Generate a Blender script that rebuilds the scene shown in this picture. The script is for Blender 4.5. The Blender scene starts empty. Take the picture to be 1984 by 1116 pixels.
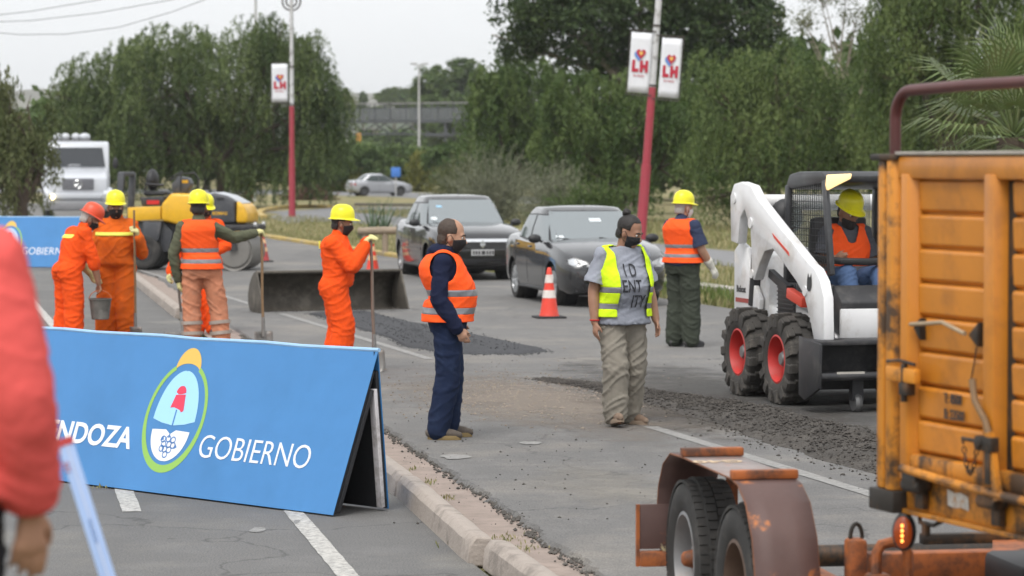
import bpy, bmesh, math, random
import numpy as np
from mathutils import Vector, Matrix, noise as mnoise
R = math.radians
random.seed(7); RNG = np.random.default_rng(7)
scene = bpy.context.scene
COL = scene.collection

# ------------------------------------------------------------------ camera
FPX = 5600.0; CAMH = 2.16; PITCH = math.atan(243.0/FPX)
cam_d = bpy.data.cameras.new('camera'); cam = bpy.data.objects.new('camera', cam_d); COL.objects.link(cam)
cam.location = (0, 0, CAMH); cam.rotation_euler = (math.pi/2-PITCH, 0, 0)
cam_d.sensor_width = 36.0; cam_d.lens = 36.0*FPX/1984.0
cam_d.clip_start = 0.3; cam_d.clip_end = 12000
cam_d.dof.use_dof = True; cam_d.dof.focus_distance = 19.5; cam_d.dof.aperture_fstop = 4.1
scene.camera = cam
# ------------------------------------------------------------------ light: overcast daylight
SUN_AZ, SUN_EL = R(200), R(58)
world = bpy.data.worlds.new('World'); scene.world = world; world.use_nodes = True
nt = world.node_tree; nt.nodes.clear()
wo = nt.nodes.new('ShaderNodeOutputWorld'); bg = nt.nodes.new('ShaderNodeBackground')
sky = nt.nodes.new('ShaderNodeTexSky'); sky.sky_type = 'NISHITA'; sky.sun_disc = False
sky.sun_elevation = SUN_EL; sky.sun_rotation = SUN_AZ; sky.air_density = 1.0; sky.dust_density = 6.0; sky.ozone_density = 1.0
hs = nt.nodes.new('ShaderNodeHueSaturation'); hs.inputs['Saturation'].default_value = 0.12; hs.inputs['Value'].default_value = 1.0
mixw = nt.nodes.new('ShaderNodeMix'); mixw.data_type = 'RGBA'; mixw.inputs[0].default_value = 0.62
nt.links.new(sky.outputs[0], hs.inputs['Color']); nt.links.new(hs.outputs[0], mixw.inputs[6])
mixw.inputs[7].default_value = (10.0, 10.2, 10.4, 1)          # the even cloud layer
nt.links.new(mixw.outputs[2], bg.inputs['Color']); bg.inputs['Strength'].default_value = 0.1
nt.links.new(bg.outputs[0], wo.inputs[0])
sun_d = bpy.data.lights.new('sun', 'SUN'); sun = bpy.data.objects.new('sun', sun_d); COL.objects.link(sun)
sun_d.energy = 1.25; sun_d.angle = R(25); sun_d.color = (1, .965, .91)
sd = Vector((math.sin(SUN_AZ)*math.cos(SUN_EL), math.cos(SUN_AZ)*math.cos(SUN_EL), math.sin(SUN_EL)))
sun.rotation_euler = sd.to_track_quat('Z', 'Y').to_euler()
vs = scene.view_settings; vs.view_transform = 'Standard'; vs.look = 'None'; vs.gamma = 1; vs.exposure = 0.62; vs.use_curve_mapping = False
scene.render.engine = 'CYCLES'; scene.cycles.use_denoising = True
scene.cycles.max_bounces = 6; scene.cycles.diffuse_bounces = 3; scene.cycles.transparent_max_bounces = 12
scene.cycles.volume_bounces = 0; scene.cycles.caustics_reflective = False; scene.cycles.caustics_refractive = False

# ------------------------------------------------------------------ survey helpers: where a sight line meets the ground or a depth
def sight(px, py):
    dx = (px-992)/FPX; dy = (558-py)/FPX
    c, s = math.cos(PITCH), math.sin(PITCH)
    return Vector((dx, c+dy*s, -s+dy*c))
def G(px, py, z=0.0):
    d = sight(px, py); t = (z-CAMH)/d.z
    return Vector((d.x*t, d.y*t, z))
def at(px, py, Y):
    d = sight(px, py); t = Y/d.y
    return Vector((d.x*t, Y, CAMH+d.z*t))

# ------------------------------------------------------------------ materials
MATS = {}
def mat(name, col, rough=.6, metal=0., var=.0, vscale=8., bump=0., bscale=40., col2=None, dirt=None, damt=.0, dscale=4.,
        coat=0., spec=.5, emit=None, estr=0., transl=0., alpha=1., attr=False, stretch=None, dlo=.5, dhi=.65, ior=None, bdist=.01):
    """procedural principled material: base colour with noise variation, optional second colour in shaped patches (wear, rust, dust), bump"""
    if name in MATS: return MATS[name]
    m = bpy.data.materials.new(name); m.use_nodes = True; MATS[name] = m
    t = m.node_tree; N = t.nodes; L = t.links
    b = N['Principled BSDF']; out = N['Material Output']
    b.inputs['Roughness'].default_value = rough; b.inputs['Metallic'].default_value = metal
    b.inputs['Specular IOR Level'].default_value = spec
    if ior: b.inputs['IOR'].default_value = ior
    if coat: b.inputs['Coat Weight'].default_value = coat; b.inputs['Coat Roughness'].default_value = .04
    tc = N.new('ShaderNodeTexCoord'); src = tc.outputs['Object']
    if stretch:
        mp = N.new('ShaderNodeMapping'); mp.inputs['Scale'].default_value = stretch; L.new(src, mp.inputs[0]); src = mp.outputs[0]
    c1 = (*col, 1)
    cur = None
    if attr:
        at_ = N.new('ShaderNodeAttribute'); at_.attribute_name = 'tint'
        mx = N.new('ShaderNodeMix'); mx.data_type = 'RGBA'; mx.inputs[6].default_value = c1; mx.inputs[7].default_value = (*(col2 or col), 1)
        L.new(at_.outputs['Fac'], mx.inputs[0]); cur = mx.outputs[2]
    if var > 0:
        n = N.new('ShaderNodeTexNoise'); n.inputs['Scale'].default_value = vscale; n.inputs['Detail'].default_value = 6; n.inputs['Roughness'].default_value = .65
        L.new(src, n.inputs['Vector'])
        mr = N.new('ShaderNodeMapRange'); mr.inputs[1].default_value = .25; mr.inputs[2].default_value = .75
        mr.inputs[3].default_value = 1-var; mr.inputs[4].default_value = 1+var; L.new(n.outputs[0], mr.inputs[0])
        mm = N.new('ShaderNodeMix'); mm.data_type = 'RGBA'; mm.blend_type = 'MULTIPLY'; mm.inputs[0].default_value = 1
        if cur: L.new(cur, mm.inputs[6])
        else: mm.inputs[6].default_value = c1
        L.new(mr.outputs[0], mm.inputs[7]); cur = mm.outputs[2]
    if dirt:
        n2 = N.new('ShaderNodeTexNoise'); n2.inputs['Scale'].default_value = dscale; n2.inputs['Detail'].default_value = 9; n2.inputs['Roughness'].default_value = .68
        L.new(src, n2.inputs['Vector'])
        mr2 = N.new('ShaderNodeMapRange'); mr2.inputs[1].default_value = dlo; mr2.inputs[2].default_value = dhi; mr2.inputs[4].default_value = damt
        L.new(n2.outputs[0], mr2.inputs[0])
        md = N.new('ShaderNodeMix'); md.data_type = 'RGBA'; L.new(mr2.outputs[0], md.inputs[0])
        if cur: L.new(cur, md.inputs[6])
        else: md.inputs[6].default_value = c1
        md.inputs[7].default_value = (*dirt, 1); cur = md.outputs[2]
    if cur: L.new(cur, b.inputs['Base Color'])
    else: b.inputs['Base Color'].default_value = c1
    if bump > 0:
        nb = N.new('ShaderNodeTexNoise'); nb.inputs['Scale'].default_value = bscale; nb.inputs['Detail'].default_value = 5; L.new(src, nb.inputs['Vector'])
        bp = N.new('ShaderNodeBump'); bp.inputs['Strength'].default_value = bump; bp.inputs['Distance'].default_value = bdist
        L.new(nb.outputs[0], bp.inputs['Height']); L.new(bp.outputs[0], b.inputs['Normal'])
    if emit: b.inputs['Emission Color'].default_value = (*emit, 1); b.inputs['Emission Strength'].default_value = estr
    if transl > 0:
        tr = N.new('ShaderNodeBsdfTranslucent'); ms = N.new('ShaderNodeMixShader'); ms.inputs[0].default_value = transl
        if cur: L.new(cur, tr.inputs['Color'])
        else: tr.inputs['Color'].default_value = c1
        L.new(b.outputs[0], ms.inputs[1]); L.new(tr.outputs[0], ms.inputs[2]); L.new(ms.outputs[0], out.inputs[0])
    if alpha < 1: b.inputs['Alpha'].default_value = alpha
    return m

# ------------------------------------------------------------------ object helpers
def tag(o, label=None, cat=None, group=None, kind=None):
    if label: o['label'] = label
    if cat: o['category'] = cat
    if group: o['group'] = group
    if kind: o['kind'] = kind
    return o
def thing(name, label, cat, loc=(0, 0, 0), rz=0., group=None):
    o = bpy.data.objects.new(name, None); COL.objects.link(o); o.empty_display_size = .1
    o.location = loc; o.rotation_euler = (0, 0, rz)
    return tag(o, label, cat, group)
def link(name, me, parent=None, m=None):
    o = bpy.data.objects.new(name, me); COL.objects.link(o); o.parent = parent
    if m and not me.materials: me.materials.append(m)
    return o
def copy_tree(o, parent=None):
    c = o.copy(); COL.objects.link(c); c.parent = parent
    for ch in list(o.children): copy_tree(ch, c)
    return c
def finish(me, ang=35):
    me.polygons.foreach_set('use_smooth', [True]*len(me.polygons))
    me.set_sharp_from_angle(angle=R(ang))

def frame(d):
    d = d.normalized(); a = Vector((0, 0, 1)) if abs(d.z) < .9 else Vector((0, 1, 0))
    x = a.cross(d).normalized(); return x, d.cross(x), d
class MB:
    """collects boxes, prisms, tubes, lathes as ONE mesh"""
    def __init__(s): s.v = []; s.f = []
    def add(s, vs, fs):
        n = len(s.v); s.v += [tuple(p) for p in vs]; s.f += [tuple(i+n for i in f) for f in fs]; return s
    def box(s, x0, x1, y0, y1, z0, z1, M=None):
        vs = [(x, y, z) for z in (z0, z1) for y in (y0, y1) for x in (x0, x1)]
        if M: vs = [M @ Vector(p) for p in vs]
        return s.add(vs, [(0, 2, 3, 1), (4, 5, 7, 6), (0, 1, 5, 4), (2, 6, 7, 3), (0, 4, 6, 2), (1, 3, 7, 5)])
    def bar(s, a, b, w, h, up=(0, 0, 1)):
        a = Vector(a); b = Vector(b); d = (b-a).normalized(); u = Vector(up)
        if abs(d.dot(u)) > .95: u = Vector((1, 0, 0))
        x = d.cross(u).normalized(); z = x.cross(d)
        vs = []
        for p in (a, b):
            for i, j in ((-1, -1), (1, -1), (1, 1), (-1, 1)): vs.append(p+x*(i*w/2)+z*(j*h/2))
        return s.add(vs, [(0, 3, 2, 1), (4, 5, 6, 7), (0, 1, 5, 4), (1, 2, 6, 5), (2, 3, 7, 6), (3, 0, 4, 7)])
    def prism(s, pts, a0, a1, axis='y'):
        """polygon pts extruded: axis y -> pts are (x,z); axis x -> (y,z); axis z -> (x,y)"""
        def P(p, a): return (p[0], a, p[1]) if axis == 'y' else ((a, p[0], p[1]) if axis == 'x' else (p[0], p[1], a))
        n = len(pts)
        area = sum(pts[i][0]*pts[(i+1) % n][1]-pts[(i+1) % n][0]*pts[i][1] for i in range(n))
        if area < 0: pts = pts[::-1]
        vs = [P(p, a0) for p in pts]+[P(p, a1) for p in pts]
        fl = axis == 'y'
        fs = [tuple(range(n)) if fl else tuple(range(n))[::-1], tuple(range(2*n-1, n-1, -1)) if fl else tuple(range(n, 2*n))]
        for i in range(n):
            j = (i+1) % n; q = (i, i+n, j+n, j) if fl else (i, j, j+n, i+n); fs.append(q)
        return s.add(vs, fs)
    def tube(s, path, r, seg=10, cap=True, closed=False):
        P = [Vector(p) for p in path]; n = len(P); rs = r if isinstance(r, (list, tuple)) else [r]*n
        vs = []; prev = None
        for i in range(n):
            if closed: d = P[(i+1) % n]-P[i-1]
            else: d = P[min(i+1, n-1)]-P[max(i-1, 0)]
            x, y, z = frame(d)
            if prev is not None:
                x = (prev-z*prev.dot(z)).normalized(); y = z.cross(x)
            prev = x
            for k in range(seg):
                a = 2*math.pi*k/seg; vs.append(P[i]+(x*math.cos(a)+y*math.sin(a))*rs[i])
        fs = []
        for i in range(n if closed else n-1):
            i2 = (i+1) % n
            for k in range(seg):
                k2 = (k+1) % seg; fs.append((i*seg+k, i*seg+k2, i2*seg+k2, i2*seg+k))
        if cap and not closed: fs += [tuple(range(seg))[::-1], tuple(range((n-1)*seg, n*seg))]
        return s.add(vs, fs)
    def lathe(s, prof, seg=24, axis='z', c=(0, 0, 0), sx=1., sy=1., close=False, cap=True):
        """prof = [(r, h)] from bottom to top"""
        vs = []; n = len(prof)
        for r, h in prof:
            for k in range(seg):
                a = 2*math.pi*k/seg; x, y = r*math.cos(a)*sx, r*math.sin(a)*sy
                p = (x, y, h) if axis == 'z' else ((h, x, y) if axis == 'x' else (y, h, x))
                vs.append((p[0]+c[0], p[1]+c[1], p[2]+c[2]))
        fs = []
        for i in range(n if close else n-1):
            j = (i+1) % n
            for k in range(seg):
                k2 = (k+1) % seg; fs.append((i*seg+k, i*seg+k2, j*seg+k2, j*seg+k))
        if not close and cap:
            if prof[0][0] > 1e-6: fs.append(tuple(range(seg))[::-1])
            if prof[-1][0] > 1e-6: fs.append(tuple(range((n-1)*seg, n*seg)))
        return s.add(vs, fs)
    def cyl(s, a, b, r, seg=16, r2=None): return s.tube([a, b], [r, r if r2 is None else r2], seg)
    def ell(s, c, r, seg=14, rings=9, M=None):
        vs = []; fs = []; c = Vector(c)
        for i in range(rings+1):
            t = math.pi*i/rings
            for k in range(seg):
                a = 2*math.pi*k/seg; p = Vector((math.sin(t)*math.cos(a)*r[0], math.sin(t)*math.sin(a)*r[1], -math.cos(t)*r[2]))
                vs.append((M @ p if M else p)+c)
        for i in range(rings):
            for k in range(seg):
                k2 = (k+1) % seg; fs.append((i*seg+k, i*seg+k2, (i+1)*seg+k2, (i+1)*seg+k))
        return s.add(vs, fs)
    def loft(s, rings, cap=True):
        n = len(rings[0]); vs = [p for r in rings for p in r]; fs = []
        for i in range(len(rings)-1):
            for k in range(n):
                k2 = (k+1) % n; fs.append((i*n+k, i*n+k2, (i+1)*n+k2, (i+1)*n+k))
        if cap: fs += [tuple(range(n))[::-1], tuple(range((len(rings)-1)*n, len(rings)*n))]
        return s.add(vs, fs)
    def grid(s, rows):
        n = len(rows[0]); vs = [p for r in rows for p in r]
        return s.add(vs, [(i*n+k, i*n+k+1, (i+1)*n+k+1, (i+1)*n+k) for i in range(len(rows)-1) for k in range(n-1)])
    def mesh(s, name, bevel=0., seg=2, ang=35, weld=True, bang=30, tri=False):
        bm = bmesh.new(); vv = [bm.verts.new(p) for p in s.v]
        for f in s.f:
            try: bm.faces.new([vv[i] for i in f])
            except ValueError: pass
        if weld: bmesh.ops.remove_doubles(bm, verts=bm.verts, dist=1e-5)
        bmesh.ops.dissolve_degenerate(bm, edges=bm.edges, dist=1e-6)
        if weld: bmesh.ops.recalc_face_normals(bm, faces=bm.faces)
        if bevel > 0:
            es = [e for e in bm.edges if len(e.link_faces) == 2 and e.calc_face_angle(0) > R(bang)]
            if es: bmesh.ops.bevel(bm, geom=es, offset=bevel, segments=seg, profile=.5, affect='EDGES', clamp_overlap=True)
        me = bpy.data.meshes.new(name); bm.to_mesh(me); bm.free(); finish(me, ang); return me
    def build(s, name, m, parent=None, bevel=0., seg=2, ang=35, weld=True, bang=30):
        return link(name, s.mesh(name, bevel, seg, ang, weld, bang), parent, m)

def bool_cut(o, cutters):
    """cuts openings; cutters are MB"""
    for c in cutters:
        co = bpy.data.objects.new('tmp_cutter', c.mesh('tmp_cutter')); COL.objects.link(co)
        md = o.modifiers.new('b', 'BOOLEAN'); md.operation = 'DIFFERENCE'; md.object = co; md.solver = 'EXACT'
        par = o.parent; o.parent = None
        dg = bpy.context.evaluated_depsgraph_get(); dg.update()
        me = bpy.data.meshes.new_from_object(o.evaluated_get(dg)); o.modifiers.clear(); old = o.data; mats = list(old.materials)
        o.data = me; o.parent = par
        bpy.data.meshes.remove(old); cm = co.data; bpy.data.objects.remove(co); bpy.data.meshes.remove(cm)
    finish(o.data, 35); return o

def text_mesh(txt, size, shear=0., offset=0., sx=1., extrude=.0015, spacing=1.):
    cu = bpy.data.curves.new('lettering', 'FONT'); cu.body = txt; cu.size = size; cu.shear = shear; cu.offset = offset; cu.extrude = extrude
    cu.space_character = spacing; cu.resolution_u = 4
    o = bpy.data.objects.new('tmp_text', cu); COL.objects.link(o)
    dg = bpy.context.evaluated_depsgraph_get(); dg.update()
    me = bpy.data.meshes.new_from_object(o.evaluated_get(dg))
    bpy.data.objects.remove(o); bpy.data.curves.remove(cu)
    if sx != 1: me.transform(Matrix.Diagonal((sx, 1, 1, 1)))
    me.materials.clear(); return me
# ================================================================== SETTING
def asphalt(name, col, patch, crack=True, dust=None, spk=.35, sc=1.0):
    m = bpy.data.materials.new(name); m.use_nodes = True; MATS[name] = m
    t = m.node_tree; N = t.nodes; L = t.links; b = N['Principled BSDF']
    tc = N.new('ShaderNodeTexCoord'); src = tc.outputs['Object']
    def noise(scale, det=6, rough=.6, vec=None):
        n = N.new('ShaderNodeTexNoise'); n.inputs['Scale'].default_value = scale; n.inputs['Detail'].default_value = det; n.inputs['Roughness'].default_value = rough
        L.new(vec or src, n.inputs['Vector']); return n.outputs[0]
    def rng(v, a, b_, c, d):
        r = N.new('ShaderNodeMapRange'); L.new(v, r.inputs[0])
        for i, q in zip((1, 2, 3, 4), (a, b_, c, d)): r.inputs[i].default_value = q
        return r.outputs[0]
    def mix(f, a, b_, mode='MIX'):
        x = N.new('ShaderNodeMix'); x.data_type = 'RGBA'; x.blend_type = mode
        if isinstance(f, float): x.inputs[0].default_value = f
        else: L.new(f, x.inputs[0])
        for k, q in ((6, a), (7, b_)):
            if isinstance(q, tuple): x.inputs[k].default_value = (*q, 1)
            else: L.new(q, x.inputs[k])
        return x.outputs[2]
    mp = N.new('ShaderNodeMapping'); mp.inputs['Scale'].default_value = (1.0, .16, 1); mp.inputs['Rotation'].default_value = (0, 0, R(-14)); L.new(src, mp.inputs[0])
    c = mix(rng(noise(.35, 7, .6, mp.outputs[0]), .35, .68, 0, 1), col, patch)           # long wear bands along the lanes
    c = mix(rng(noise(1.7, 8, .7), .5, .72, 0, .55), c, tuple(min(1, q*1.3) for q in col))   # pale scuffed patches
    if dust: c = mix(rng(noise(.5, 9, .72), .5, .66, 0, .75), c, dust)
    sp = rng(noise(95, 2, .5), .3, .72, 1-spk, 1+spk); c = mix(1.0, c, sp, 'MULTIPLY')         # aggregate
    sp2 = rng(noise(24, 3, .7), .62, .7, 0, .45); c = mix(sp2, c, tuple(q*.45 for q in col))
    if crack:
        vo = N.new('ShaderNodeTexVoronoi'); vo.feature = 'DISTANCE_TO_EDGE'; vo.inputs['Scale'].default_value = .27
        wn = N.new('ShaderNodeTexNoise'); wn.inputs['Scale'].default_value = 1.6; wn.inputs['Detail'].default_value = 6; L.new(src, wn.inputs['Vector'])
        ad = N.new('ShaderNodeVectorMath'); ad.operation = 'ADD'; L.new(src, ad.inputs[0]); L.new(wn.outputs['Color'], ad.inputs[1]); L.new(ad.outputs[0], vo.inputs['Vector'])
        cr = rng(vo.outputs['Distance'], .0, .006, .6, 0); c = mix(cr, c, tuple(q*.35 for q in col))
    L.new(c, b.inputs['Base Color']); b.inputs['Roughness'].default_value = .88; b.inputs['Specular IOR Level'].default_value = .3
    bp = N.new('ShaderNodeBump'); bp.inputs['Strength'].default_value = .6; bp.inputs['Distance'].default_value = .006; L.new(noise(110, 3), bp.inputs['Height']); L.new(bp.outputs[0], b.inputs['Normal'])
    return m
M_ROAD = asphalt('worn_road_asphalt', (.162, .158, .154), (.120, .117, .115), dust=(.225, .208, .186))
M_LANE = asphalt('side_lane_asphalt', (.152, .149, .146), (.118, .116, .114), dust=(.20, .19, .172))
M_FRESH = asphalt('fresh_asphalt', (.055, .056, .061), (.040, .041, .046), crack=False, spk=.7)
def grass_mat(name, g1, g2, dry, thr):
    m = bpy.data.materials.new(name); m.use_nodes = True; MATS[name] = m
    t = m.node_tree; N = t.nodes; L = t.links; b = N['Principled BSDF']; tc = N.new('ShaderNodeTexCoord')
    def noise(s, d=6):
        n = N.new('ShaderNodeTexNoise'); n.inputs['Scale'].default_value = s; n.inputs['Detail'].default_value = d; n.inputs['Roughness'].default_value = .7; L.new(tc.outputs['Object'], n.inputs['Vector']); return n.outputs[0]
    def mx(f, a, b_, lo, hi):
        r = N.new('ShaderNodeMapRange'); L.new(f, r.inputs[0]); r.inputs[1].default_value = lo; r.inputs[2].default_value = hi
        x = N.new('ShaderNodeMix'); x.data_type = 'RGBA'; L.new(r.outputs[0], x.inputs[0])
        for k, q in ((6, a), (7, b_)):
            if isinstance(q, tuple): x.inputs[k].default_value = (*q, 1)
            else: L.new(q, x.inputs[k])
        return x.outputs[2]
    c = mx(noise(3.0), g1, g2, .35, .65); c = mx(noise(.28, 9), c, dry, thr-.1, thr+.12)
    L.new(c, b.inputs['Base Color']); b.inputs['Roughness'].default_value = .95; b.inputs['Specular IOR Level'].default_value = .1
    bp = N.new('ShaderNodeBump'); bp.inputs['Distance'].default_value = .06; L.new(noise(18), bp.inputs['Height']); L.new(bp.outputs[0], b.inputs['Normal'])
    return m
M_GRASS = grass_mat('dry_grass', (.11, .13, .045), (.17, .165, .07), (.33, .28, .165), .48)
def sheet(name, pts, z, m, kind='structure'):
    mb = MB(); mb.add([(p[0], p[1], z) for p in pts], [tuple(range(len(pts)))])
    o = mb.build(name, m, weld=False); 
    if o.data.polygons[0].normal.z < 0: o.data.flip_normals()
    return tag(o, kind=kind)
tag(sheet('ground', [(-3000, -300), (3000, -300), (3000, 6000), (-3000, 6000)], -.03, M_GRASS), 'dry green and straw coloured verge ground around the roads')
# guide lines of the avenue: X as a function of Y
KP = [(-60, 12.6), (-20, 6.2), (0, 2.70), (14.2, .02), (15.8, -.288), (18.3, -.694), (40.5, -4.75), (54, -7.2), (120, -23.9), (420, -101)]
def interp(P, y):
    for (a, xa), (b, xb) in zip(P, P[1:]):
        if y <= b: return xa+(xb-xa)*(y-a)/(b-a)
    return P[-1][1]
def kerbX(y): return interp(KP, y)                       # left foot of the near kerb
def farX(y): return 3.1-.257*(y-42.4)                    # far edge of the carriageway
ys = [-60, -20, 0, 5, 10, 14.2, 15.8, 18.3, 22, 30, 40.5, 54, 80, 120, 420]
# side lane left of the kerb
sheet('side_lane', [(kerbX(y)+.02, y) for y in ys]+[(kerbX(y)-6.5, y) for y in ys[::-1]], 0., M_LANE)
# concrete gutter
M_GUT = mat('gutter_concrete', (.27, .215, .185), .9, var=.22, vscale=3., dirt=(.19, .155, .13), damt=.7, dscale=7, bump=.5, bscale=60)
sheet('gutter', [(kerbX(y)+.10, y) for y in ys]+[(kerbX(y)+.75, y) for y in ys[::-1]], .004, M_GUT)
# carriageway: overlay with a broken edge 4 cm thick over the gutter
rg = random.Random(3); left = []
y = -60.
while y < 420:
    st = .07 if 12 < y < 34 else (.5 if y < 80 else 6.)
    w = .585+.055*mnoise.noise((y*.8, 3.1, 0))+.035*mnoise.noise((y*4.0, 1.1, 0))+.02*rg.uniform(-1, 1)*(1 if st < 1 else 0)
    left.append((kerbX(y)+w, y)); y += st
mb = MB(); rows = []
for x, y in left:
    xr = farX(y); rows.append([(x+(xr-x)*k/4, y, .034) for k in range(5)])
mb.grid(rows)
nl = len(left); mb.add([(x, y, .034) for x, y in left]+[(x-.03+rg.uniform(-.02, .02), y, .003) for x, y in left], [(i, i+1, nl+i+1, nl+i) for i in range(nl-1)])
o = mb.build('road', M_ROAD, weld=False)
if o.data.polygons[0].normal.z < 0: o.data.flip_normals()
tag(o, kind='structure')
ROADZ = .034
# crumbled dark edge along the overlay: loose asphalt crumbs
def stones(n, fn, lo, hi, name, m, kind='stuff', flat=.7):
    V = []; F = []
    base = [(-1, 0, 0), (1, 0, 0), (0, -1, 0), (0, 1, 0), (0, 0, -1), (0, 0, 1)]
    fc = [(0, 2, 5), (2, 1, 5), (1, 3, 5), (3, 0, 5), (2, 0, 4), (1, 2, 4), (3, 1, 4), (0, 3, 4)]
    for i in range(n):
        p = fn(rg); s = lo+(hi-lo)*rg.random()**2.5; k = len(V); a = rg.uniform(0, 6.3); ca, sa = math.cos(a), math.sin(a)
        for q in base:
            q = [q[j]*s*rg.uniform(.6, 1.25) for j in range(3)]; V.append((p[0]+q[0]*ca-q[1]*sa, p[1]+q[0]*sa+q[1]*ca, p[2]+q[2]*flat))
        F += [(a_+k, b+k, c+k) for a_, b, c in fc]
    me = bpy.data.meshes.new(name); me.from_pydata(V, [], F); me.materials.append(m)
    o = bpy.data.objects.new(name, me); COL.objects.link(o); return tag(o, kind=kind)
M_CRUMB = mat('asphalt_crumb', (.085, .078, .07), .95, var=.35, vscale=9)
def edge_pt(r):
    y = r.uniform(13.5, 36); x = kerbX(y)+.56+r.gauss(0, .035); return (x, y, .012)
tag(stones(2600, edge_pt, .006, .022, 'asphalt_edge_crumbs', M_CRUMB), 'dark crumbs of broken asphalt along the gutter')
# near kerb: separate cast blocks, one of them knocked out of line
M_KERB = mat('kerb_concrete', (.345, .298, .262), .9, var=.18, vscale=5, dirt=(.185, .16, .14), damt=.85, dscale=5, bump=.7, bscale=45)
kerb = bpy.data.objects.new('kerb', None); COL.objects.link(kerb); tag(kerb, 'worn pale concrete kerb of cast blocks beside the gutter', kind='structure')
def kerb_block(y0, y1, dx=0., name='kerb_block', m=M_KERB, w=.15, h=.165, X=kerbX, par=kerb, chip=.02):
    mb = MB(); rings = []; n = max(2, int((y1-y0)/.12))
    for i in range(n+1):
        y = y0+(y1-y0)*i/n; x = X(y)+dx; e = .005*mnoise.noise((y*5, x*3, 1.3)); hh = h-.02+.003*mnoise.noise((y*3, 7, 2))
        end = .02*(1 if i in (0, n) else 0)
        rings.append([Vector(p) for p in [(x-.005, y, -.02), (x+w+.01, y, -.02), (x+w+e*.4, y, hh*.72), (x+w-.03+e, y, hh-end*.4), (x+.04+e, y, hh+.004-end*.4), (x+.006+e*.6, y, hh-.035-end)]])
    mb.loft(rings); o = mb.build(name, m, par, bevel=.008, seg=1, bang=40); return o
kerb_block(10.2, 12.6, .05); kerb_block(12.66, 15.42, .06); kerb_block(15.52, 18.6)
y = 18.66
while y < 30:
    kerb_block(y, y+2.9); y += 2.94
kerb_block(40.1, 43.0); y = 43.04
while y < 90:
    kerb_block(y, y+2.9); y += 2.94
# painted markings
def paint_mat(name, thr, base=(.62, .60, .56)):
    m = bpy.data.materials.new(name); m.use_nodes = True; t = m.node_tree; N = t.nodes; L = t.links; b = N['Principled BSDF']; MATS[name] = m
    tc = N.new('ShaderNodeTexCoord'); n = N.new('ShaderNodeTexNoise'); n.inputs['Scale'].default_value = 22; n.inputs['Detail'].default_value = 8; n.inputs['Roughness'].default_value = .75; L.new(tc.outputs['Object'], n.inputs['Vector'])
    r = N.new('ShaderNodeMapRange'); r.inputs[1].default_value = thr-.12; r.inputs[2].default_value = thr+.12; L.new(n.outputs[0], r.inputs[0])
    x = N.new('ShaderNodeMix'); x.data_type = 'RGBA'; L.new(r.outputs[0], x.inputs[0]); x.inputs[6].default_value = (.17, .165, .16, 1); x.inputs[7].default_value = (*base, 1)
    L.new(x.outputs[2], b.inputs['Base Color']); b.inputs['Roughness'].default_value = .8; return m
M_PAINT = paint_mat('worn_white_paint', .46, (.5, .485, .455)); M_PAINT2 = paint_mat('faded_white_paint', .5, (.29, .284, .272))
def stripe(p, q, w, z, m, name='painted_line', n=1, label=None):
    p = Vector((p[0], p[1], 0)); q = Vector((q[0], q[1], 0)); d = (q-p).normalized(); s = Vector((-d.y, d.x, 0))*(w/2)
    k = max(2, int((q-p).length/.15)); V = []; F = []
    for i in range(k+1):
        c = p+(q-p)*(i/k); e1, e2 = (1+rg.uniform(-.05, .05) for _ in range(2))
        V += [tuple(c+s*e1+Vector((0, 0, z))), tuple(c-s*e2+Vector((0, 0, z)))]
    F = [(2*i, 2*i+1, 2*i+3, 2*i+2) for i in range(k)]
    mb = MB().add(V, F); o = mb.build(name, m, weld=False)
    if o.data.polygons[0].normal.z < 0: o.data.flip_normals()
    tag(o, label, kind='structure'); return o
def lineX(y): return 1.04-.25*(y-23.5)
stripe((lineX(23.2), 23.2), (lineX(12), 12), .12, ROADZ+.004, M_PAINT2)
stripe((lineX(31.2), 31.2), (lineX(64), 64), .11, ROADZ+.004, M_PAINT2)
stripe(G(567, 990), G(690, 1135), .115, .004, M_PAINT)
stripe(G(236, 940), G(256, 992), .12, .004, M_PAINT)
stripe(G(112, 640), G(40, 560), .12, .004, M_PAINT)
# lime and chalk spots on the asphalt
for (x, y, w, h, m_, z) in [(498, 1028, .04, .04, M_PAINT2, .004), (885, 895, .11, .05, M_PAINT2, ROADZ+.005), (575, 1012, .02, .03, M_PAINT2, .006), (1030, 868, .08, .04, M_PAINT2, ROADZ+.005)]:
    c = G(x, y); pts = []
    for k in range(18):
        a = k/18*2*math.pi; rr = 1+.5*mnoise.noise((math.cos(a)*1.7+x, math.sin(a)*1.7, y)); pts.append((c.x+w*rr*math.cos(a), c.y+h*3*rr*math.sin(a)))
    sheet('lime_spot', pts, z, m_)
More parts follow.
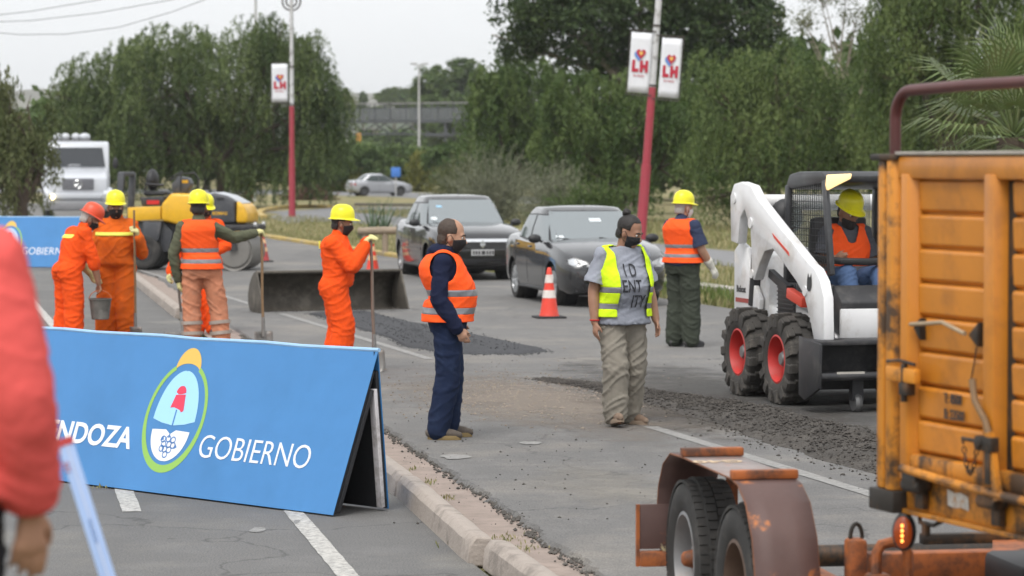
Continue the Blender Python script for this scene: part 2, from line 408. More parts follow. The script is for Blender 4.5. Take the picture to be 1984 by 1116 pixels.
# fresh asphalt repair
pp = [(600, 612), (700, 607), (800, 632), (930, 657), (1062, 687), (1000, 693), (885, 692), (800, 680), (735, 655), (660, 630)]
poly = [G(*p) for p in pp]; pts = []
for a, b in zip(poly, poly[1:]+poly[:1]):
    for i in range(14):
        c = a.lerp(b, i/14); c += Vector((mnoise.noise((c.x*3, c.y*1.2, 0)), mnoise.noise((c.x*3, c.y*1.2, 5))*2, 0))*.07; pts.append(c)
mb = MB(); cen = sum(pts, Vector())/len(pts); rings = []
for k, (f, z) in enumerate([(1.0, ROADZ+.001), (.965, ROADZ+.02), (.8, ROADZ+.034), (.5, ROADZ+.038), (.25, ROADZ+.04)]):
    rings.append([cen+(p-cen)*f+Vector((0, 0, z-p.z*f-cen.z*(1-f)+.005*mnoise.noise((p.x*f*4, p.y*f*2, 1))*(k > 0))) for p in pts])
mb.loft(rings); o = mb.build('fresh_asphalt_patch', M_FRESH, weld=False); tag(o, 'dark fresh asphalt laid in a long repair strip', kind='structure')
def patch_pt(r):
    i = r.randrange(len(pts)); f = r.uniform(.96, 1.05) if r.random() < .6 else r.uniform(0, 1); p = cen+(pts[i]-cen)*f; return (p.x+r.gauss(0, .03), p.y+r.gauss(0, .08), ROADZ+.038*(f < .95)+.004)
M_BLACKCR = mat('fresh_asphalt_grain', (.045, .046, .05), .8, var=.4, vscale=14)
tag(stones(2600, patch_pt, .005, .015, 'fresh_asphalt_grains', M_BLACKCR), 'loose black grains on the fresh asphalt strip')
# milled debris heap
M_MILL = mat('milled_asphalt', (.062, .055, .049), .97, var=.4, vscale=4, bump=1., bscale=35, bdist=.03, dirt=(.115, .103, .09), damt=.6, dscale=6)
sp = [(1050, 741, .3, .008), (1160, 756, .5, .03), (1300, 782, .72, .07), (1400, 806, .85, .10), (1500, 832, .95, .12), (1600, 861, 1.02, .13), (1712, 893, 1.1, .14), (1850, 932, 1.15, .14), (2100, 1002, 1.2, .14)]
spine = [(G(a, b), w, h) for a, b, w, h in sp]
def spine_at(t):
    t = max(0, min(.9999, t))*(len(spine)-1); i = int(t); f = t-i
    (a, wa, ha), (b, wb, hb) = spine[i], spine[i+1]; return a.lerp(b, f), wa+(wb-wa)*f, ha+(hb-ha)*f, (b-a).normalized()
NA, NB = 170, 46; rows = []
for i in range(NA+1):
    c, w, h, d = spine_at(i/NA); s = Vector((-d.y, d.x, 0)); row = []
    for j in range(NB+1):
        v = j/NB*2-1; p = c+s*(v*w/2*(1+.25*mnoise.noise((c.x*1.2, c.y*1.2, 9 if v > 0 else 2)))); 
        prof = max(0, 1-abs(v)**2.2); n = mnoise.fractal((p.x*2.3, p.y*2.3, 0), 1.0, 2.0, 5)
        n2 = mnoise.noise((p.x*11, p.y*11, 4)); n3 = mnoise.noise((p.x*23, p.y*23, 4))
        z = ROADZ-.012+h*prof*(.62+.6*n)+(.014*n2+.009*n3+.006)*min(1, prof*2.5); row.append((p.x, p.y, z))
    rows.append(row)
mb = MB().grid(rows); o = mb.build('milled_asphalt_heap', M_MILL, weld=False, ang=80); 
if o.data.polygons[0].normal.z < 0: o.data.flip_normals()
tag(o, 'long low heap of crumbled milled asphalt across the road', kind='stuff')
def heap_pt(r):
    t = r.random(); c, w, h, d = spine_at(t); s = Vector((-d.y, d.x, 0)); v = r.gauss(0, .5); p = c+s*(v*w/2)+d*r.uniform(-.1, .1)
    z = ROADZ+max(0, h*max(0, 1-abs(v)**2.2)*(.62+.6*mnoise.fractal((p.x*2.3, p.y*2.3, 0), 1.0, 2.0, 5))); return (p.x, p.y, z+.004)
tag(stones(13000, heap_pt, .0035, .020, 'milled_asphalt_lumps', M_MILL), 'broken lumps lying on the milled asphalt heap')
def scatter_pt(r):
    p = G(r.uniform(760, 1500), 700+330*r.random()**1.3); return (p.x, p.y, ROADZ+.003)
tag(stones(520, scatter_pt, .003, .013, 'road_grit', M_MILL), 'loose grit scattered over the carriageway')
def dust_pt(r):
    p = G(r.gauss(1000, 130), r.gauss(770, 28)); return (p.x, p.y, ROADZ+.003)
tag(stones(1500, dust_pt, .004, .018, 'road_gravel', mat('brown_gravel', (.23, .19, .155), .95, var=.3)), 'thin brown gravel spilled on the asphalt')
# brown dust film left by the milling
def stain(name, label, px, z, col, thr, sc=1.6):
    P_ = [G(*p) for p in px]; c = sum(P_, Vector())/len(P_); rx = max(abs(p.x-c.x) for p in P_); ry = max(abs(p.y-c.y) for p in P_)
    mb = MB().add([(-rx, -ry, 0), (rx, -ry, 0), (rx, ry, 0), (-rx, ry, 0)], [(0, 1, 2, 3)])
    m = bpy.data.materials.new(name); m.use_nodes = True; N = m.node_tree.nodes; L = m.node_tree.links; b = N['Principled BSDF']; b.inputs['Base Color'].default_value = (*col, 1); b.inputs['Roughness'].default_value = .95; b.inputs['Specular IOR Level'].default_value = .1
    tc = N.new('ShaderNodeTexCoord'); mp = N.new('ShaderNodeMapping'); mp.inputs['Scale'].default_value = (1/rx, 1/ry, 1); L.new(tc.outputs['Object'], mp.inputs[0]); g = N.new('ShaderNodeTexGradient'); g.gradient_type = 'SPHERICAL'; L.new(mp.outputs[0], g.inputs[0])
    n = N.new('ShaderNodeTexNoise'); n.inputs['Scale'].default_value = sc; n.inputs['Detail'].default_value = 10; n.inputs['Roughness'].default_value = .75; L.new(tc.outputs['Object'], n.inputs['Vector'])
    ml = N.new('ShaderNodeMath'); ml.operation = 'MULTIPLY_ADD'; L.new(g.outputs['Fac'], ml.inputs[0]); ml.inputs[1].default_value = .55; L.new(n.outputs[0], ml.inputs[2])
    r = N.new('ShaderNodeMapRange'); r.inputs[1].default_value = thr; r.inputs[2].default_value = thr+.28; r.inputs[4].default_value = .62; L.new(ml.outputs[0], r.inputs[0]); g2 = N.new('ShaderNodeMath'); g2.operation = 'MULTIPLY'; g2.use_clamp = True; L.new(r.outputs[0], g2.inputs[0]); k = N.new('ShaderNodeMapRange'); k.inputs[2].default_value = .18; L.new(g.outputs['Fac'], k.inputs[0]); L.new(k.outputs[0], g2.inputs[1]); L.new(g2.outputs[0], b.inputs['Alpha'])
    o = mb.build(name, m, weld=False); o.location = (c.x, c.y, z); o.rotation_euler = (0, 0, R(14)); return tag(o, label, kind='structure')
stain('road_dust', 'brown dust film on the asphalt between the two standing men', [(700, 790), (1420, 790), (1060, 710), (1060, 880)], ROADZ+.0035, (.255, .215, .18), .62)
stain('milled_band', 'darker milled asphalt band in front of the loader', [(1120, 770), (1760, 800), (1400, 690), (1500, 880)], ROADZ+.0042, (.085, .082, .079), .58)
stain('heap_fines', 'dark fines around the milled asphalt heap', [(1050, 800), (1760, 830), (1350, 735), (1500, 925)], ROADZ+.0048, (.095, .084, .074), .70)
stain('road_scuff', 'pale scuffed band on the near carriageway', [(900, 960), (1500, 960), (1200, 850), (1200, 1110)], ROADZ+.003, (.28, .262, .235), .78)
# second carriageway, cross road and their kerbs
def nearX2(y): return 4.3-.232*(y-62)
def farX2(y): return 5.05-.235*(y-72.8)
M_ROAD2 = asphalt('back_road_asphalt', (.20, .20, .205), (.165, .165, .17), crack=False)
sheet('back_road', [(nearX2(y), y) for y in (20, 60, 100, 128)]+[(farX2(y), y) for y in (134, 100, 60, 20)], -.02, M_ROAD2)
sheet('back_road_bend', [tuple(G(*p)[:2]) for p in [(560, 432), (600, 428), (800, 428), (900, 432), (900, 406), (780, 400), (640, 402), (560, 410), (520, 420)]], -.016, M_ROAD2)
sheet('cross_road', [tuple(G(*p)[:2]) for p in [(-400, 371), (300, 374), (620, 377), (760, 381), (960, 392), (1100, 396), (1100, 384), (900, 376), (700, 369), (400, 366), (-400, 364)]], -.02, M_ROAD2)
def ribbon_kerb(name, P, w, h, m, label, z0=-.03):
    mb = MB(); rings = []
    for i, p in enumerate(P):
        d = (P[min(i+1, len(P)-1)]-P[max(i-1, 0)]).normalized(); s = Vector((-d.y, d.x, 0))
        a, b = p-s*w/2, p+s*w/2; hh = h*(1+.08*mnoise.noise((p.x, p.y, 0)))
        rings.append([Vector((a.x, a.y, z0)), Vector((b.x, b.y, z0)), Vector((b.x, b.y, hh)), Vector((a.x, a.y, hh))])
    mb.loft(rings); return tag(mb.build(name, m, bevel=.015, seg=1), label, kind='structure')
M_YK = mat('yellow_kerb_paint', (.42, .30, .09), .85, var=.25, vscale=2, dirt=(.33, .29, .23), damt=.9, dscale=1.2)
M_PALEK = mat('pale_kerb', (.38, .35, .31), .9, var=.2, vscale=2)
ribbon_kerb('far_kerb', [Vector((farX(y)+.12, y, 0)) for y in np.linspace(60, 120, 40)], .22, .12, M_YK, 'yellow painted kerb along the far road edge')
ribbon_kerb('verge_kerb', [Vector((farX(y)+1.6, y, 0)) for y in np.linspace(25, 58, 30)], .35, .14, M_PALEK, 'pale kerb on the weedy verge behind the loader')
ribbon_kerb('island_kerb', [G(*p) for p in [(640, 402), (600, 401), (560, 402), (530, 405), (508, 410), (500, 416), (510, 423)]], .3, .12, M_YK, 'curved kerb of the grass island by the lamp post')
ribbon_kerb('cross_road_kerb', [G(*p) for p in [(690, 397), (760, 398), (820, 398), (900, 402)]], .3, .10, mat('dark_kerb', (.12, .11, .1), .9, var=.3), 'dark kerb of the back road')
# ================================================================== PEOPLE
class Blob(MB):
    """overlapping rounded volumes that the voxel remesh fuses into one continuous skin"""
    def limb(s, a, b, ra, rb, seg=14, flat=1., side=None):
        a = Vector(a); b = Vector(b); d = b-a
        if d.length < 1e-5: return s.ell(a, (ra, ra, ra))
        x, y, z = frame(d)
        if side is not None:
            x = Vector(side); x = (x-z*x.dot(z)).normalized(); y = z.cross(x)
        rings = []; L = d.length
        for t in (-.97, -.8, -.5, 0): rings.append((a+z*(t*ra), ra*math.sqrt(max(0, 1-t*t))))
        for t in (0, .5, .8, .97): rings.append((b+z*(t*rb), rb*math.sqrt(max(0, 1-t*t))))
        return s.loft([[c+(x*math.cos(q)+y*math.sin(q)*flat)*r for q in (2*math.pi*k/seg for k in range(seg))] for c, r in rings])
    def chain(s, pts, seg=14, flat=1., side=None):
        for (a, ra), (b, rb) in zip(pts, pts[1:]): s.limb(a, b, ra, rb, seg, flat, side)
        return s
    def rings(s, L, seg=24, ex=2.2):
        """L: list of (centre, half width x, half depth y, right vector, forward vector)"""
        out = []
        for c, w, h, rt, fw in L:
            row = []
            for k in range(seg):
                q = 2*math.pi*k/seg; cs, sn = math.cos(q), math.sin(q)
                row.append(c+rt*(math.copysign(abs(cs)**(2/ex), cs)*w)+fw*(math.copysign(abs(sn)**(2/ex), sn)*h))
            out.append(row)
        return s.loft(out)
def skin(name, blob, m, parent=None, vox=.012, it=4, wr=0., ws=9., cut=None, wdir=None, shell=0.):
    me0 = bpy.data.meshes.new('tmp'); me0.from_pydata([tuple(p) for p in blob.v], [], blob.f); me0.update()
    bm = bmesh.new(); bm.from_mesh(me0); bmesh.ops.recalc_face_normals(bm, faces=bm.faces); bm.to_mesh(me0); bm.free()
    o = bpy.data.objects.new('tmp', me0); COL.objects.link(o)
    md = o.modifiers.new('r', 'REMESH'); md.mode = 'VOXEL'; md.voxel_size = vox
    sm = o.modifiers.new('s', 'SMOOTH'); sm.factor = .5; sm.iterations = it
    dg = bpy.context.evaluated_depsgraph_get(); dg.update()
    me = bpy.data.meshes.new_from_object(o.evaluated_get(dg)); bpy.data.objects.remove(o); bpy.data.meshes.remove(me0)
    me.name = name; me.materials.clear()
    if wr > 0:
        n = len(me.vertices); co = np.empty(n*3); me.vertices.foreach_get('co', co); co = co.reshape(-1, 3)
        no = np.empty(n*3); me.vertex_normals.foreach_get('vector', no); no = no.reshape(-1, 3)
        wd = wdir or (1, 1, 1.7); sd = random.uniform(0, 50); amp = np.empty(n)
        for i, (x, y, z) in enumerate(co):
            w1 = mnoise.noise((x*3+sd, y*3, z*3))*.5
            a = mnoise.noise(((x+y*.3)*ws*.55*wd[0]+sd+w1, y*ws*.55*wd[1], (z+.55*x-.3*y)*ws*1.15*wd[2]+w1))
            b = mnoise.noise(((x-y*.4)*ws*1.0*wd[0]-w1, y*ws*1.0*wd[1]+sd, (z-.7*x+.4*y)*ws*1.9*wd[2]+w1*2)); c = mnoise.noise((x*ws*.6+sd*2, y*ws*.6, z*ws*.4))
            amp[i] = max(0, 1-abs(a)*4.2)**1.3*.75+max(0, 1-abs(b)*4.5)*.45*max(0, .4+c)+.5*c-.3
        co += no*(amp*wr)[:, None]; me.vertices.foreach_set('co', co.ravel()); me.update()
    if cut:
        bm = bmesh.new(); bm.from_mesh(me); cut(bm)
        for _ in range(5):
            new = {}
            for v in bm.verts:
                nb = [e.other_vert(v).co for e in v.link_edges if e.is_boundary]
                if len(nb) == 2: new[v] = v.co*.5+(nb[0]+nb[1])*.25
            for v, c in new.items(): v.co = c
        if shell: bmesh.ops.solidify(bm, geom=bm.faces[:], thickness=shell)
        bm.to_mesh(me); bm.free()
    me.polygons.foreach_set('use_smooth', [True]*len(me.polygons))
    return link(name, me, parent, m)
def keep_faces(bm, pred):
    bmesh.ops.delete(bm, geom=[f for f in bm.faces if not pred(f.calc_center_median())], context='FACES')
def slice_z(bm, zs):
    for z in zs: bmesh.ops.bisect_plane(bm, geom=bm.verts[:]+bm.edges[:]+bm.faces[:], plane_co=(0, 0, z), plane_no=(0, 0, 1), dist=1e-5)
def slice_pl(bm, co, no): bmesh.ops.bisect_plane(bm, geom=bm.verts[:]+bm.edges[:]+bm.faces[:], plane_co=co, plane_no=no, dist=1e-5)

SKIN1 = mat('skin_tan', (.42, .235, .155), .5, var=.12, vscale=14, spec=.35)
SKIN2 = mat('skin_brown', (.29, .155, .10), .5, var=.12, vscale=14, spec=.35)
SKIN3 = mat('skin_dark', (.17, .09, .06), .5, var=.12, vscale=14, spec=.35)
def cloth(name, col, rough=.9, var=.13, bump=.35, dirt=None, damt=0., dscale=5): return mat(name, col, rough, var=var, vscale=7, bump=bump, bscale=26, dirt=dirt, damt=damt, spec=.15, dscale=dscale, bdist=.012)
C_ORANGE = cloth('orange_coverall_cloth', (.80, .085, .012)); C_ORANGE2 = cloth('faded_orange_coverall_cloth', (.62, .115, .012), dirt=(.42, .10, .03), damt=.5)
C_VEST = cloth('orange_vest_fabric', (.93, .105, .018), .75, var=.06); C_VESTY = cloth('yellow_vest_fabric', (.62, .86, .02), .75, var=.05)
C_OLIVE = cloth('olive_cloth', (.095, .10, .065)); C_SALMON = cloth('washed_orange_trousers', (.52, .215, .125), dirt=(.40, .21, .14), damt=.6)
C_NAVY = cloth('navy_hoodie', (.012, .016, .04)); C_JEAN = cloth('dark_denim', (.013, .021, .05), dirt=(.022, .036, .075), damt=.6, dscale=9); C_JEAN2 = cloth('blue_denim', (.07, .115, .22))
C_GREYT = cloth('heather_grey_jersey', (.26, .275, .32)); C_KHAKI = cloth('khaki_trousers', (.225, .205, .172)); C_DKOL = cloth('dark_olive_trousers', (.045, .052, .04))
C_NAVYT = cloth('faded_navy_shirt', (.035, .045, .085)); C_GREYS = cloth('grey_shirt', (.085, .09, .105)); C_RED = cloth('coral_red_sweater', (.66, .10, .09), bump=.2); C_DARKP = cloth('black_trousers', (.02, .02, .024))
M_REFL = mat('reflective_tape', (.21, .215, .23), .45, var=.12, vscale=20, metal=.2); M_REFLY = mat('yellow_tape', (.72, .74, .10), .6, var=.1)
M_GLOVE = cloth('pale_leather_glove', (.60, .56, .27), .85, dirt=(.36, .33, .18), damt=.6); M_WGLOVE = cloth('white_cotton_glove', (.62, .60, .54))
M_HELY = mat('yellow_helmet_plastic', (.80, .74, .015), .35, var=.05, dirt=(.55, .50, .06), damt=.35, dscale=9, spec=.45); M_HELR = mat('red_helmet_plastic', (.66, .068, .022), .42, var=.08, dirt=(.5, .12, .06), damt=.5, dscale=9)
M_MASK = mat('black_mask_cloth', (.012, .012, .014), .85); M_HAIR = mat('black_hair', (.012, .009, .008), .55, var=.4, vscale=60, bump=.6, bscale=120); M_HAIRG = mat('grey_hair', (.34, .32, .30), .7, var=.3, vscale=60, bump=.6, bscale=120); M_HAIRB = mat('dark_brown_hair', (.05, .032, .022), .6, var=.4, vscale=60, bump=.6, bscale=120)
M_BOOT = mat('worn_leather_boot', (.085, .068, .055), .8, var=.3, vscale=18, dirt=(.20, .17, .14), damt=.7); M_BOOTS = mat('boot_sole', (.22, .155, .065), .8); M_SHOE = mat('brown_suede_shoe', (.17, .115, .08), .9, var=.25, vscale=20, dirt=(.28, .22, .17), damt=.6); M_SHOES = mat('shoe_sole', (.24, .18, .13), .9); M_BLKBOOT = mat('black_boot', (.03, .03, .032), .7, var=.2, dirt=(.12, .115, .105), damt=.5)
M_EYEW = mat('eye_white', (.7, .68, .65), .3); M_EYED = mat('eye_dark', (.02, .012, .008), .2)

class Person:
    """joints in metres: x right, y forward, z up, feet at z=0; facing turned by rz (0 = away from the camera)"""
    def __init__(s, label, loc, rz, skin_m=SKIN1, scale=1., J=None, build=1., head=(0, 0), zoff=0.):
        s.t = thing('person', label, 'person', loc, rz); s.t.scale = (scale,)*3
        s.sk = skin_m; s.b = build
        D = dict(pel=(0, 0, .97), chest=(0, .0, 1.30), neck=(0, -.02, 1.47), head=(0, .02, 1.60),
                 hipl=(-.095, 0, .93), kneel=(-.10, .03, .50), ankl=(-.11, -.01, .085), hipr=(.095, 0, .93), kneer=(.10, .03, .50), ankr=(.11, -.01, .085),
                 shl=(-.168, -.015, 1.395), ell=(-.225, -.035, 1.115), wrl=(-.235, .045, .875), shr=(.168, -.015, 1.395), elr=(.225, -.035, 1.115), wrr=(.235, .045, .875),
                 toel=(-.13, .14, .03), toer=(.13, .14, .03))
        D.update(J or {}); s.J = {k: Vector(v) for k, v in D.items()}
        s.yaw, s.pit = head          # head turn (left +) and nod (down +), radians
        J = s.J; s.HM = Matrix.Translation(J['head']) @ Matrix.Rotation(s.yaw, 4, 'Z') @ Matrix.Rotation(-s.pit, 4, 'X') @ Matrix.Scale(1.07, 4)
        rt = (J['shr']-J['shl']); s.rt = Vector((rt.x, rt.y, 0)).normalized(); s.fw = Vector((-s.rt.y, s.rt.x, 0))
        hp = J['hipr']-J['hipl']; s.hrt = Vector((hp.x, hp.y, 0)).normalized(); s.hfw = Vector((-s.hrt.y, s.hrt.x, 0))
    def torso(s, bl, inf=0., lo=0., hi=1., belly=0.):
        J = s.J; P, C, Nk = J['pel'], J['chest'], J['neck']; b = s.b; L = []
        prof = [(-.11, .150, .105, 0), (-.05, .172, .122, 0), (.0, .168, .122, .01), (.25, .150, .112, .02+belly*.6), (.5, .152, .118, .02+belly), (.8, .168, .126, .015+belly*.4), (1.0, .172, .126, .005), (1.22, .168, .116, -.012), (1.38, .142, .096, -.015), (1.50, .10, .078, -.01), (1.60, .066, .062, 0)]
        for t, w, d, off in prof:
            c = P.lerp(C, t) if t <= 1 else C.lerp(Nk, (t-1)/.58)
            k = max(0, min(1, t)); rt = s.hrt.lerp(s.rt, k).normalized(); fw = s.hfw.lerp(s.fw, k).normalized()
            L.append((c+fw*(off*b), (w*b)+inf, (d*b*(1+belly*1.2 if 0 < t < 1 else 1))+inf, rt, fw))
        bl.rings(L)
    def shoulders(s, bl, inf=0.):
        J = s.J; C = J['chest'].lerp(J['neck'], .62)
        for k in 'lr': bl.limb(C+(J['sh'+k]-C)*.2, J['sh'+k], .056+inf*.8, .060*s.b+inf*.8)
    def arm(s, bl, k, inf=0., frm=0., to=1., cuff=0.):
        J = s.J; S, E, W = J['sh'+k], J['el'+k], J['wr'+k]; b = s.b
        bl.limb(S, S.lerp(E, .5), .056*b+inf*.8, .051*b+inf)
        if to <= .5:
            e = S.lerp(E, to*2+.22); bl.limb(S.lerp(E, .25), e, .054*b+inf, .054*b+inf+cuff); return
        bl.limb(S.lerp(E, .5), E, .052*b+inf, .043*b+inf)
        q = (to-.5)*2; e = E.lerp(W, q); bl.limb(E, E.lerp(W, .35*q), .043*b+inf, .044*b+inf); bl.limb(E.lerp(W, .35*q), e, .044*b+inf, (.030*b if q > .9 else .038*b)+inf+cuff)
    def leg(s, bl, k, inf=0., wide=0., to=1., hem=0.):
        J = s.J; H, K, A = J['hip'+k], J['knee'+k], J['ank'+k]; b = s.b
        bl.limb(H, H.lerp(K, .45), .088*b+inf, .078*b+inf+wide*.4); bl.limb(H.lerp(K, .45), K, .078*b+inf+wide*.4, .056*b+inf+wide)
        e = K.lerp(A, to); bl.limb(K, K.lerp(A, .38), .056*b+inf+wide, .056*b+inf+wide); bl.limb(K.lerp(A, .38), e, .056*b+inf+wide, .038*b+inf+wide+hem)
    def hand(s, bl, k, curl=.35, inf=0., grip=None, thumb_in=1, r=.009, dirv=None, palm=None):
        """palm with four unequal bent fingers and a thumb; grip curls them round a rod"""
        J = s.J; W, E = J['wr'+k], J['el'+k]
        d = Vector(dirv).normalized() if dirv is not None else (W-E).normalized()
        side = Vector(palm) if palm is not None else (s.rt*(-1 if k == 'r' else 1))          # palm normal
        side = (side-d*side.dot(d)).normalized(); wide = d.cross(side)*(1 if k == 'r' else -1)   # towards the thumb
        cur = .95 if grip else curl
        bl.limb(W-d*.01, W+d*.075, .024+inf, .030+inf, flat=.55, side=wide)
        bl.limb(W+d*.03+wide*.012, W+d*.085+wide*.022, .016+inf, .014+inf); bl.limb(W+d*.03-wide*.012, W+d*.085-wide*.024, .016+inf, .013+inf)
        for i, (off, ln) in enumerate([(.034, .074), (.0115, .084), (-.0115, .078), (-.034, .06)]):
            p = W+d*(.088-.004*abs(i-1))+wide*off; a = cur*(.55+.12*i); dd = d; rr = r+inf*.6-.0004*i
            for seg_, (fl, k2) in enumerate([(.45, 1), (.31, 1.5), (.24, 1.1)]):
                dd = (Matrix.Rotation(0, 3, 'Z') @ dd); ang = a*k2
                dd = (dd*math.cos(ang)+side*math.sin(ang)).normalized(); side2 = side
                q = p+dd*(ln*fl); bl.limb(p, q, rr, rr*.93, seg=9); p = q; rr *= .95
        p = W+d*.028+wide*.024+side*.006; dd = (d*.75+wide*.6+side*.35*thumb_in).normalized(); q = p+dd*.045; bl.limb(p, q, .0135+inf*.6, .0115+inf*.6, seg=9)
        dd = (d*.95+wide*(.15 if not grip else -.25)+side*(.35 if not grip else .8)).normalized(); bl.limb(q, q+dd*.036, .0112+inf*.6, .0095+inf*.6, seg=9)
        s.grip = W+d*.092+side*.026; return bl
    def headblob(s, bl):
        H = s.HM; M3 = H.to_3x3()
        def E(c, r): bl.ell(H @ Vector(c), r, 16, 12, M3)
        E((0, -.012, .045), (.077, .097, .088)); E((0, .02, -.01), (.066, .078, .095)); E((0, .048, -.062), (.047, .042, .045)); E((0, .062, -.082), (.026, .026, .022))
        E((0, .074, .028), (.055, .02, .018)); E((-.037, .064, -.018), (.022, .022, .022)); E((.037, .064, -.018), (.022, .022, .022))
        bl.limb(H @ Vector((0, .092, .012)), H @ Vector((0, .112, -.026)), .009, .0145, 10); E((0, .087, -.062), (.026, .013, .010))
        for sx in (-1, 1): bl.ell(H @ Vector((sx*.078, -.006, -.012)), (.012, .020, .034), 10, 8, M3)
        N_ = s.J['neck']; bl.limb(N_-Vector((0, 0, .05)), H @ Vector((0, -.018, -.05)), .062*s.b, .056, 16)
    def body(s, hands=('l', 'r'), curl=(.4, .4), grips=(None, None), vox=.0105, palm=(None, None), hd=(None, None)):
        bl = Blob(); s.headblob(bl); s.torso(bl, -.006); s.shoulders(bl, -.006)
        for i, k in enumerate('lr'):
            s.arm(bl, k); s.leg(bl, k); A = s.J['ank'+k]; bl.limb(A+Vector((0, 0, 0)), s.J['toe'+k], .036, .026)
            if k in hands: s.hand(bl, k, curl[i], grip=grips[i], palm=palm[i], dirv=hd[i])
        return skin('body', bl, s.sk, s.t, vox, 3)
    def glove(s, k, grip=None, curl=.4, m=M_GLOVE, palm=None, dirv=None, cuff=True):
        bl = Blob(); s.hand(bl, k, curl, .012, grip, r=.0115, palm=palm, dirv=dirv); g = s.grip
        J = s.J; d = (J['wr'+k]-J['el'+k]).normalized()
        if cuff: bl.limb(J['wr'+k]-d*.085, J['wr'+k]+d*.01, .054, .042)
        skin('glove', bl, m, s.t, .0075, 2, wr=.004, ws=30); return g
    def eyes(s):
        H = s.HM; M3 = H.to_3x3()
        for sx in (-1, 1):
            o = MB().ell(H @ Vector((sx*.031, .081, .008)), (.0135, .009, .0085), 10, 8, M3).build('eye', M_EYEW, s.t)
            MB().ell(H @ Vector((sx*.031, .0885, .008)), (.0058, .0035, .0058), 8, 6, M3).build('iris', M_EYED, o)
            bl = Blob(); 
            MB().tube([H @ Vector((sx*.013, .098, .025)), H @ Vector((sx*.032, .0945, .032)), H @ Vector((sx*.05, .08, .026))], [.004, .0048, .0028], 7).build('eyebrow', M_HAIR, s.t)
    def mask(s, m=M_MASK):
        H = s.HM; rows = []
        for i in range(11):
            v = i/10; z = .0-v*.108; row = []
            for j in range(19):
                u = j/18*2-1; a = u*1.42; w = .0745-.022*v; dpt = .114-.024*abs(v-.32)*2.2-.022*v
                w *= 1-.25*max(0, v-.75)*2; y = (.008+math.cos(a)*dpt) if True else 0; x = math.sin(a)*w*1.02; zz = z-.018*abs(u)**2*(1-v*1.6)
                row.append(H @ Vector((x, y, zz)))
            rows.append(row)
        mb = MB().grid(rows); o = mb.build('face_mask', m, s.t); md = o.modifiers.new('s', 'SOLIDIFY'); md.thickness = .004; md.offset = 1
        for sx in (-1, 1):
            MB().tube([H @ Vector((sx*.074, .035, -.022)), H @ Vector((sx*.084, .0, .018)), H @ Vector((sx*.088, -.022, .0)), H @ Vector((sx*.08, -.01, -.045)), H @ Vector((sx*.066, .03, -.07))], .0022, 6).build('ear_loop', m, o)
    def helmet(s, m, tilt=0., back=0.):
        H = s.HM @ Matrix.Translation((0, -.004, .062)) @ Matrix.Rotation(-tilt, 4, 'X') @ Matrix.Scale(.95, 4); mb = MB(); seg = 36
        rows = []
        def brim(a):   # wider peak in front
            c = math.cos(a); return .012+.046*max(0, c)**2.2+.008*max(0, -c)
        prof = [(1.0, -.002), (1.0, .018), (.985, .045), (.93, .075), (.80, .104), (.58, .125), (.30, .136), (.02, .138)]
        for rf, z in prof:
            row = []
            for k in range(seg+1):
                a = 2*math.pi*k/seg; x = math.sin(a)*.108*rf; y = math.cos(a)*.128*rf; zz = z+(.006*max(0, 1-abs(x)/.022) if z > .05 else 0); row.append(H @ Vector((x, y, zz)))
            rows.append(row)
        low = []; lip = []; und = []
        for k in range(seg+1):
            a = 2*math.pi*k/seg; e = brim(a); dz = -.012*max(0, math.cos(a)); low.append(H @ Vector((math.sin(a)*(.108+e*.75), math.cos(a)*(.128+e), -.008+dz))); lip.append(H @ Vector((math.sin(a)*(.110+e*.75), math.cos(a)*(.130+e), -.015+dz))); und.append(H @ Vector((math.sin(a)*.102, math.cos(a)*.120, -.006)))
        inner = [[H @ Vector((math.sin(2*math.pi*k/seg)*.100*rf, math.cos(2*math.pi*k/seg)*.119*rf, z-.006)) for k in range(seg+1)] for rf, z in prof[1:]]
        mb.grid([und, lip, low]+rows); o = mb.build('hard_hat', m, s.t, ang=50)
        o2 = MB().grid([und]+inner).build('hat_lining', M_MASK, o, ang=50)
        rib = MB()
        for x in (-.028, .028): rib.tube([H @ Vector((x, yy*.118, .126*math.sqrt(max(0, 1-yy*yy))**.8+.004)) for yy in (-.72, -.4, 0, .4, .72)], .006, 7)
        rib.build('ridge', m, o); return o
    def hair(s, m, cover='full', bun=False, dz=0.):
        H = s.HM; M3 = H.to_3x3(); bl = Blob(); bl.ell(H @ Vector((0, -.017, .048)), (.0785, .0975, .0885), 20, 14, M3); bl.ell(H @ Vector((0, -.045, -.02)), (.066, .060, .075), 16, 12, M3)
        Hi = H.inverted()
        def cut(bm):
            def pr(c):
                q = Hi @ c
                if cover == 'bald': return q.y < .036-max(0, q.z-.07)*.62 and q.z > -.075 and not (abs(q.x) > .055 and q.y > -.03 and q.z < .022) and not (q.y > .005 and q.z < .03) and q.z < .128
                return (q.y < .05-.3*abs(q.x) or q.z > .095) and q.z > -.06 and not (q.y > -.035 and q.z < .03) and not (abs(q.x) < .06 and q.y > .055 and q.z < .1)
            keep_faces(bm, pr)
        o = skin('hair', bl, m, s.t, .0065, 3, wr=.0025, ws=40, cut=cut, shell=-.003)
        if bun:
            b2 = Blob(); b2.ell(H @ Vector((0, -.075, .135)), (.036, .034, .036)); b2.limb(H @ Vector((0, -.05, .11)), H @ Vector((0, -.072, .128)), .026, .024)
            skin('hair_bun', b2, m, o, .006, 3, wr=.006, ws=40)
        return o
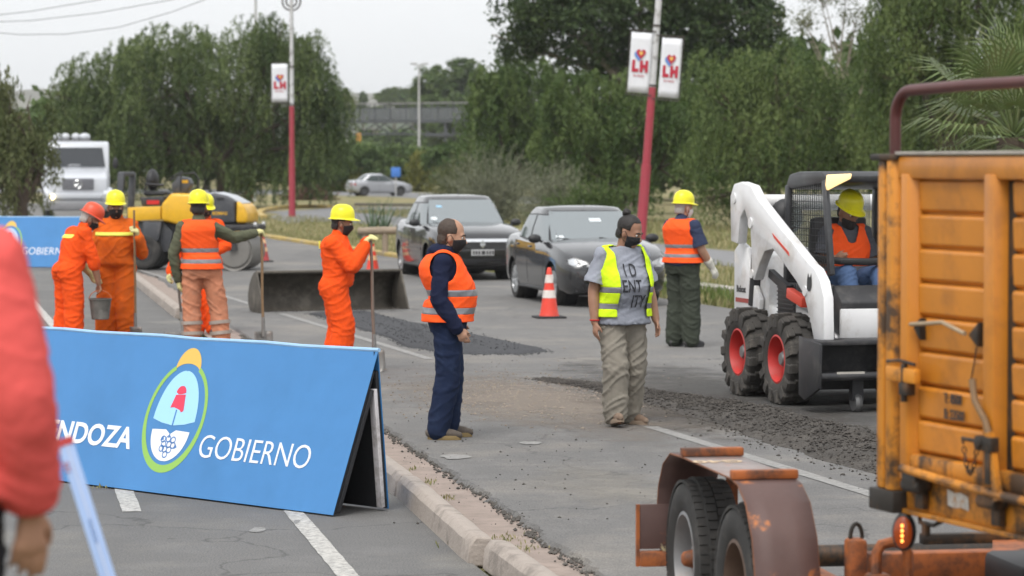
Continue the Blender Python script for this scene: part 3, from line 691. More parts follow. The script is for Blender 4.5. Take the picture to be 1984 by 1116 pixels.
    def shoes(s, m, sole, h=.11, pitch=(0, 0)):
        for i, k in enumerate('lr'):
            A = s.J['ank'+k]; T = s.J['toe'+k]; d = (T-A); d.z = 0; d.normalize(); sd = Vector((d.y, -d.x, 0)); up = Vector((0, 0, 1))
            if pitch[i]: d2 = d*math.cos(pitch[i])+up*math.sin(pitch[i]); up = up*math.cos(pitch[i])-d*math.sin(pitch[i]); d = d2
            base = A-up*.085
            bl = Blob(); 
            for f, w, z, r in [(-.055, .034, .055, .042), (.0, .036, .06, .046), (.06, .04, .055, .045), (.12, .044, .045, .038), (.165, .042, .036, .03)]: bl.ell(base+d*f+up*z, (r*.98, r*1.1, r), 12, 9, Matrix((sd, d, up)).transposed())
            bl.limb(base+d*-.05+up*.06, base+d*.12+up*.045, .042, .04); bl.limb(base+d*-.02+up*.06, base+d*-.025+up*h, .046, .043); bl.limb(base+d*.1+up*.045, base+d*.17+up*.036, .042, .03)
            o = skin('shoe', bl, m, s.t, .009, 3, wr=.003, ws=25)
            rows = []; pts = []
            for k2 in range(24):
                a = 2*math.pi*k2/24; y = math.cos(a)*.135+.055; w = .041+.010*math.sin((y+.08)/.27*3.1); pts.append((math.sin(a)*w*1.06*(.9 if y < 0 else 1), y))
            mb = MB(); mb.loft([[base+sd*x*f+d*y+up*z for x, y in pts] for z, f in ((.0, .97), (.006, 1.0), (.022, 1.02), (.034, .96))]); mb.build('sole', sole, o)
    def top(s, name, m, inf=.018, to=1., hem=.0, cuff=.004, wr=.011, lowz=None, collar=False, belly=0., hood=False, noarm=()):
        bl = Blob(); s.torso(bl, inf, belly=belly); s.shoulders(bl, inf)
        for k in 'lr':
            if k not in noarm: s.arm(bl, k, inf*.9, to=to, cuff=cuff)
        P = s.J['pel']; b = s.b
        if lowz: bl.rings([(P+Vector((0, 0, lowz)), .178*b+inf+hem, .128*b+inf+hem, s.hrt, s.hfw), (P+Vector((0, 0, lowz+.07)), .176*b+inf+hem*.6, .128*b+inf+hem*.6, s.hrt, s.hfw), (P+Vector((0, 0, .1)), .15*b+inf, .115*b+inf, s.hrt, s.hfw)])
        if collar:
            N_ = s.J['neck']; n2 = (s.HM @ Vector((0, -.018, -.06))-N_); bl.limb(N_, N_+n2*.28, .075, .069)
        if hood:
            N_ = s.J['neck']; M_ = Matrix((s.rt, s.fw, Vector((0, 0, 1)))).transposed()
            bl.ell(N_+Vector((0, 0, .025))-s.fw*.055, (.115, .075, .055), 16, 10, M_); bl.ell(N_+Vector((0, 0, .03)), (.094, .098, .05), 16, 10, M_); bl.limb(N_-s.fw*.08, N_-s.fw*.12-Vector((0, 0, .1)), .07, .03)
        def hemcut(bm):      # short sleeves end in an open hem
            for k in 'lr':
                S, E = s.J['sh'+k], s.J['el'+k]; d = (E-S).normalized(); e = S.lerp(E, to*2); slice_pl(bm, e, d)
                bmesh.ops.delete(bm, geom=[f for f in bm.faces if (f.calc_center_median()-e).dot(d) > 0 and (f.calc_center_median()-e-d*((f.calc_center_median()-e).dot(d))).length < .13 and (f.calc_center_median()-e).dot(d) < .2], context='FACES')
        return skin(name, bl, m, s.t, .0122, 3, wr=wr, ws=8, cut=hemcut if to <= .5 else None, shell=-.004 if to <= .5 else 0)
    def trousers(s, m, name='trousers', inf=.016, wide=.012, to=1.0, hem=.012, wr=.012, wdir=None, top=.0):
        bl = Blob(); P = s.J['pel']; b = s.b
        bl.rings([(P+Vector((0, 0, -.13)), .155*b+inf, .11*b+inf, s.hrt, s.hfw), (P+Vector((0, 0, -.05)), .174*b+inf, .125*b+inf, s.hrt, s.hfw), (P+Vector((0, 0, .03)), .166*b+inf, .121*b+inf, s.hrt, s.hfw), (P+Vector((0, 0, .085+top)), .152*b+inf, .113*b+inf, s.hrt, s.hfw)])
        for k in 'lr':
            s.leg(bl, k, inf, wide, to, hem)
            H = s.J['hip'+k]; bl.limb(H-s.hfw*.035, H.lerp(s.J['knee'+k], .25), .088*b+inf, .08*b+inf)
        return skin(name, bl, m, s.t, .0122, 3, wr=wr, ws=7.5, wdir=wdir or (1, 1, 1.5))
    def coverall(s, m, wr=.013, to=1., inf=.028, cuff=.006, hem=.012, noarm=(), wide=.028):
        bl = Blob(); s.torso(bl, inf); s.shoulders(bl, inf)
        for k in 'lr':
            if k not in noarm: s.arm(bl, k, inf*.9, to=to, cuff=cuff)
            s.leg(bl, k, inf, wide, 1.0, hem); H = s.J['hip'+k]; bl.limb(H-s.hfw*.035, H.lerp(s.J['knee'+k], .25), .092*s.b+inf, .088*s.b+inf)
        N_ = s.J['neck']; n2 = (s.HM @ Vector((0, -.018, -.06))-N_); bl.limb(N_-Vector((0, 0, .02)), N_+n2*.38, .084, .074)
        P = s.J['pel']; o = skin('coverall', bl, m, s.t, .0122, 3, wr=wr, ws=7.5, wdir=(1, 1, 1.5))
        return o
    def band(s, name, z0, z1, m, inf, pred=None, belly=0., par=None, arms=False, vox=.0115):
        """strip of tape following the torso"""
        bl = Blob(); s.torso(bl, inf, belly=belly); s.shoulders(bl, inf)
        def cut(bm):
            slice_z(bm, (z0, z1)); keep_faces(bm, lambda c: z0 <= c.z <= z1 and (pred is None or pred(c)))
        return skin(name, bl, m, par or s.t, vox, 3, cut=cut, shell=-.004)
    def vest(s, m, tape, inf=.04, z0=.93, stripes=((1.0, 1.05), (1.13, 1.18)), belly=0., open_front=0., vneck=.09, lean=False, arm_r=.105):
        J = s.J; Nk = J['neck']
        def arm_hole(c):
            for k in 'lr':
                S = J['sh'+k]; out = (S-J['chest'].lerp(Nk, .6)).normalized(); q = c-(S-Vector((0, 0, .045)))
                lat = q.dot(s.rt*(1 if k == 'r' else -1))
                if lat > -.045 and (abs(q.z)/1.15)**2+(q.dot(s.fw))**2 < arm_r**2: return False
            return True
        def base(c):
            q = c-Nk; fy = q.dot(s.fw); lx = q.dot(s.rt)
            if fy > 0.0 and q.z > -vneck*1.6 and abs(lx) < .035+.36*max(0, q.z+vneck*1.6): return False
            if q.z > .0+(-.015 if fy < 0 else 0) and math.hypot(lx, fy) < .088: return False
            if open_front and fy > -.02 and abs(lx) < open_front and c.z < Nk.z: return False
            return c.z < Nk.z+.055 and arm_hole(c)
        bl = Blob(); s.torso(bl, inf, belly=belly)
        P = J['pel']; b = s.b
        bl.rings([(P+Vector((0, 0, z0-.97-.05)), .18*b+inf+.012, .13*b+inf+.012, s.hrt, s.hfw), (P+Vector((0, 0, .0)), .174*b+inf+.006, .127*b+inf+.006, s.hrt, s.hfw), (P+Vector((0, 0, .12)), .15*b+inf, .113*b+inf, s.hrt, s.hfw)])
        C = J['chest'].lerp(Nk, .62)
        for k in 'lr': bl.limb(C+(J['sh'+k]-C)*.2, C+(J['sh'+k]-C)*.9, .058+inf*.65, .061+inf*.6)
        zs = sorted({z0}|{z for q in stripes for z in q})
        instripe = lambda c: any(a <= c.z <= b_ for a, b_ in stripes)
        sd = random.getstate()
        def cut1(bm):
            slice_z(bm, zs)
            if open_front:
                for sx in (-1, 1): slice_pl(bm, Nk+s.rt*(sx*open_front), s.rt)
            keep_faces(bm, lambda c: c.z > z0 and base(c) and not instripe(c))
        def cut2(bm):
            slice_z(bm, zs)
            if open_front:
                for sx in (-1, 1): slice_pl(bm, Nk+s.rt*(sx*open_front), s.rt)
            keep_faces(bm, lambda c: c.z > z0 and base(c) and instripe(c))
        v = skin('vest', bl, m, s.t, .0122, 3, wr=.007, ws=6, cut=cut1, shell=-.004)
        random.setstate(sd)
        skin('reflective_stripe', bl, tape, v, .0122, 3, wr=.007, ws=6, cut=cut2, shell=-.0045)
        return v
# ------------------------------------------------------------------ the people at the roadworks
M_WOODH = mat('weathered_wood_handle', (.20, .125, .065), .75, var=.3, vscale=30, stretch=(6, 6, .6)); M_DARKH = mat('dark_handle', (.06, .045, .035), .6, var=.3, vscale=20); M_STEEL = mat('worn_steel', (.22, .21, .20), .5, metal=.6, var=.25, vscale=14, dirt=(.16, .09, .05), damt=.6)
def W2(t, p):   # thing-local point to world
    return t.matrix_basis @ Vector(p)
def shovel(label, top, bottom, m, r=.016, kind='shovel', turn=0.):
    """long handled tool from the hand down to the ground: handle, socket, blade"""
    top = Vector(top); bottom = Vector(bottom); ax = (top-bottom); Ln = ax.length
    t = thing('shovel' if kind == 'shovel' else 'rake', label, kind, bottom); q = ax.to_track_quat('Z', 'Y'); t.rotation_euler = (q.to_matrix().to_4x4() @ Matrix.Rotation(turn, 4, 'Z')).to_euler()
    MB().tube([(0, 0, .26), (.004, 0, .26+Ln*.3), (-.004, .003, .26+Ln*.6), (0, 0, Ln)], [r, r*.98, r*.95, r*.9], 10).build('handle', m, t)
    if kind == 'shovel':
        MB().tube([(0, 0, .2), (0, 0, .42)], [r*1.5, r*1.15], 12).build('socket', M_STEEL, t)
        rows = []
        for i in range(9):
            v = i/8; z = .26-v*.25; w = .115*(1 if v < .55 else math.sqrt(max(.02, 1-((v-.55)/.47)**2))); rows.append([(w*u, -.035*(1-u*u)+.015+.03*(v-.5), z) for u in np.linspace(-1, 1, 9)])
        o = MB().grid(rows).build('blade', M_STEEL, t); md = o.modifiers.new('s', 'SOLIDIFY'); md.thickness = .004
    else:
        MB().tube([(0, 0, .02), (0, 0, .30)], r*1.3, 10).build('socket', M_STEEL, t)
        mb = MB(); mb.box(-.25, .25, -.012, .012, .0, .05); mb.build('head', M_STEEL, t, bevel=.004)
    return t
RZ = ROADZ
# 1 stooping worker with the red helmet
P = Person('worker in orange coverall and red helmet stooping with a hanging grey bucket', G(133, 682), R(-58), SKIN2, .99,
    dict(chest=(0, .10, 1.27), neck=(.0, .19, 1.42), head=(.01, .27, 1.52), shl=(-.165, .13, 1.36), shr=(.168, .12, 1.36), ell=(-.22, .2, 1.09), wrl=(-.16, .34, .9), elr=(.21, .22, 1.07), wrr=(.20, .29, .80), pel=(0, .0, .96), hipl=(-.095, .0, .93), hipr=(.095, .0, .93), kneel=(-.13, .02, .5), kneer=(.12, .02, .5), ankl=(-.16, -.02, .085), ankr=(.15, .0, .085), toel=(-.2, .12, .03), toer=(.19, .14, .03)), head=(-.25, .5), build=1.1)
P.body(hands=('r',), curl=(.4, .9), palm=(None, (0, -1, 0))); P.coverall(C_ORANGE, to=.62, cuff=.01); P.shoes(M_BLKBOOT, M_SHOES); P.helmet(M_HELR, .0); P.mask(); P.hair(M_HAIRG); P.glove('l'); P.eyes()
P.band('reflective_strip', 1.315, 1.355, M_REFLY, .0345, lambda c: (c-P.J['chest']).dot(P.fw) < .0 and abs((c-P.J['chest']).dot(P.rt)) < .15)
hp = W2(P.t, P.J['wrr']+Vector((0, .02, -.09)))
t = thing('bucket', 'grey cement stained bucket hanging from the stooping worker hand', 'bucket', (hp.x, hp.y, hp.z-.33))
M_BUCK = mat('cement_grey_plastic', (.115, .11, .10), .85, var=.3, vscale=12, dirt=(.24, .23, .21), damt=.8)
MB().lathe([(.09, 0), (.10, .01), (.125, .22), (.132, .225), (.132, .24), (.122, .24), (.095, .02), (.001, .02)], 24).build('shell', M_BUCK, t)
MB().tube([(.128*math.cos(a), 0, .225+.105*math.sin(a)) for a in np.linspace(0, math.pi, 15)], .005, 8).build('bail', mat('orange_bail', (.5, .12, .03), .6), t)
# 2 worker facing us with a stick
P = Person('worker in faded orange coverall and yellow helmet facing us with a raised glove', G(226, 674), R(176), SKIN2, 1.02,
    dict(ell=(-.30, .0, 1.085), wrl=(-.285, .15, 1.26), elr=(.235, -.02, 1.11), wrr=(.20, .1, .88), ankr=(.14, .02, .085), toer=(.17, .17, .03)), head=(.32, .14), build=1.16)
P.body(hands=()); P.coverall(C_ORANGE2); P.shoes(M_BLKBOOT, M_SHOES); P.helmet(M_HELY, -.12); P.mask(); P.eyes(); P.hair(M_HAIR); P.glove('r')
g = P.glove('l', grip=1, palm=(1, .2, 0), dirv=(.1, .3, .9))
P.band('reflective_strip', 1.285, 1.325, M_REFLY, .034, lambda c: (c-P.J['chest']).dot(P.fw) > .02)
MB().bar((.0, .152, .98), (0, .156, 1.26), .012, .006, (0, 1, 0)).build('zip', M_STEEL, P.t)
MB().box(-.135, -.045, .135, .158, 1.16, 1.262).build('pocket', C_ORANGE2, P.t, bevel=.006); MB().box(.045, .135, .135, .158, 1.16, 1.262).build('pocket', C_ORANGE2, P.t, bevel=.006)
tip = W2(P.t, g); shovel('thin wooden handled shovel held upright by the worker facing us', (tip.x, tip.y-.02, tip.z+.24), (tip.x+.01, tip.y-.01, .0), M_WOODH, .014)
# 3 worker seen from behind leaning on a stick
P = Person('worker in orange vest and washed out trousers with back turned, arm stretched to a stick', G(386, 689), R(6), SKIN3, 1.03,
    dict(pel=(.03, 0, .97), hipl=(-.07, 0, .93), hipr=(.125, 0, .93), chest=(-.01, 0, 1.3), shr=(.17, .0, 1.385), elr=(.385, .06, 1.275), wrr=(.60, .14, 1.325), ell=(-.275, -.02, 1.11), wrl=(-.225, .03, .83), kneel=(-.08, .03, .5), ankl=(-.07, 0, .085), toel=(-.09, .15, .03), kneer=(.21, .02, .51), ankr=(.25, -.02, .085), toer=(.31, .12, .03)), head=(-.1, .1), build=1.06)
P.body(hands=()); P.top('shirt', C_OLIVE, lowz=-.03, collar=True, cuff=.006); P.trousers(C_SALMON, wr=.015, wide=.028); P.shoes(M_BLKBOOT, M_SHOES); P.vest(C_VEST, M_REFL, stripes=((1.005, 1.05), (1.125, 1.17)), z0=.945); P.hair(M_HAIR); P.helmet(M_HELY, -.05); P.glove('l')
g = P.glove('r', grip=1, palm=(.1, .2, -1), dirv=(.8, .5, .25))
for k in 'lr':
    K, A = P.J['knee'+k], P.J['ank'+k]
    for f in (.35, .62): MB().tube([K.lerp(A, f-.045), K.lerp(A, f+.045)], [.119, .116], 20, cap=False).build('reflective_band', mat('dusty_tape', (.36, .30, .26), .6, var=.2), P.t)
tip = W2(P.t, g); shovel('long wooden shovel handle under the stretched glove of the back turned worker', (tip.x, tip.y, tip.z+.03), (tip.x+.03, tip.y-.05, 0), M_WOODH, .016)
# 4 worker half hidden behind him
P = Person('worker in orange coverall half hidden behind the back turned worker', G(398, 648), R(172), SKIN3, .985,
    dict(elr=(.34, .0, 1.10), wrr=(.43, .08, .80), ell=(-.28, .0, 1.13), wrl=(-.15, .15, 1.05)), head=(.7, .25), build=1.08)
P.body(hands=()); P.coverall(C_ORANGE); P.shoes(M_BLKBOOT, M_SHOES); P.helmet(M_HELY); P.mask(); P.eyes(); P.hair(M_HAIR); P.glove('l'); g = P.glove('r', grip=1)
tip = W2(P.t, g); shovel('dark handled rake held low beside the half hidden worker', (tip.x+.1, tip.y-.1, tip.z+.1), (tip.x+.19, tip.y-.25, 0), M_DARKH, .016, 'rake')
# 5 worker in profile with both gloves on a handle
P = Person('worker in bright orange coverall in profile, both gloves stacked on a handle', G(650, 726), R(-90), SKIN2, .96,
    dict(chest=(0, .02, 1.3), neck=(0, .02, 1.47), head=(0, .075, 1.6), elr=(.235, .19, 1.16), wrr=(.07, .315, 1.36), ell=(-.22, .2, 1.17), wrl=(-.06, .33, 1.40), kneer=(.09, .09, .52), ankr=(.10, .04, .085), kneel=(-.10, .04, .5), ankl=(-.10, -.05, .085), toer=(.11, .19, .03), toel=(-.11, .1, .03)), head=(0, .12), build=1.16)
P.body(hands=()); P.coverall(C_ORANGE, inf=.034); P.shoes(M_BLKBOOT, M_SHOES); P.helmet(M_HELY, -.08); P.mask(); P.eyes(); P.hair(M_HAIR)
g = P.glove('r', grip=1, palm=(-.3, .9, 0), dirv=(-.35, .3, .9)); g2 = P.glove('l', grip=1, palm=(.3, .9, 0), dirv=(.5, .4, .5))
MB().box(-.03, .03, -.172, -.155, 1.34, 1.42).build('back_tape', M_REFLY, P.t, bevel=.003)
tip = W2(P.t, g); shovel('smooth worn shovel handle under the stacked gloves beside the loader bucket', (tip.x+.01, tip.y, tip.z+.02), (tip.x+.06, tip.y-.08, .0), mat('worn_grey_handle', (.16, .115, .09), .5, var=.3, vscale=20, stretch=(6, 6, .6)), .017)
# 6 man in the navy hoodie
P = Person('balding man in navy hoodie, orange vest and jeans standing in profile', G(862, 849, RZ), R(-88), SKIN1, .98,
    dict(pel=(0, .02, .965), hipl=(-.095, .02, .93), hipr=(.095, .02, .93), chest=(0, -.01, 1.29), neck=(0, .0, 1.455), head=(0, .055, 1.585), elr=(.225, -.05, 1.11), wrr=(.225, .09, .885), ell=(-.225, -.03, 1.11), wrl=(-.22, .1, .9), kneer=(.10, .03, .5), ankr=(.11, -.06, .085), toer=(.14, .1, .03), kneel=(-.09, .05, .5), ankl=(-.10, .03, .085), toel=(-.12, .18, .03)), head=(-.12, .18), build=1.1)
P.body(curl=(.45, .45)); P.top('hoodie', C_NAVY, lowz=-.02, hood=True, cuff=.006, belly=.035, inf=.022); P.trousers(C_JEAN, hem=.012, wide=.022, wr=.012); P.shoes(M_BOOT, M_BOOTS, .13); P.vest(C_VEST, M_REFL, inf=.055, z0=.925, stripes=((.985, 1.035), (1.125, 1.175)), belly=.035); P.hair(M_HAIRB, 'bald'); P.mask(); P.eyes()
# 7 man in grey T-shirt with the yellow vest
P = Person('man with a hair bun in grey printed T-shirt and open yellow vest walking', G(1205, 824, RZ), R(-154), SKIN2, .985,
    dict(chest=(0, .0, 1.3), neck=(0, .03, 1.465), head=(-.02, .085, 1.585), elr=(.255, -.02, 1.11), wrr=(.275, .04, .86), ell=(-.25, .0, 1.11), wrl=(-.265, .09, .87), hipr=(.1, 0, .92), kneer=(.115, .09, .5), ankr=(.11, .09, .10), toer=(.15, .24, .06), kneel=(-.11, .0, .5), ankl=(-.12, -.1, .085), toel=(-.18, .04, .03)), head=(.62, .36), build=1.12)
P.body(curl=(.35, .4)); P.top('t_shirt', C_GREYT, to=.40, cuff=.03, lowz=-.13, hem=.022, belly=.06, inf=.02, wr=.012); P.trousers(C_KHAKI, wide=.032, hem=.014, wr=.019); P.shoes(M_SHOE, M_SHOES, .12, (0, .22)); P.vest(C_VESTY, M_REFL, inf=.046, z0=.90, stripes=((.965, 1.01), (1.10, 1.145)), belly=.06, open_front=.135, vneck=.2); P.hair(M_HAIR, bun=True); P.mask(); P.eyes()
MB().tube([P.J['wrr'].lerp(P.J['elr'], .06)+Vector((.037*math.cos(a), .037*math.sin(a), 0)) for a in np.linspace(0, 2*math.pi, 15)], .006, 7).build('bracelet', mat('red_thread', (.45, .02, .02), .8), P.t)
MB().tube([(-.06, .02, 1.50), (-.05, .12, 1.42), (-.012, .165, 1.30), (.0, .17, 1.26), (.012, .165, 1.30), (.05, .12, 1.42), (.06, .02, 1.50)], .0028, 6).build('necklace', mat('silver_chain', (.6, .58, .52), .3, metal=.9), P.t)
tee = [o_ for o_ in P.t.children if o_.name.startswith('t_shirt')][0]
M_PRINT = mat('black_print', (.03, .032, .038), .9)
for tx, sz, px, pz in (('I D', .145, -.02, 1.235), ('ENT', .145, -.05, 1.105), ('ITY', .145, .04, .98)):
    me = text_mesh(tx, sz, sx=.62, extrude=.0, offset=.0015); n = len(me.vertices); 
    bm = bmesh.new(); bm.from_mesh(me); bmesh.ops.triangulate(bm, faces=bm.faces)
    bmesh.ops.subdivide_edges(bm, edges=bm.edges, cuts=2); bm.to_mesh(me); bm.free()
    P.t.update_tag(); ok = 0
    for v in me.vertices:      # lay the print on the cloth
        lx, lz = v.co.x-.07+px, v.co.y+pz; hit, loc, nrm, idx = tee.ray_cast(Vector((-lx, .6, lz)), Vector((0, -1, 0)))
        v.co = (loc+Vector((0, .011, 0))) if hit else Vector((-lx, .2, lz))
    link('shirt_print', me, tee, M_PRINT)
# 8 worker standing behind, orange vest
P = Person('worker in orange vest and dark olive trousers standing beyond, white glove lowered', G(1322, 672, RZ), R(-42), SKIN1, 1.0,
    dict(elr=(.26, .03, 1.12), wrr=(.27, .19, .93), ell=(-.2, .1, 1.12), wrl=(-.1, .28, 1.1), ankr=(.12, -.0, .085), toer=(.16, .15, .03)), head=(-.25, .05), build=1.16)
P.body(hands=()); P.top('shirt', C_NAVYT, to=.42, cuff=.022, lowz=-.02, collar=True); P.trousers(C_DKOL, wide=.032, wr=.016); P.shoes(M_BLKBOOT, M_BLKBOOT); P.vest(C_VEST, M_REFL, stripes=((1.035, 1.075), (1.145, 1.185)), z0=.975, inf=.044); P.hair(M_HAIRG); P.helmet(M_HELY); P.mask(mat('white_mask_cloth', (.6, .6, .6), .9)); P.glove('r', m=M_WGLOVE, dirv=(.2, .5, -.8)); P.glove('l', m=M_WGLOVE)
# ================================================================== SIGNS, CONES, POSTS
M_BLUE = mat('blue_vinyl_print', (.052, .215, .495), .36, var=.07, vscale=1.5, bump=.35, bscale=3.2, spec=.5, dirt=(.035, .165, .38), damt=.6, dscale=1.3, dlo=.45, dhi=.75)
M_BLUEF = mat('pale_blue_fold', (.30, .50, .74), .4, var=.1); M_SIGNIN = mat('dark_sign_back', (.022, .023, .027), .8, var=.2); M_WHITEW = mat('white_frame_paint', (.62, .60, .62), .7, var=.12, vscale=10, dirt=(.25, .22, .2), damt=.6, dscale=9)
M_PW = mat('print_white', (.80, .80, .82), .5); M_PG = mat('print_green', (.27, .50, .10), .5); M_PY = mat('print_yellow', (.72, .47, .10), .5); M_PL = mat('print_light_blue', (.36, .66, .90), .5); M_PR = mat('print_red', (.70, .045, .10), .5); M_PB = mat('print_blue', (.06, .20, .50), .5)
def flat(name, polys, P2, m, par, off):
    """flat print: polygons in sheet coordinates mapped on the panel by P2(q, v, off)"""
    mb = MB()
    for pl in polys: mb.add([P2(q, v, off) for q, v in pl], [tuple(range(len(pl)))])
    return mb.build(name, m, par, weld=False)
def ell_arc(cx, cy, rx, ry, a0, a1, n=40): return [(cx+rx*math.cos(R(a0+(a1-a0)*i/n)), cy+ry*math.sin(R(a0+(a1-a0)*i/n))) for i in range(n+1)]
def ring_quads(cx, cy, rx, ry, wfun, a0, a1, n=60):
    out = []
    for i in range(n):
        A = [a0+(a1-a0)*(i+k)/n for k in (0, 1)]; pts = []
        for a in A: pts.append((cx+rx*math.cos(R(a)), cy+ry*math.sin(R(a))))
        for a in A[::-1]:
            w = wfun(a); pts.append((cx+(rx-w)*math.cos(R(a)), cy+(ry-w)*math.sin(R(a))))
        out.append(pts)
    return out
def place_text(me, P2, q0, v0, width, cap, off, name, m, par):
    xs = [v.co.x for v in me.vertices]; ys_ = [v.co.y for v in me.vertices]; x0, x1 = min(xs), max(xs); y0, y1 = min(ys_), max(ys_)
    for v in me.vertices:
        z = v.co.z; q = q0+(v.co.x-x0)/(x1-x0)*width; vv = v0+(v.co.y-y0)/(y1-y0)*cap; v.co = P2(q, vv, off+z)
    return link(name, me, par, m)
def a_sign(label, base, u, L, spread, ridge, rack, h, group):
    """folding A-board: base = near foot of the printed panel, u = direction away along the board"""
    u = Vector((u[0], u[1], 0)).normalized(); n = Vector((-u.y, u.x, 0))
    if n.y < 0: n = -n
    rz = math.atan2(u.y, u.x); t = thing('a_frame_sign', label, 'sign', base, rz, group)
    sg = 1 if Vector((-math.sin(rz), math.cos(rz), 0)).dot(n) > 0 else -1          # local +y or -y points inward
    TH = .028
    def FP(q, v, off=0.):      # sheet coordinates (q from the reading left, v up the panel) to thing space, off outward
        a = L-q; k = v/h; hz = math.sqrt(h*h-ridge*ridge); nn = Vector((0, -hz*sg, ridge)).normalized()
        return Vector((a+rack*k, sg*ridge*k, .012+hz*k))+nn*off
    def BP(q, v, off=0.):
        k = v/h; r2 = spread-ridge; hz = math.sqrt(h*h-ridge*ridge); nn = Vector((0, hz*sg, r2)).normalized()
        return Vector((q+rack*k, sg*(spread-r2*k), .012+hz*k))+nn*off
    def slab(F, o0, o1, q0=0, q1=L, v0=0, v1=h):
        mb = MB(); nq = 14; rows = []
        for off in (o0, o1): rows.append([[F(q0+(q1-q0)*i/nq, v0+(v1-v0)*j/4, off) for j in range(5)] for i in range(nq+1)])
        for r_ in rows: mb.grid(r_)
        A, B = rows; b = []
        for i in range(nq): b += [(A[i][0], A[i+1][0], B[i+1][0], B[i][0]), (A[i][4], A[i+1][4], B[i+1][4], B[i][4])]
        for j in range(4): b += [(A[0][j], A[0][j+1], B[0][j+1], B[0][j]), (A[nq][j], A[nq][j+1], B[nq][j+1], B[nq][j])]
        for qd in b: mb.add(qd, [(0, 1, 2, 3)])
        return mb
    front = slab(FP, -.003, 0).build('printed_panel', M_BLUE, t); back = slab(BP, -.003, 0).build('rear_panel', M_BLUE, t)
    slab(FP, -TH, -.004, .01, L-.01, .01, h-.13).build('backing_board', M_SIGNIN, front); slab(BP, -TH, -.004, .01, L-.01, .01, h-.13).build('backing_board', M_SIGNIN, back)
    for F, par, side in ((FP, front, L), (BP, back, 0)):      # white frame laths at the open end, with the vinyl stapled round them
        q = side; q0, q1 = (L-.05, L-.002) if side else (.002, .05)
        slab(F, -.058, -TH-.001, q0, q1, .02, h-.24).build('frame_lath', M_WHITEW if par is back else M_SIGNIN, par, bevel=.003)
        q0, q1 = (.002, .05) if side else (L-.05, L-.002)
        slab(F, -.058, -TH-.001, q0, q1, .02, h-.24).build('frame_lath', M_WHITEW, par, bevel=.003)
    MB().tube([FP(L*i/10, h, -.006)+Vector((0, 0, .004*math.sin(i*2.1))) for i in range(11)], .013, 8).build('ridge_fold', M_BLUEF, front)
    hinge = MB(); p = FP(L-.03, h-.01, .004); hinge.tube([p, p+Vector((.0, -sg*.0, -.03)), p+Vector((.01, 0, -.06))], .003, 6); hinge.build('tie_wire', M_SIGNIN, front)
    # print
    E = L-1.735; cx, cy = E, .505; O = .0016
    flat('emblem_ring', ring_quads(cx, cy, .302, .372, lambda a: .030+.022*max(0, -math.sin(R(a))), 114, 426), FP, M_PG, front, O)
    flat('emblem_sun', [ell_arc(cx+.0, cy+.315, .125, .15, 8, 172, 24)+ell_arc(cx, cy+.285, .135, .075, 150, 30, 16)], FP, M_PY, front, O)
    dome = [(cx+.212*math.cos(R(a)), cy-.02+.332*math.sin(R(a))) for a in range(180, -1, -6)]
    left_ = [(x, y) for x, y in dome if x < cx-.008]; right_ = [(x, y) for x, y in dome if x > cx+.008]
    flat('emblem_dome', [left_+[(cx-.008, cy+.312), (cx-.008, cy-.055), (cx-.12, cy-.042)], [(cx+.008, cy-.055), (cx+.008, cy+.312)]+right_+[(cx+.12, cy-.042)]], FP, M_PL, front, O)
    flat('emblem_staff', [[(cx-.0085, cy-.055), (cx+.0085, cy-.055), (cx+.0085, cy+.309), (cx-.0085, cy+.309)]], FP, M_PL, front, O+.0002)
    flat('emblem_pole', [[(cx-.007, cy-.056), (cx+.007, cy-.056), (cx+.006, cy+.05), (cx-.006, cy+.05)]], FP, M_PB, front, O+.0008)
    flat('emblem_cap', [ell_arc(cx, cy+.165, .048, .045, 0, 180, 16)+[(cx-.02, cy+.152), (cx+.02, cy+.157)], [(cx-.046, cy+.148), (cx+.05, cy+.155), (cx+.072, cy+.045), (cx+.05, cy+.035), (cx+.03, cy+.05), (cx-.03, cy+.065), (cx-.07, cy+.06)]], FP, M_PR, front, O+.0012)
    sh = ell_arc(cx, cy-.09, .19, .205, 180, 360, 30); flat('emblem_shield', [[p_ for p_ in sh if p_[0] <= cx-.006]+[(cx-.006, cy-.294), (cx-.006, cy-.11), (cx-.05, cy-.085)], [(cx+.05, cy-.085), (cx+.006, cy-.11), (cx+.006, cy-.294)]+[p_ for p_ in sh if p_[0] >= cx+.006]], FP, M_PW, front, O)
    flat('emblem_shield_middle', [[(cx-.0062, cy-.294), (cx+.0062, cy-.294), (cx+.0062, cy-.14), (cx-.0062, cy-.14)]], FP, M_PW, front, O+.0003)
    grapes = []
    for gx, gy in ((-.05, -.15), (0, -.145), (.05, -.15), (-.035, -.182), (.02, -.182), (.06, -.185), (-.012, -.215), (.032, -.217), (.004, -.25), (-.045, -.212)): grapes += ring_quads(cx+gx, cy+gy, .026, .024, lambda a: .008, 0, 360, 14)
    flat('emblem_grapes', grapes+[[(cx-.08, cy-.16), (cx-.055, cy-.125), (cx-.045, cy-.155)], [(cx+.075, cy-.21), (cx+.105, cy-.195), (cx+.08, cy-.17)]], FP, M_PB, front, O+.0010)
    place_text(text_mesh('GOBIERNO', .2, offset=-.0015), FP, L-1.405, .262, 1.065, .150, O, 'lettering', M_PW, front)
    place_text(text_mesh('MENDOZA', .2, offset=.005), FP, L-3.19, .262, 1.09, .150, O, 'lettering', M_PW, front)
    return t
A0 = G(645, 1002); a_sign('large blue MENDOZA GOBIERNO folding board in the foreground beside the kerb', A0, (-1.95, 1.9), 3.5, .47, .27, -.12, 1.035, 'blue folding boards')
A1 = G(160, 519); a_sign('distant blue MENDOZA GOBIERNO folding board behind the stooping worker', A1, (-1.95, .45), 3.5, .47, .27, -.1, 1.06, 'blue folding boards')
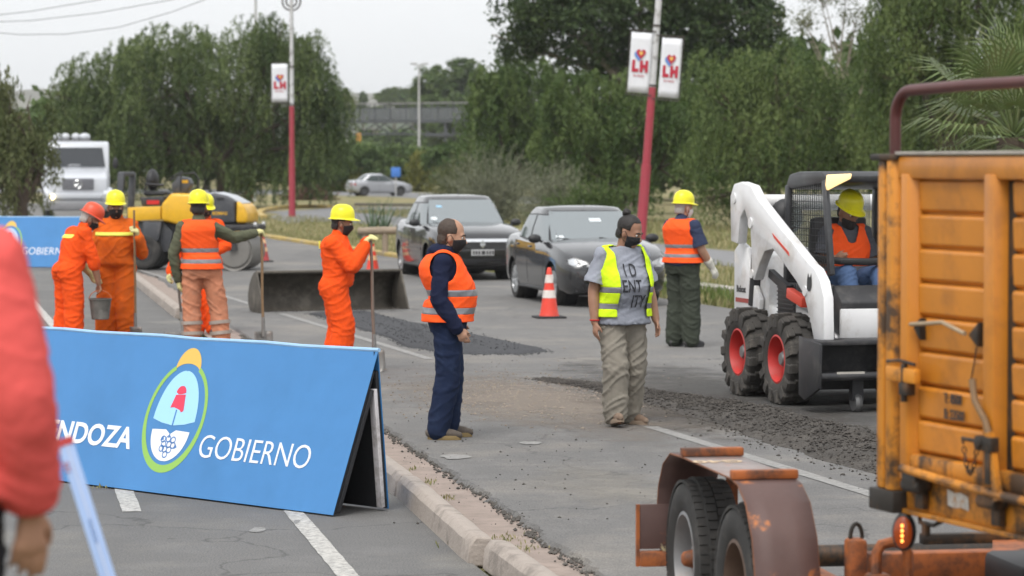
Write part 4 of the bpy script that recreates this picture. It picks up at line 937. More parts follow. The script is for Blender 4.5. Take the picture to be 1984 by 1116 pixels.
# ---- cones
M_CONE = mat('orange_cone_plastic', (.72, .055, .03), .5, var=.12, vscale=9, dirt=(.42, .06, .04), damt=.5); M_CONEW = mat('cone_white_band', (.68, .62, .58), .55, var=.15, vscale=14, dirt=(.5, .3, .25), damt=.5); M_CONEB = mat('black_rubber', (.02, .02, .022), .8, var=.3); M_CONEO = mat('faded_cone_band', (.72, .42, .22), .6, var=.2, vscale=14)
def cone(label, loc, h=.68, band=M_CONEW, m=M_CONE, rz=.2):
    t = thing('traffic_cone', label, 'cone', loc, rz, 'traffic cones on the road'); w = .205
    r = lambda z: .138-(.138-.028)*(z/h)**.95
    MB().lathe([(r(.03), .025)]+[(r(h*k/10), max(.03, h*k/10)) for k in range(0, 10)]+[(.028, h-.01), (.02, h), (.001, h)], 28).build('body', m, t)
    for a, b in ((.40, .555), (.70, .86)): MB().lathe([(r(h*a)+.003, h*a), (r(h*b)+.003, h*b)], 28).build('reflective_band', band, t)
    MB().box(-w, w, -w, w, 0, .028).build('base', M_CONEB, t, bevel=.012); return t
cone('bright orange cone with white bands in front of the near grey sedan', G(1064, 616, RZ), .69)
cone('orange cone behind the profile worker and the loader bucket', G(722, 527, RZ), .58, M_CONEO)
cone('faded dark red cone beside the roller drum', G(510, 507, RZ), .56, M_CONEO, mat('faded_red_cone', (.36, .04, .04), .6, var=.2))
cone('partly hidden cone at the end of the distant blue board', G(138, 508, 0), .9)
# ---- detached loader bucket
M_BKT = mat('worn_bucket_steel', (.085, .075, .062), .7, metal=.25, var=.35, vscale=5, dirt=(.17, .15, .125), damt=.8, dscale=4, bump=.2, bscale=30)
bl_, br_ = G(512, 608, RZ), G(793, 602, RZ); mid = (bl_+br_)/2; wd = (br_-bl_).length; rzb = math.atan2((br_-bl_).y, (br_-bl_).x)
t = thing('loader_bucket', 'wide brown steel loader bucket lying on the road behind the profile worker', 'bucket', mid, rzb)
prof = [(-.02, .0), (.50, .0), (.62, .03), (.70, .12), (.70, .24), (.64, .38), (.52, .50), (.42, .555), (.34, .56)]
rows = [[(x, y, z) for y, z in prof] for x in np.linspace(-wd/2, wd/2, 12)]
o = MB().grid(rows).build('shell', M_BKT, t, ang=50); md = o.modifiers.new('s', 'SOLIDIFY'); md.thickness = .014; md.offset = 1
for sx in (-1, 1):
    x = sx*wd/2; MB().prism([(.0, .0), (.5, -.002), (.63, .02), (.71, .12), (.71, .25), (.65, .39), (.53, .51), (.42, .57), (.32, .575), (.06, .10)], x-.012, x+.012, 'x').build('side_plate', M_BKT, t, bevel=.003)
MB().prism([(-.10, .0), (.06, .0), (.06, .022), (-.05, .02)], -wd/2-.02, wd/2+.02, 'x').build('cutting_edge', mat('polished_edge_steel', (.19, .185, .18), .5, metal=.5, var=.3, vscale=6), t, bevel=.003)
MB().tube([(-wd/2, .37, .565), (wd/2, .37, .565)], .028, 10).build('top_lip', M_BKT, t)
def spill(r): return (r.uniform(-wd/2+.05, wd/2-.05), r.uniform(.02, .45), .02)
o = stones(500, spill, .006, .02, 'asphalt_residue', M_MILL); o.parent = t; o['kind'] = 'stuff'
# ---- lamp posts with municipal banners
M_POLER = mat('dark_red_pole_paint', (.33, .035, .055), .5, var=.15, vscale=4, dirt=(.22, .04, .05), damt=.5); M_POLEW = mat('white_pole_paint', (.52, .52, .53), .6, var=.2, vscale=3, dirt=(.14, .13, .12), damt=.75, dscale=6); M_BAN = mat('white_banner_vinyl', (.68, .69, .73), .5, var=.04); M_BRK = mat('dark_bracket', (.05, .04, .035), .6); M_HEART = mat('banner_red', (.42, .01, .035), .5); M_HB = mat('banner_blue', (.10, .22, .55), .5)
def banner(par, c, w, h, name='banner'):
    """c: centre in post space, the sheet faces -y"""
    x0, x1, z0, z1 = c[0]-w/2, c[0]+w/2, c[2]-h/2, c[2]+h/2; y = c[1]
    rows = [[(x0+(x1-x0)*i/6, y+.012*math.sin(i*1.3+j*.7), z0+(z1-z0)*j/8) for i in range(7)] for j in range(9)]
    o = MB().grid(rows).build(name, M_BAN, par); md = o.modifiers.new('s', 'SOLIDIFY'); md.thickness = .004
    def P2(q, v, off=0): return Vector((c[0]+q*w, y-.02-off, c[2]+v*h))
    hr = [(.22*(16*math.sin(a)**3)/16, (.095*(13*math.cos(a)-5*math.cos(2*a)-2*math.cos(3*a)-math.cos(4*a))/16)) for a in np.linspace(0, 2*math.pi, 40)[:-1]]
    flat('heart_shadow', [[(x-.07, z+.115) for x, z in hr]], P2, M_HB, o, .0); flat('heart', [[(x+.02, z+.15) for x, z in hr]], P2, M_HEART, o, .003); flat('heart_centre', [[(x*.42+.02, z*.42+.155) for x, z in hr]], P2, M_PY, o, .006)
    for tx, q, v, ww, cp in (('L', -.37, -.16, .31, .20), ('H', .0, -.16, .39, .20)): place_text(text_mesh(tx, .2, offset=.017, extrude=.001), P2, q, v, ww, cp, .003, 'lettering', M_HEART, o)
    place_text(text_mesh('las heras', .1, offset=.001, extrude=.001), P2, -.27, -.235, .5, .04, .003, 'lettering', M_HEART, o)
    for zz in (z0-.05, z1+.05):
        MB().bar((x0-.02 if c[0] < 0 else 0, y, zz), (x1+.02 if c[0] > 0 else 0, y, zz), .03, .03).build('bracket', M_BRK, o)
    e = x0-.03 if c[0] < 0 else x1+.03; MB().bar((e, y, z0-.05), (e, y, z1+.05), .02, .02).build('bracket_upright', M_BRK, o)
def post(label, base, s, zr, ztop, lean=0.):
    t = thing('lamp_post', label, 'lamp post', base); t.rotation_euler = (0, lean, 0)
    MB().tube([(0, 0, 0), (0, 0, .4), (0, 0, zr*.52), (0, 0, zr*.521), (0, 0, zr)], [.15, .13, .125, .105, .10], 18).build('lower_pole', M_POLER, t)
    MB().tube([(0, 0, zr-.02), (0, 0, zr+.04), (0, 0, ztop)], [.098, .092, .07], 18).build('upper_pole', M_POLEW, t)
    for zz in (zr+.02, zr+1.55): MB().tube([(0, 0, zz), (0, 0, zz+.05)], .106, 16).build('clamp', M_BRK, t)
    return t
t = post('red and white lamp post with one banner beside the big pepper tree', G(566, 421, -.03), 48.6, 4.45, 9.3); banner(t, (-.47, -.1, 5.37), .64, 1.52)
for rr in (.36, .21): MB().tube([(rr*math.cos(a), 0, 8.62+rr*math.sin(a)) for a in np.linspace(0, 2*math.pi, 33)[:-1]], .035, 8, closed=True).build('ring_ornament', M_BRK, t)
MB().bar((0, 0, 9.28), (1.4, 0, 9.55), .09, .09).build('lamp_arm', M_POLEW, t); MB().ell((1.6, 0, 9.55), (.35, .15, .09)).build('lamp_head', M_POLEW, t)
t = post('leaning red and white lamp post with two banners behind the sedans', G(1240, 481, -.03), 76.7, 4.12, 9.0, R(4.2)); banner(t, (-.36, -.1, 4.72), .54, 1.53); banner(t, (.42, -.1, 4.64), .52, 1.52)
MB().bar((0, 0, 8.95), (1.4, 0, 9.2), .09, .09).build('lamp_arm', M_POLEW, t); MB().ell((1.6, 0, 9.2), (.35, .15, .09)).build('lamp_head', M_POLEW, t)
fb = G(812, 366, -.03); zt = at(817, 125, fb.y).z
t = thing('lamp_post', 'far slender double armed lamp post in front of the footbridge', 'lamp post', fb); M_FARP = mat('pale_pole', (.42, .42, .42), .6, var=.15)
MB().tube([(0, 0, 0), (0, 0, zt)], [.12, .07], 12).build('pole', M_FARP, t)
for sx in (-1, 1): MB().bar((0, 0, zt-.05), (sx*.75, 0, zt+.1), .08, .08).build('lamp_arm', M_FARP, t); MB().box(sx*.45-.25, sx*.45+.35, -.1, .1, zt+.08, zt+.16).build('lamp_head', M_FARP, t, bevel=.02)
p0 = at(493, 300, 165); t = thing('lamp_post', 'thin pole rising behind the crown of the big pepper tree', 'pole', (p0.x, 165, -.03)); MB().tube([(0, 0, 0), (.12, 0, 13)], [.11, .07], 10).build('pole', M_FARP, t); MB().box(-.3, .5, -.1, .1, 13, 13.1).build('lamp_head', M_FARP, t, bevel=.02)
M_CABLE = mat('black_cable', (.05, .05, .055), .6)
for i, (pl, lab) in enumerate([([(-60, 35), (60, 22), (190, 0), (300, -25)], 'uppermost power cable crossing the sky at the left'), ([(-60, 44), (60, 40), (190, 25), (330, 0), (430, -22)], 'middle power cable crossing the sky at the left'), ([(-60, 59), (40, 67), (130, 66), (230, 53), (330, 24), (395, 0), (460, -30)], 'lowest sagging power cable crossing the sky at the left')]):
    o = MB().tube([at(a, b, 118) for a, b in pl], .014, 6).build('power_cable', M_CABLE); tag(o, lab, 'cable', 'power cables')
# ---- small things beyond the road
b0 = G(767, 381, -.03); t = thing('road_sign', 'small blue square road sign beyond the silver car', 'road sign', b0); z1 = at(767, 333, b0.y).z
MB().tube([(0, 0, 0), (0, 0, z1)], .05, 10).build('post', M_FARP, t); MB().box(-.3, .3, -.09, -.06, z1-.3, z1+.32).build('plate', mat('blue_sign_plate', (.05, .18, .55), .5), t, bevel=.02)
b0 = at(695, 268, 300); t = thing('traffic_light', 'orange yellow traffic light hanging below the footbridge', 'traffic light', (b0.x, 300, -.03)); zz = b0.z
MB().tube([(-1.2, 0, 0), (-1.2, 0, zz+.6), (0, 0, zz+.7)], .07, 10).build('mast', M_FARP, t); MB().box(-.22, .22, -.2, .2, zz-.5, zz+.55).build('housing', mat('signal_yellow', (.62, .30, .03), .5), t, bevel=.04)
for k in range(3): MB().lathe([(.11, -.26), (.11, -.2)], 14, 'y', (0, 0, zz-.32+.34*k)).build('lens', M_CABLE, t)
b0 = G(482, 400, -.03); t = thing('wooden_post', 'orange brown square post on the grass under the pepper tree', 'post', b0); MB().box(-.2, .2, -.2, .2, 0, 1.5).build('shaft', mat('orange_brown_post', (.32, .16, .06), .8, var=.25, vscale=4), t, bevel=.03); MB().box(-.13, .13, -.13, .13, 1.5, 1.75).build('cap', mat('post_cap_red', (.3, .03, .03), .7), t, bevel=.03)
# log barrier and agaves by the far kerb
M_LOG = mat('weathered_log', (.27, .215, .16), .9, var=.3, vscale=6, stretch=(.6, 6, 6), bump=.5, bscale=30)
l0, l1 = at(702, 461, 66), at(782, 459, 66); l0.z = l1.z = .60; t = thing('log_barrier', 'weathered log rail on short posts left of the dark sedan', 'barrier', (l0.x, 66, -.03)); dx = l1.x-l0.x
MB().tube([(-.1, 0, .62), (dx*.5, .02, .64), (dx+.8, 0, .63)], [.085, .09, .08], 12).build('rail', M_LOG, t)
for k in (0.05, dx*.55, dx+.6): MB().tube([(k, .03, 0), (k, .03, .60)], .07, 10).build('post', M_LOG, t)
M_AG = mat('agave_leaf', (.085, .13, .075), .5, var=.2, vscale=5)
def agave(label, loc, n=13, ln=.55, sc=1.):
    t = thing('agave', label, 'plant', loc, 0, 'agaves on the verge')
    for i in range(n):
        a = i*2.4; tilt = .12+.75*(i/n); L_ = ln*sc*rg.uniform(.8, 1.1); d = Vector((math.cos(a)*math.sin(tilt), math.sin(a)*math.sin(tilt), math.cos(tilt))); s_ = Vector((-math.sin(a), math.cos(a), 0)); rows = []
        for k in range(6):
            v = k/5; w = .045*sc*(math.sin(min(1, v*1.6+.35)*1.57))*(1-v)**.6; c = d*(L_*v)+Vector((d.x, d.y, 0))*(.12*v*v*L_); nn = d.cross(s_); rows.append([c-s_*w+nn*.012, c, c+s_*w+nn*.012])
        MB().grid(rows).build('leaf', M_AG, t)
agave('agave with upright blue green blades left of the dark sedan', G(722, 462, -.03), 14, .95, 1.15); agave('agave partly hidden by the first one near the log rail', G(743, 461, -.03), 12, 1.0, 1.15); agave('small agave behind the profile worker near the kerb', G(700, 468, -.03), 8, .4)
# ================================================================== SKID STEER LOADER
M_TYRE = mat('tyre_rubber', (.028, .027, .026), .85, var=.25, vscale=7, dirt=(.085, .078, .07), damt=.6, dscale=6); M_TYRED = mat('dusty_tyre_rubber', (.045, .041, .037), .9, var=.3, vscale=6, dirt=(.13, .115, .098), damt=.75, dscale=5)
M_WPAINT = mat('white_machine_paint', (.70, .70, .71), .42, var=.06, vscale=4, dirt=(.45, .42, .38), damt=.55, dscale=3.2, coat=.2); M_RIMR = mat('red_rim_paint', (.52, .04, .035), .5, var=.15, vscale=8, dirt=(.25, .07, .06), damt=.6); M_BLACKM = mat('black_machine_paint', (.022, .022, .025), .5, var=.25, vscale=6, dirt=(.09, .085, .08), damt=.5, dscale=5); M_BLKPL = mat('black_plastic', (.02, .02, .022), .55, var=.15); M_ORANGEP = mat('orange_red_paint', (.62, .06, .03), .5)
M_CHROME = mat('cylinder_chrome', (.6, .6, .62), .2, metal=1.); M_GLASS = mat('vehicle_glass', (.10, .125, .135), .03, spec=1., ior=2.1); M_HUB = mat('hub_grey', (.18, .18, .18), .5, metal=.4, var=.2)
def wheel(par, c, r, w, rim, m_t, m_r, seg=40, lugs=0, lug_h=.03, lug_w=.10, dish=.05, out=-1, tread=0, spokes=0, name='wheel', hub=None):
    """wheel on the y axis: tyre (with lug blocks), rim, hub; out = side facing outwards (+1 / -1)"""
    t = bpy.data.objects.new(name, None); COL.objects.link(t); t.parent = par; t.location = c
    h = w/2; pr = [(rim, -h*.78), (rim+.02, -h*.9), (rim+(r-rim)*.45, -h), (rim+(r-rim)*.8, -h*.93), (r-.02, -h*.8), (r-.004, -h*.5), (r, 0), (r-.004, h*.5), (r-.02, h*.8), (rim+(r-rim)*.8, h*.93), (rim+(r-rim)*.45, h), (rim+.02, h*.9), (rim, h*.78)]
    ty = MB().lathe(pr, seg, 'y', close=True); tyre = ty.build('tyre', m_t, t, ang=60)
    if lugs:
        mb = MB()
        for i in range(lugs):
            for sd in (-1, 1):
                a = 2*math.pi*(i+(.5 if sd > 0 else 0))/lugs; M_ = Matrix.Rotation(a, 4, 'Y')
                for (x0, x1, y0, y1, z0, z1) in ((-lug_w/2, lug_w/2, .0, h*.55, r-.02, r+lug_h), (-lug_w*.2, lug_w*.75, h*.5, h*.96, r-.03, r+lug_h*.85), (-lug_w*.1, lug_w*.8, h*.88, h*1.05, r-.11, r+lug_h*.3)):
                    ya, yb = (y0, y1) if sd > 0 else (-y1, -y0); mb.box(x0, x1, ya, yb, z0, z1, M_)
        mb.build('tread', m_t, tyre, bevel=.006, seg=1)
    if tread:          # road tyre: circumferential ribs cut by sipes
        mb = MB(); nb = tread; ribs = [-.36, -.12, .12, .36]
        for i in range(nb):
            for j, yy in enumerate(ribs):
                a = 2*math.pi*(i+.5*(j % 2))/nb; M_ = Matrix.Rotation(a, 4, 'Y'); ln = 2*math.pi*r/nb*.43; mb.box(-ln, ln, (yy-.105)*w, (yy+.105)*w, r-.02, r+.006-.012*(abs(yy) > .3), M_)
        mb.build('tread', m_t, tyre)
    o_ = out*h; ro = MB().lathe([(rim+.012, o_*.86), (rim-.004, o_*.9), (rim-.012, o_*.7), (rim*.9, o_*.7-out*dish*.8), (rim*.62, o_*.7-out*dish), (rim*.34, o_*.7-out*dish*.75), (rim*.30, o_*.7-out*dish*.3), (.001, o_*.7-out*dish*.3)], seg, 'y', cap=False); ro.build('rim', m_r, t, ang=40)
    i_ = MB().lathe([(rim+.002, -o_*.85), (rim-.01, -o_*.6), (rim*.5, -o_*.4), (.001, -o_*.4)], 20, 'y', cap=False).build('rim_back', M_BLKPL, t)
    hb = MB(); yb = o_*.7-out*dish
    for k in range(6):
        a = k*math.pi/3; hb.cyl((rim*.42*math.cos(a), yb, rim*.42*math.sin(a)), (rim*.42*math.cos(a), yb+out*.025, rim*.42*math.sin(a)), .012, 8)
    hb.build('wheel_nuts', hub or M_HUB, t)
    if lugs: MB().lathe([(.001, o_*.7-out*dish*.1), (.05, o_*.7-out*dish*.12), (.075, o_*.7-out*dish*.4), (.08, o_*.7-out*dish*.9)] if out < 0 else [(.08, o_*.7-out*dish*.9), (.075, o_*.7-out*dish*.4), (.05, o_*.7-out*dish*.12), (.001, o_*.7-out*dish*.1)], 20, 'y').build('hub', M_HUB, t); MB().lathe([(rim*.30, o_*.7-out*dish*.70), (rim*.26, o_*.7-out*dish*.70)], 32, 'y', cap=False).build('rim_shadow_ring', M_BLKPL, t)  # hub, then a black ring painting shadow into the dished rim
    if spokes:
        sb = MB()
        for k in range(spokes):
            a = 2*math.pi*k/spokes; c_, s_ = math.cos(a), math.sin(a); sb.bar((rim*.3*c_, o_*.7-out*dish*.25, rim*.3*s_), (rim*.95*c_, o_*.78, rim*.95*s_), rim*.26, .02, (0, 1, 0))
        sb.build('spokes', m_r, t, bevel=.004)
    return t
LA = R(-90+15.5); t = LOADER = thing('skid_steer_loader', 'white skid steer loader with red rims and a seated driver', 'loader', (2.988, 26.066, RZ), LA)
for x in (-.5, .5):
    for y in (-.71, .71): wheel(t, (x, y, .40), .385, .27, .205, M_TYRED, M_RIMR, lugs=15, lug_h=.022, lug_w=.085, dish=.12, out=-1 if y < 0 else 1)
MB().prism([(-.95, .28), (.85, .24), (.95, .4), (.9, .62), (.5, .75), (-.5, .82), (-1.05, .80), (-1.05, .45)], -.5, .5).build('chassis', M_WPAINT, t, bevel=.02)
MB().prism([(-1.12, .62), (-.35, .72), (-.30, 1.02), (-.45, 1.28), (-1.02, 1.34), (-1.12, 1.2)], -.60, .60).build('engine_cover', M_WPAINT, t, bevel=.04)
MB().prism([(-.62, .86), (.05, .80), (.62, .72), (.70, .60), (-.7, .66)], -.585, .585).build('body_side', M_WPAINT, t, bevel=.02)
gv = MB(); gv.box(-.10, .32, -.592, -.572, .76, 1.05); gv.build('side_grille', M_BLKPL, t, bevel=.01)
for k in range(7): MB().box(-.09, .31, -.602, -.594, .78+.037*k, .792+.037*k).build('grille_slat', M_BLACKM, t)
for sy in (-1, 1):
    y0, y1 = (-.66, -.61) if sy < 0 else (.61, .66)
    up = [(-1.05, .70), (-.40, .88), (-.55, 1.05), (-.70, 1.37), (-.72, 1.6), (-.55, 1.88), (-.70, 1.95), (-.86, 1.84), (-.92, 1.40), (-1.07, 1.31)]
    o = MB().prism([(-1.06, .62), (-.42, .70), (-.38, .88), (-.62, 1.10), (-.70, 1.34), (-.90, 1.40), (-1.06, 1.31)], y0, y1).build('rear_upright', M_WPAINT, t, bevel=.012)
    ya, yb = (-.76, -.665) if sy < 0 else (.665, .76)
    arm = [(-.88, 1.40), (-.90, 1.82), (-.80, 1.93), (-.62, 1.95), (-.36, 1.92), (-.18, 1.80), (.33, 1.58), (1.10, 1.255), (1.22, 1.22), (1.36, 1.12), (1.44, .98), (1.46, .62), (1.22, .60), (1.12, .78), (.98, .98), (.78, 1.10), (.22, 1.36), (.0, 1.33), (-.12, 1.22), (-.26, 1.06), (-.34, 1.10), (-.33, 1.3), (-.36, 1.52), (-.52, 1.70), (-.64, 1.62), (-.70, 1.38)]
    a_ = MB().prism(arm, ya, yb).build('lift_arm', M_WPAINT, t, bevel=.014)
    ysd = ya-.004 if sy < 0 else yb+.004
    for (cx, cz, rr) in ((-.78, 1.80, .05), (-.30, 1.12, .04), (-.34, 1.58, .05), (1.02, 1.02, .045)): MB().cyl((cx, ya-.012, cz), (cx, yb+.012, cz), rr, 18).build('pivot_pin', M_WPAINT, a_)
    MB().prism([(.22, 1.50), (.62, 1.345), (.64, 1.31), (.26, 1.46)], ysd-.002, ysd+.002).build('red_stripe', M_ORANGEP, a_)
    cy = sy*.63; MB().cyl((-.60, cy, .82), (-.52, cy, 1.28), .055, 16).build('lift_cylinder', M_BLKPL, t); MB().cyl((-.52, cy, 1.28), (-.42, cy, 1.60), .028, 12).build('cylinder_rod', M_CHROME, t)
    MB().box(.18, .56, min(sy*.69, sy*.62), max(sy*.69, sy*.62), .985, 1.075, Matrix.Rotation(R(11), 4, 'Y')).build('arm_stop', M_ORANGEP, t, bevel=.008)
    MB().bar((-.15, sy*.635, 1.13), (.30, sy*.635, 1.0), .05, .075).build('link', M_BLACKM, t)
    MB().tube([(1.0, sy*.60, 1.0), (1.12, sy*.58, .86), (1.2, sy*.58, .62), (1.18, sy*.57, .42)], .022, 8).build('hose', M_BLKPL, t)
MB().tube([(-.62, -.66, 1.76), (-.62, .66, 1.76)], .075, 14).build('cross_tube', M_WPAINT, t); MB().ell((-.50, -.36, 1.63), (.12, .16, .17)).build('exhaust_cover', M_BLKPL, t)
# cab: roof, pillars, mesh sides, rear window
M_CABG = mat('cab_dark_grey', (.035, .036, .04), .45, var=.15, dirt=(.10, .10, .10), damt=.35)
MB().prism([(-.30, 1.93), (-.22, 2.02), (.0, 2.045), (.56, 2.05), (.66, 2.01), (.64, 1.95), (-.28, 1.88)], -.44, .44).build('cab_roof', M_CABG, t, bevel=.02)
for sy in (-1, 1):
    y = sy*.425
    MB().bar((.62, y, 1.97), (.78, y, 1.14), .05, .075).build('front_pillar', M_CABG, t, bevel=.012); MB().bar((-.26, y, 1.92), (-.30, y, .98), .05, .085).build('rear_pillar', M_CABG, t, bevel=.012)
    MB().bar((-.30, y, 1.0), (.80, y, 1.02), .05, .08).build('cab_sill', M_CABG, t, bevel=.012)
    MB().bar((.28, y, 1.93), (.30, y, 1.04), .03, .05).build('middle_pillar', M_CABG, t) if sy > 0 else None
    ms = MB()
    for k in range(19): x = -.25+.052*k; ms.cyl((x-.005, y, 1.93), (x+.003*k, y, 1.04), .0038, 5)
    for k in range(15): z = 1.06+.06*k; ms.cyl((-.28, y, z), (.74-.16*(z-1.14), y, z), .0038, 5)
    ms.build('side_mesh', M_BLKPL, t, weld=False)
MB().box(-.30, -.27, -.40, .40, 1.02, 1.20).build('rear_wall', M_CABG, t)
MB().box(-.295, -.285, -.38, .38, 1.22, 1.86).build('rear_window', mat('clear_cab_glass', (.55, .62, .62), .05, alpha=.35, spec=.8), t)
lp = MB(); lp.prism([(-.43, 2.02), (-.20, 2.03), (-.21, 1.985), (-.33, 1.93), (-.43, 1.88), (-.44, 1.93)], .655, .70, 'x'); lp.build('work_lamp', mat('lit_lamp_lens', (.5, .42, .25), .3, emit=(1., .66, .26), estr=.85), t, bevel=.012)
lp = MB(); lp.prism([(.43, 2.02), (.19, 2.035), (.20, 1.975), (.33, 1.90), (.43, 1.86), (.445, 1.92)], .655, .70, 'x'); lp.build('work_lamp', MATS['lit_lamp_lens'], t, bevel=.012)
# seat, bar, floor, front step
MB().prism([(-.24, 1.02), (-.20, 1.62), (-.06, 1.64), (-.08, 1.10), (.28, 1.06), (.30, .98), (-.2, .96)], -.26, .26).build('seat', M_BLKPL, t, bevel=.04)
MB().tube([(-.1, -.36, 1.30), (.36, -.35, 1.27), (.52, -.22, 1.255), (.54, 0, 1.25), (.52, .22, 1.255), (.36, .35, 1.27), (-.1, .36, 1.30)], .032, 10).build('seat_bar', M_BLKPL, t)
MB().prism([(.50, .70), (.96, .62), (1.0, .92), (.82, 1.06), (.60, 1.0)], -.42, .42).build('front_step', M_BLACKM, t, bevel=.02); MB().box(.955, 1.0, -.42, .42, .60, .86).build('front_panel', M_WPAINT, t, bevel=.01)
MB().box(1.002, 1.006, -.05, .03, .70, .80).build('warning_label', mat('label_print', (.68, .5, .42), .6, var=.3, vscale=60), t)
# attachment: black planer with side plates
at_ = [(1.18, .16), (1.62, .12), (1.68, .2), (1.62, .55), (1.5, .64), (1.18, .64)]
AT = thing('milling_attachment', 'black steel planer box carried on the front of the skid steer loader', 'attachment', LOADER.location, LA)
MB().prism([(1.18, .62), (1.20, .20), (1.26, .18), (1.26, .58), (1.55, .58), (1.55, .62)], -.84, .62).build('housing', M_BLACKM, AT, bevel=.008)
MB().box(1.26, 1.60, -.84, .60, .30, .34).build('shelf', M_BLACKM, AT, bevel=.006); MB().tube([(1.58, -.84, .32), (1.58, .6, .32)], .035, 12).build('bar', M_BLACKM, AT)
MB().prism([(1.16, .64), (1.64, .60), (1.62, .22), (1.3, .10), (1.16, .14)], -.875, -.845).build('side_plate', M_BLACKM, AT, bevel=.006)
MB().prism([(1.10, .70), (1.78, .66), (1.86, .30), (1.80, .03), (1.12, .03)], -.12, -.07).build('side_plate', M_BLACKM, AT, bevel=.006); MB().prism([(1.10, .70), (1.78, .66), (1.86, .30), (1.80, .03), (1.12, .03)], .60, .65).build('side_plate', M_BLACKM, AT, bevel=.006)
MB().lathe([(.30, -.06), (.30, .58)], 28, 'y', (1.45, 0, .30)).build('milling_drum', M_BLACKM, AT); MB().lathe([(.075, -.03), (.085, 0), (.075, .03)], 18, 'y', (1.42, -.45, .085)).build('depth_wheel', M_HUB, AT); MB().box(1.38, 1.46, -.50, -.40, .10, .32).build('wheel_fork', M_BLACKM, AT)
MB().box(1.60, 1.606, -.70, -.45, .335, .36).build('sticker', mat('worn_sticker', (.42, .40, .36), .7), AT)
# lettering
def put_text(par, txt, size, p, xd, yd, m, name='lettering', off=0., extrude=.001, sx=1.):
    me = text_mesh(txt, size, offset=off, extrude=extrude, sx=sx); xd = Vector(xd).normalized(); yd = Vector(yd).normalized(); zd = xd.cross(yd); M_ = Matrix((xd, yd, zd)).transposed().to_4x4(); M_.translation = Vector(p); me.transform(M_); return link(name, me, par, m)
M_LETK = mat('dark_lettering', (.03, .03, .032), .6)
put_text(t, 'Bobcat', .085, (-.98, -.6635, .93), (1, 0, 0), (0, 0, 1), M_LETK, off=.002)
MB().box(-1.0, -.66, -.6655, -.6615, .835, .875).build('stripe_decal', mat('decal_red', (.30, .05, .04), .6), t); put_text(t, 'S650', .07, (-.98, -.6635, .735), (1, 0, 0), (0, 0, 1), M_LETK, off=.004)
cat = MB(); cat.add([(x+1.12, -.764, z+1.06) for x, z in [(-.06, -.02), (-.05, .07), (-.03, .12), (-.01, .085), (.02, .085), (.04, .12), (.055, .06), (.05, 0), (.02, -.035), (-.02, -.04)]], [tuple(range(10))]); cat.build('animal_head_decal', M_LETK, t, weld=False)
put_text(AT, 'Bobcat', .06, (1.2, -.1215, .60), (1, 0, 0), (0, 0, 1), MATS['worn_sticker'], off=.002)
# the driver
P = Person('bearded driver in orange vest and yellow helmet sitting inside the loader cab', LOADER.matrix_basis @ Vector((.05, 0, .155)), LA-R(90), SKIN2, 1.0,
    dict(pel=(0, -.02, .92), hipl=(-.10, .0, .90), hipr=(.10, .0, .90), kneel=(-.15, .44, .98), kneer=(.16, .44, .98), ankl=(-.15, .60, .62), ankr=(.16, .60, .62), toel=(-.16, .74, .60), toer=(.17, .74, .60), chest=(0, -.02, 1.24), neck=(0, .02, 1.40), head=(0, .07, 1.525), shl=(-.168, .0, 1.335), shr=(.168, .0, 1.335), ell=(-.25, .05, 1.06), wrl=(-.2, .29, 1.06), elr=(.26, .08, 1.08), wrr=(.22, .30, 1.12)), head=(.28, .42), build=1.12)
P.body(curl=(.7, .7)); P.top('shirt', C_GREYS, to=.4, cuff=.012, collar=True); P.trousers(C_JEAN2); P.shoes(M_BLKBOOT, M_SHOES); P.vest(C_VEST, M_REFL, z0=.93, stripes=((1.0, 1.045),), inf=.044); P.eyes(); P.hair(M_HAIR); P.helmet(M_HELY)
bl = Blob(); H = P.HM
for q in np.linspace(-1.3, 1.3, 13): bl.limb(H @ Vector((math.sin(q)*.066, .018+math.cos(q)*.068, -.05)), H @ Vector((math.sin(q)*.05, .03+math.cos(q)*.06, -.105)), .018, .02)
skin('beard', bl, M_HAIR, P.t, .007, 3, wr=.004, ws=40)
# ================================================================== ORANGE TRUCK BED AND TRAILER
M_ORT = mat('orange_truck_paint', (.56, .205, .018), .46, var=.14, vscale=2.2, dirt=(.27, .10, .02), damt=.65, dscale=2.6, coat=.15, bump=.06, bscale=7); M_ORW = mat('chipped_orange_paint', (.58, .225, .02), .55, var=.15, vscale=4, dirt=(.035, .024, .017), damt=.95, dscale=5.5, dlo=.47, dhi=.60, bump=.25, bscale=18); M_GREASE = mat('greasy_black_steel', (.022, .017, .013), .6, var=.35, vscale=8, dirt=(.16, .07, .02), damt=.6, dscale=8); M_RUSTBAR = mat('dark_red_bar', (.085, .022, .022), .45, var=.25, vscale=8, dirt=(.05, .02, .015), damt=.6)
TA = R(-90+21); t = TRUCK = thing('truck_bed', 'orange high sided truck bed with chipped corner posts at the right edge', 'truck', (1.40, 10.77, 0), TA)
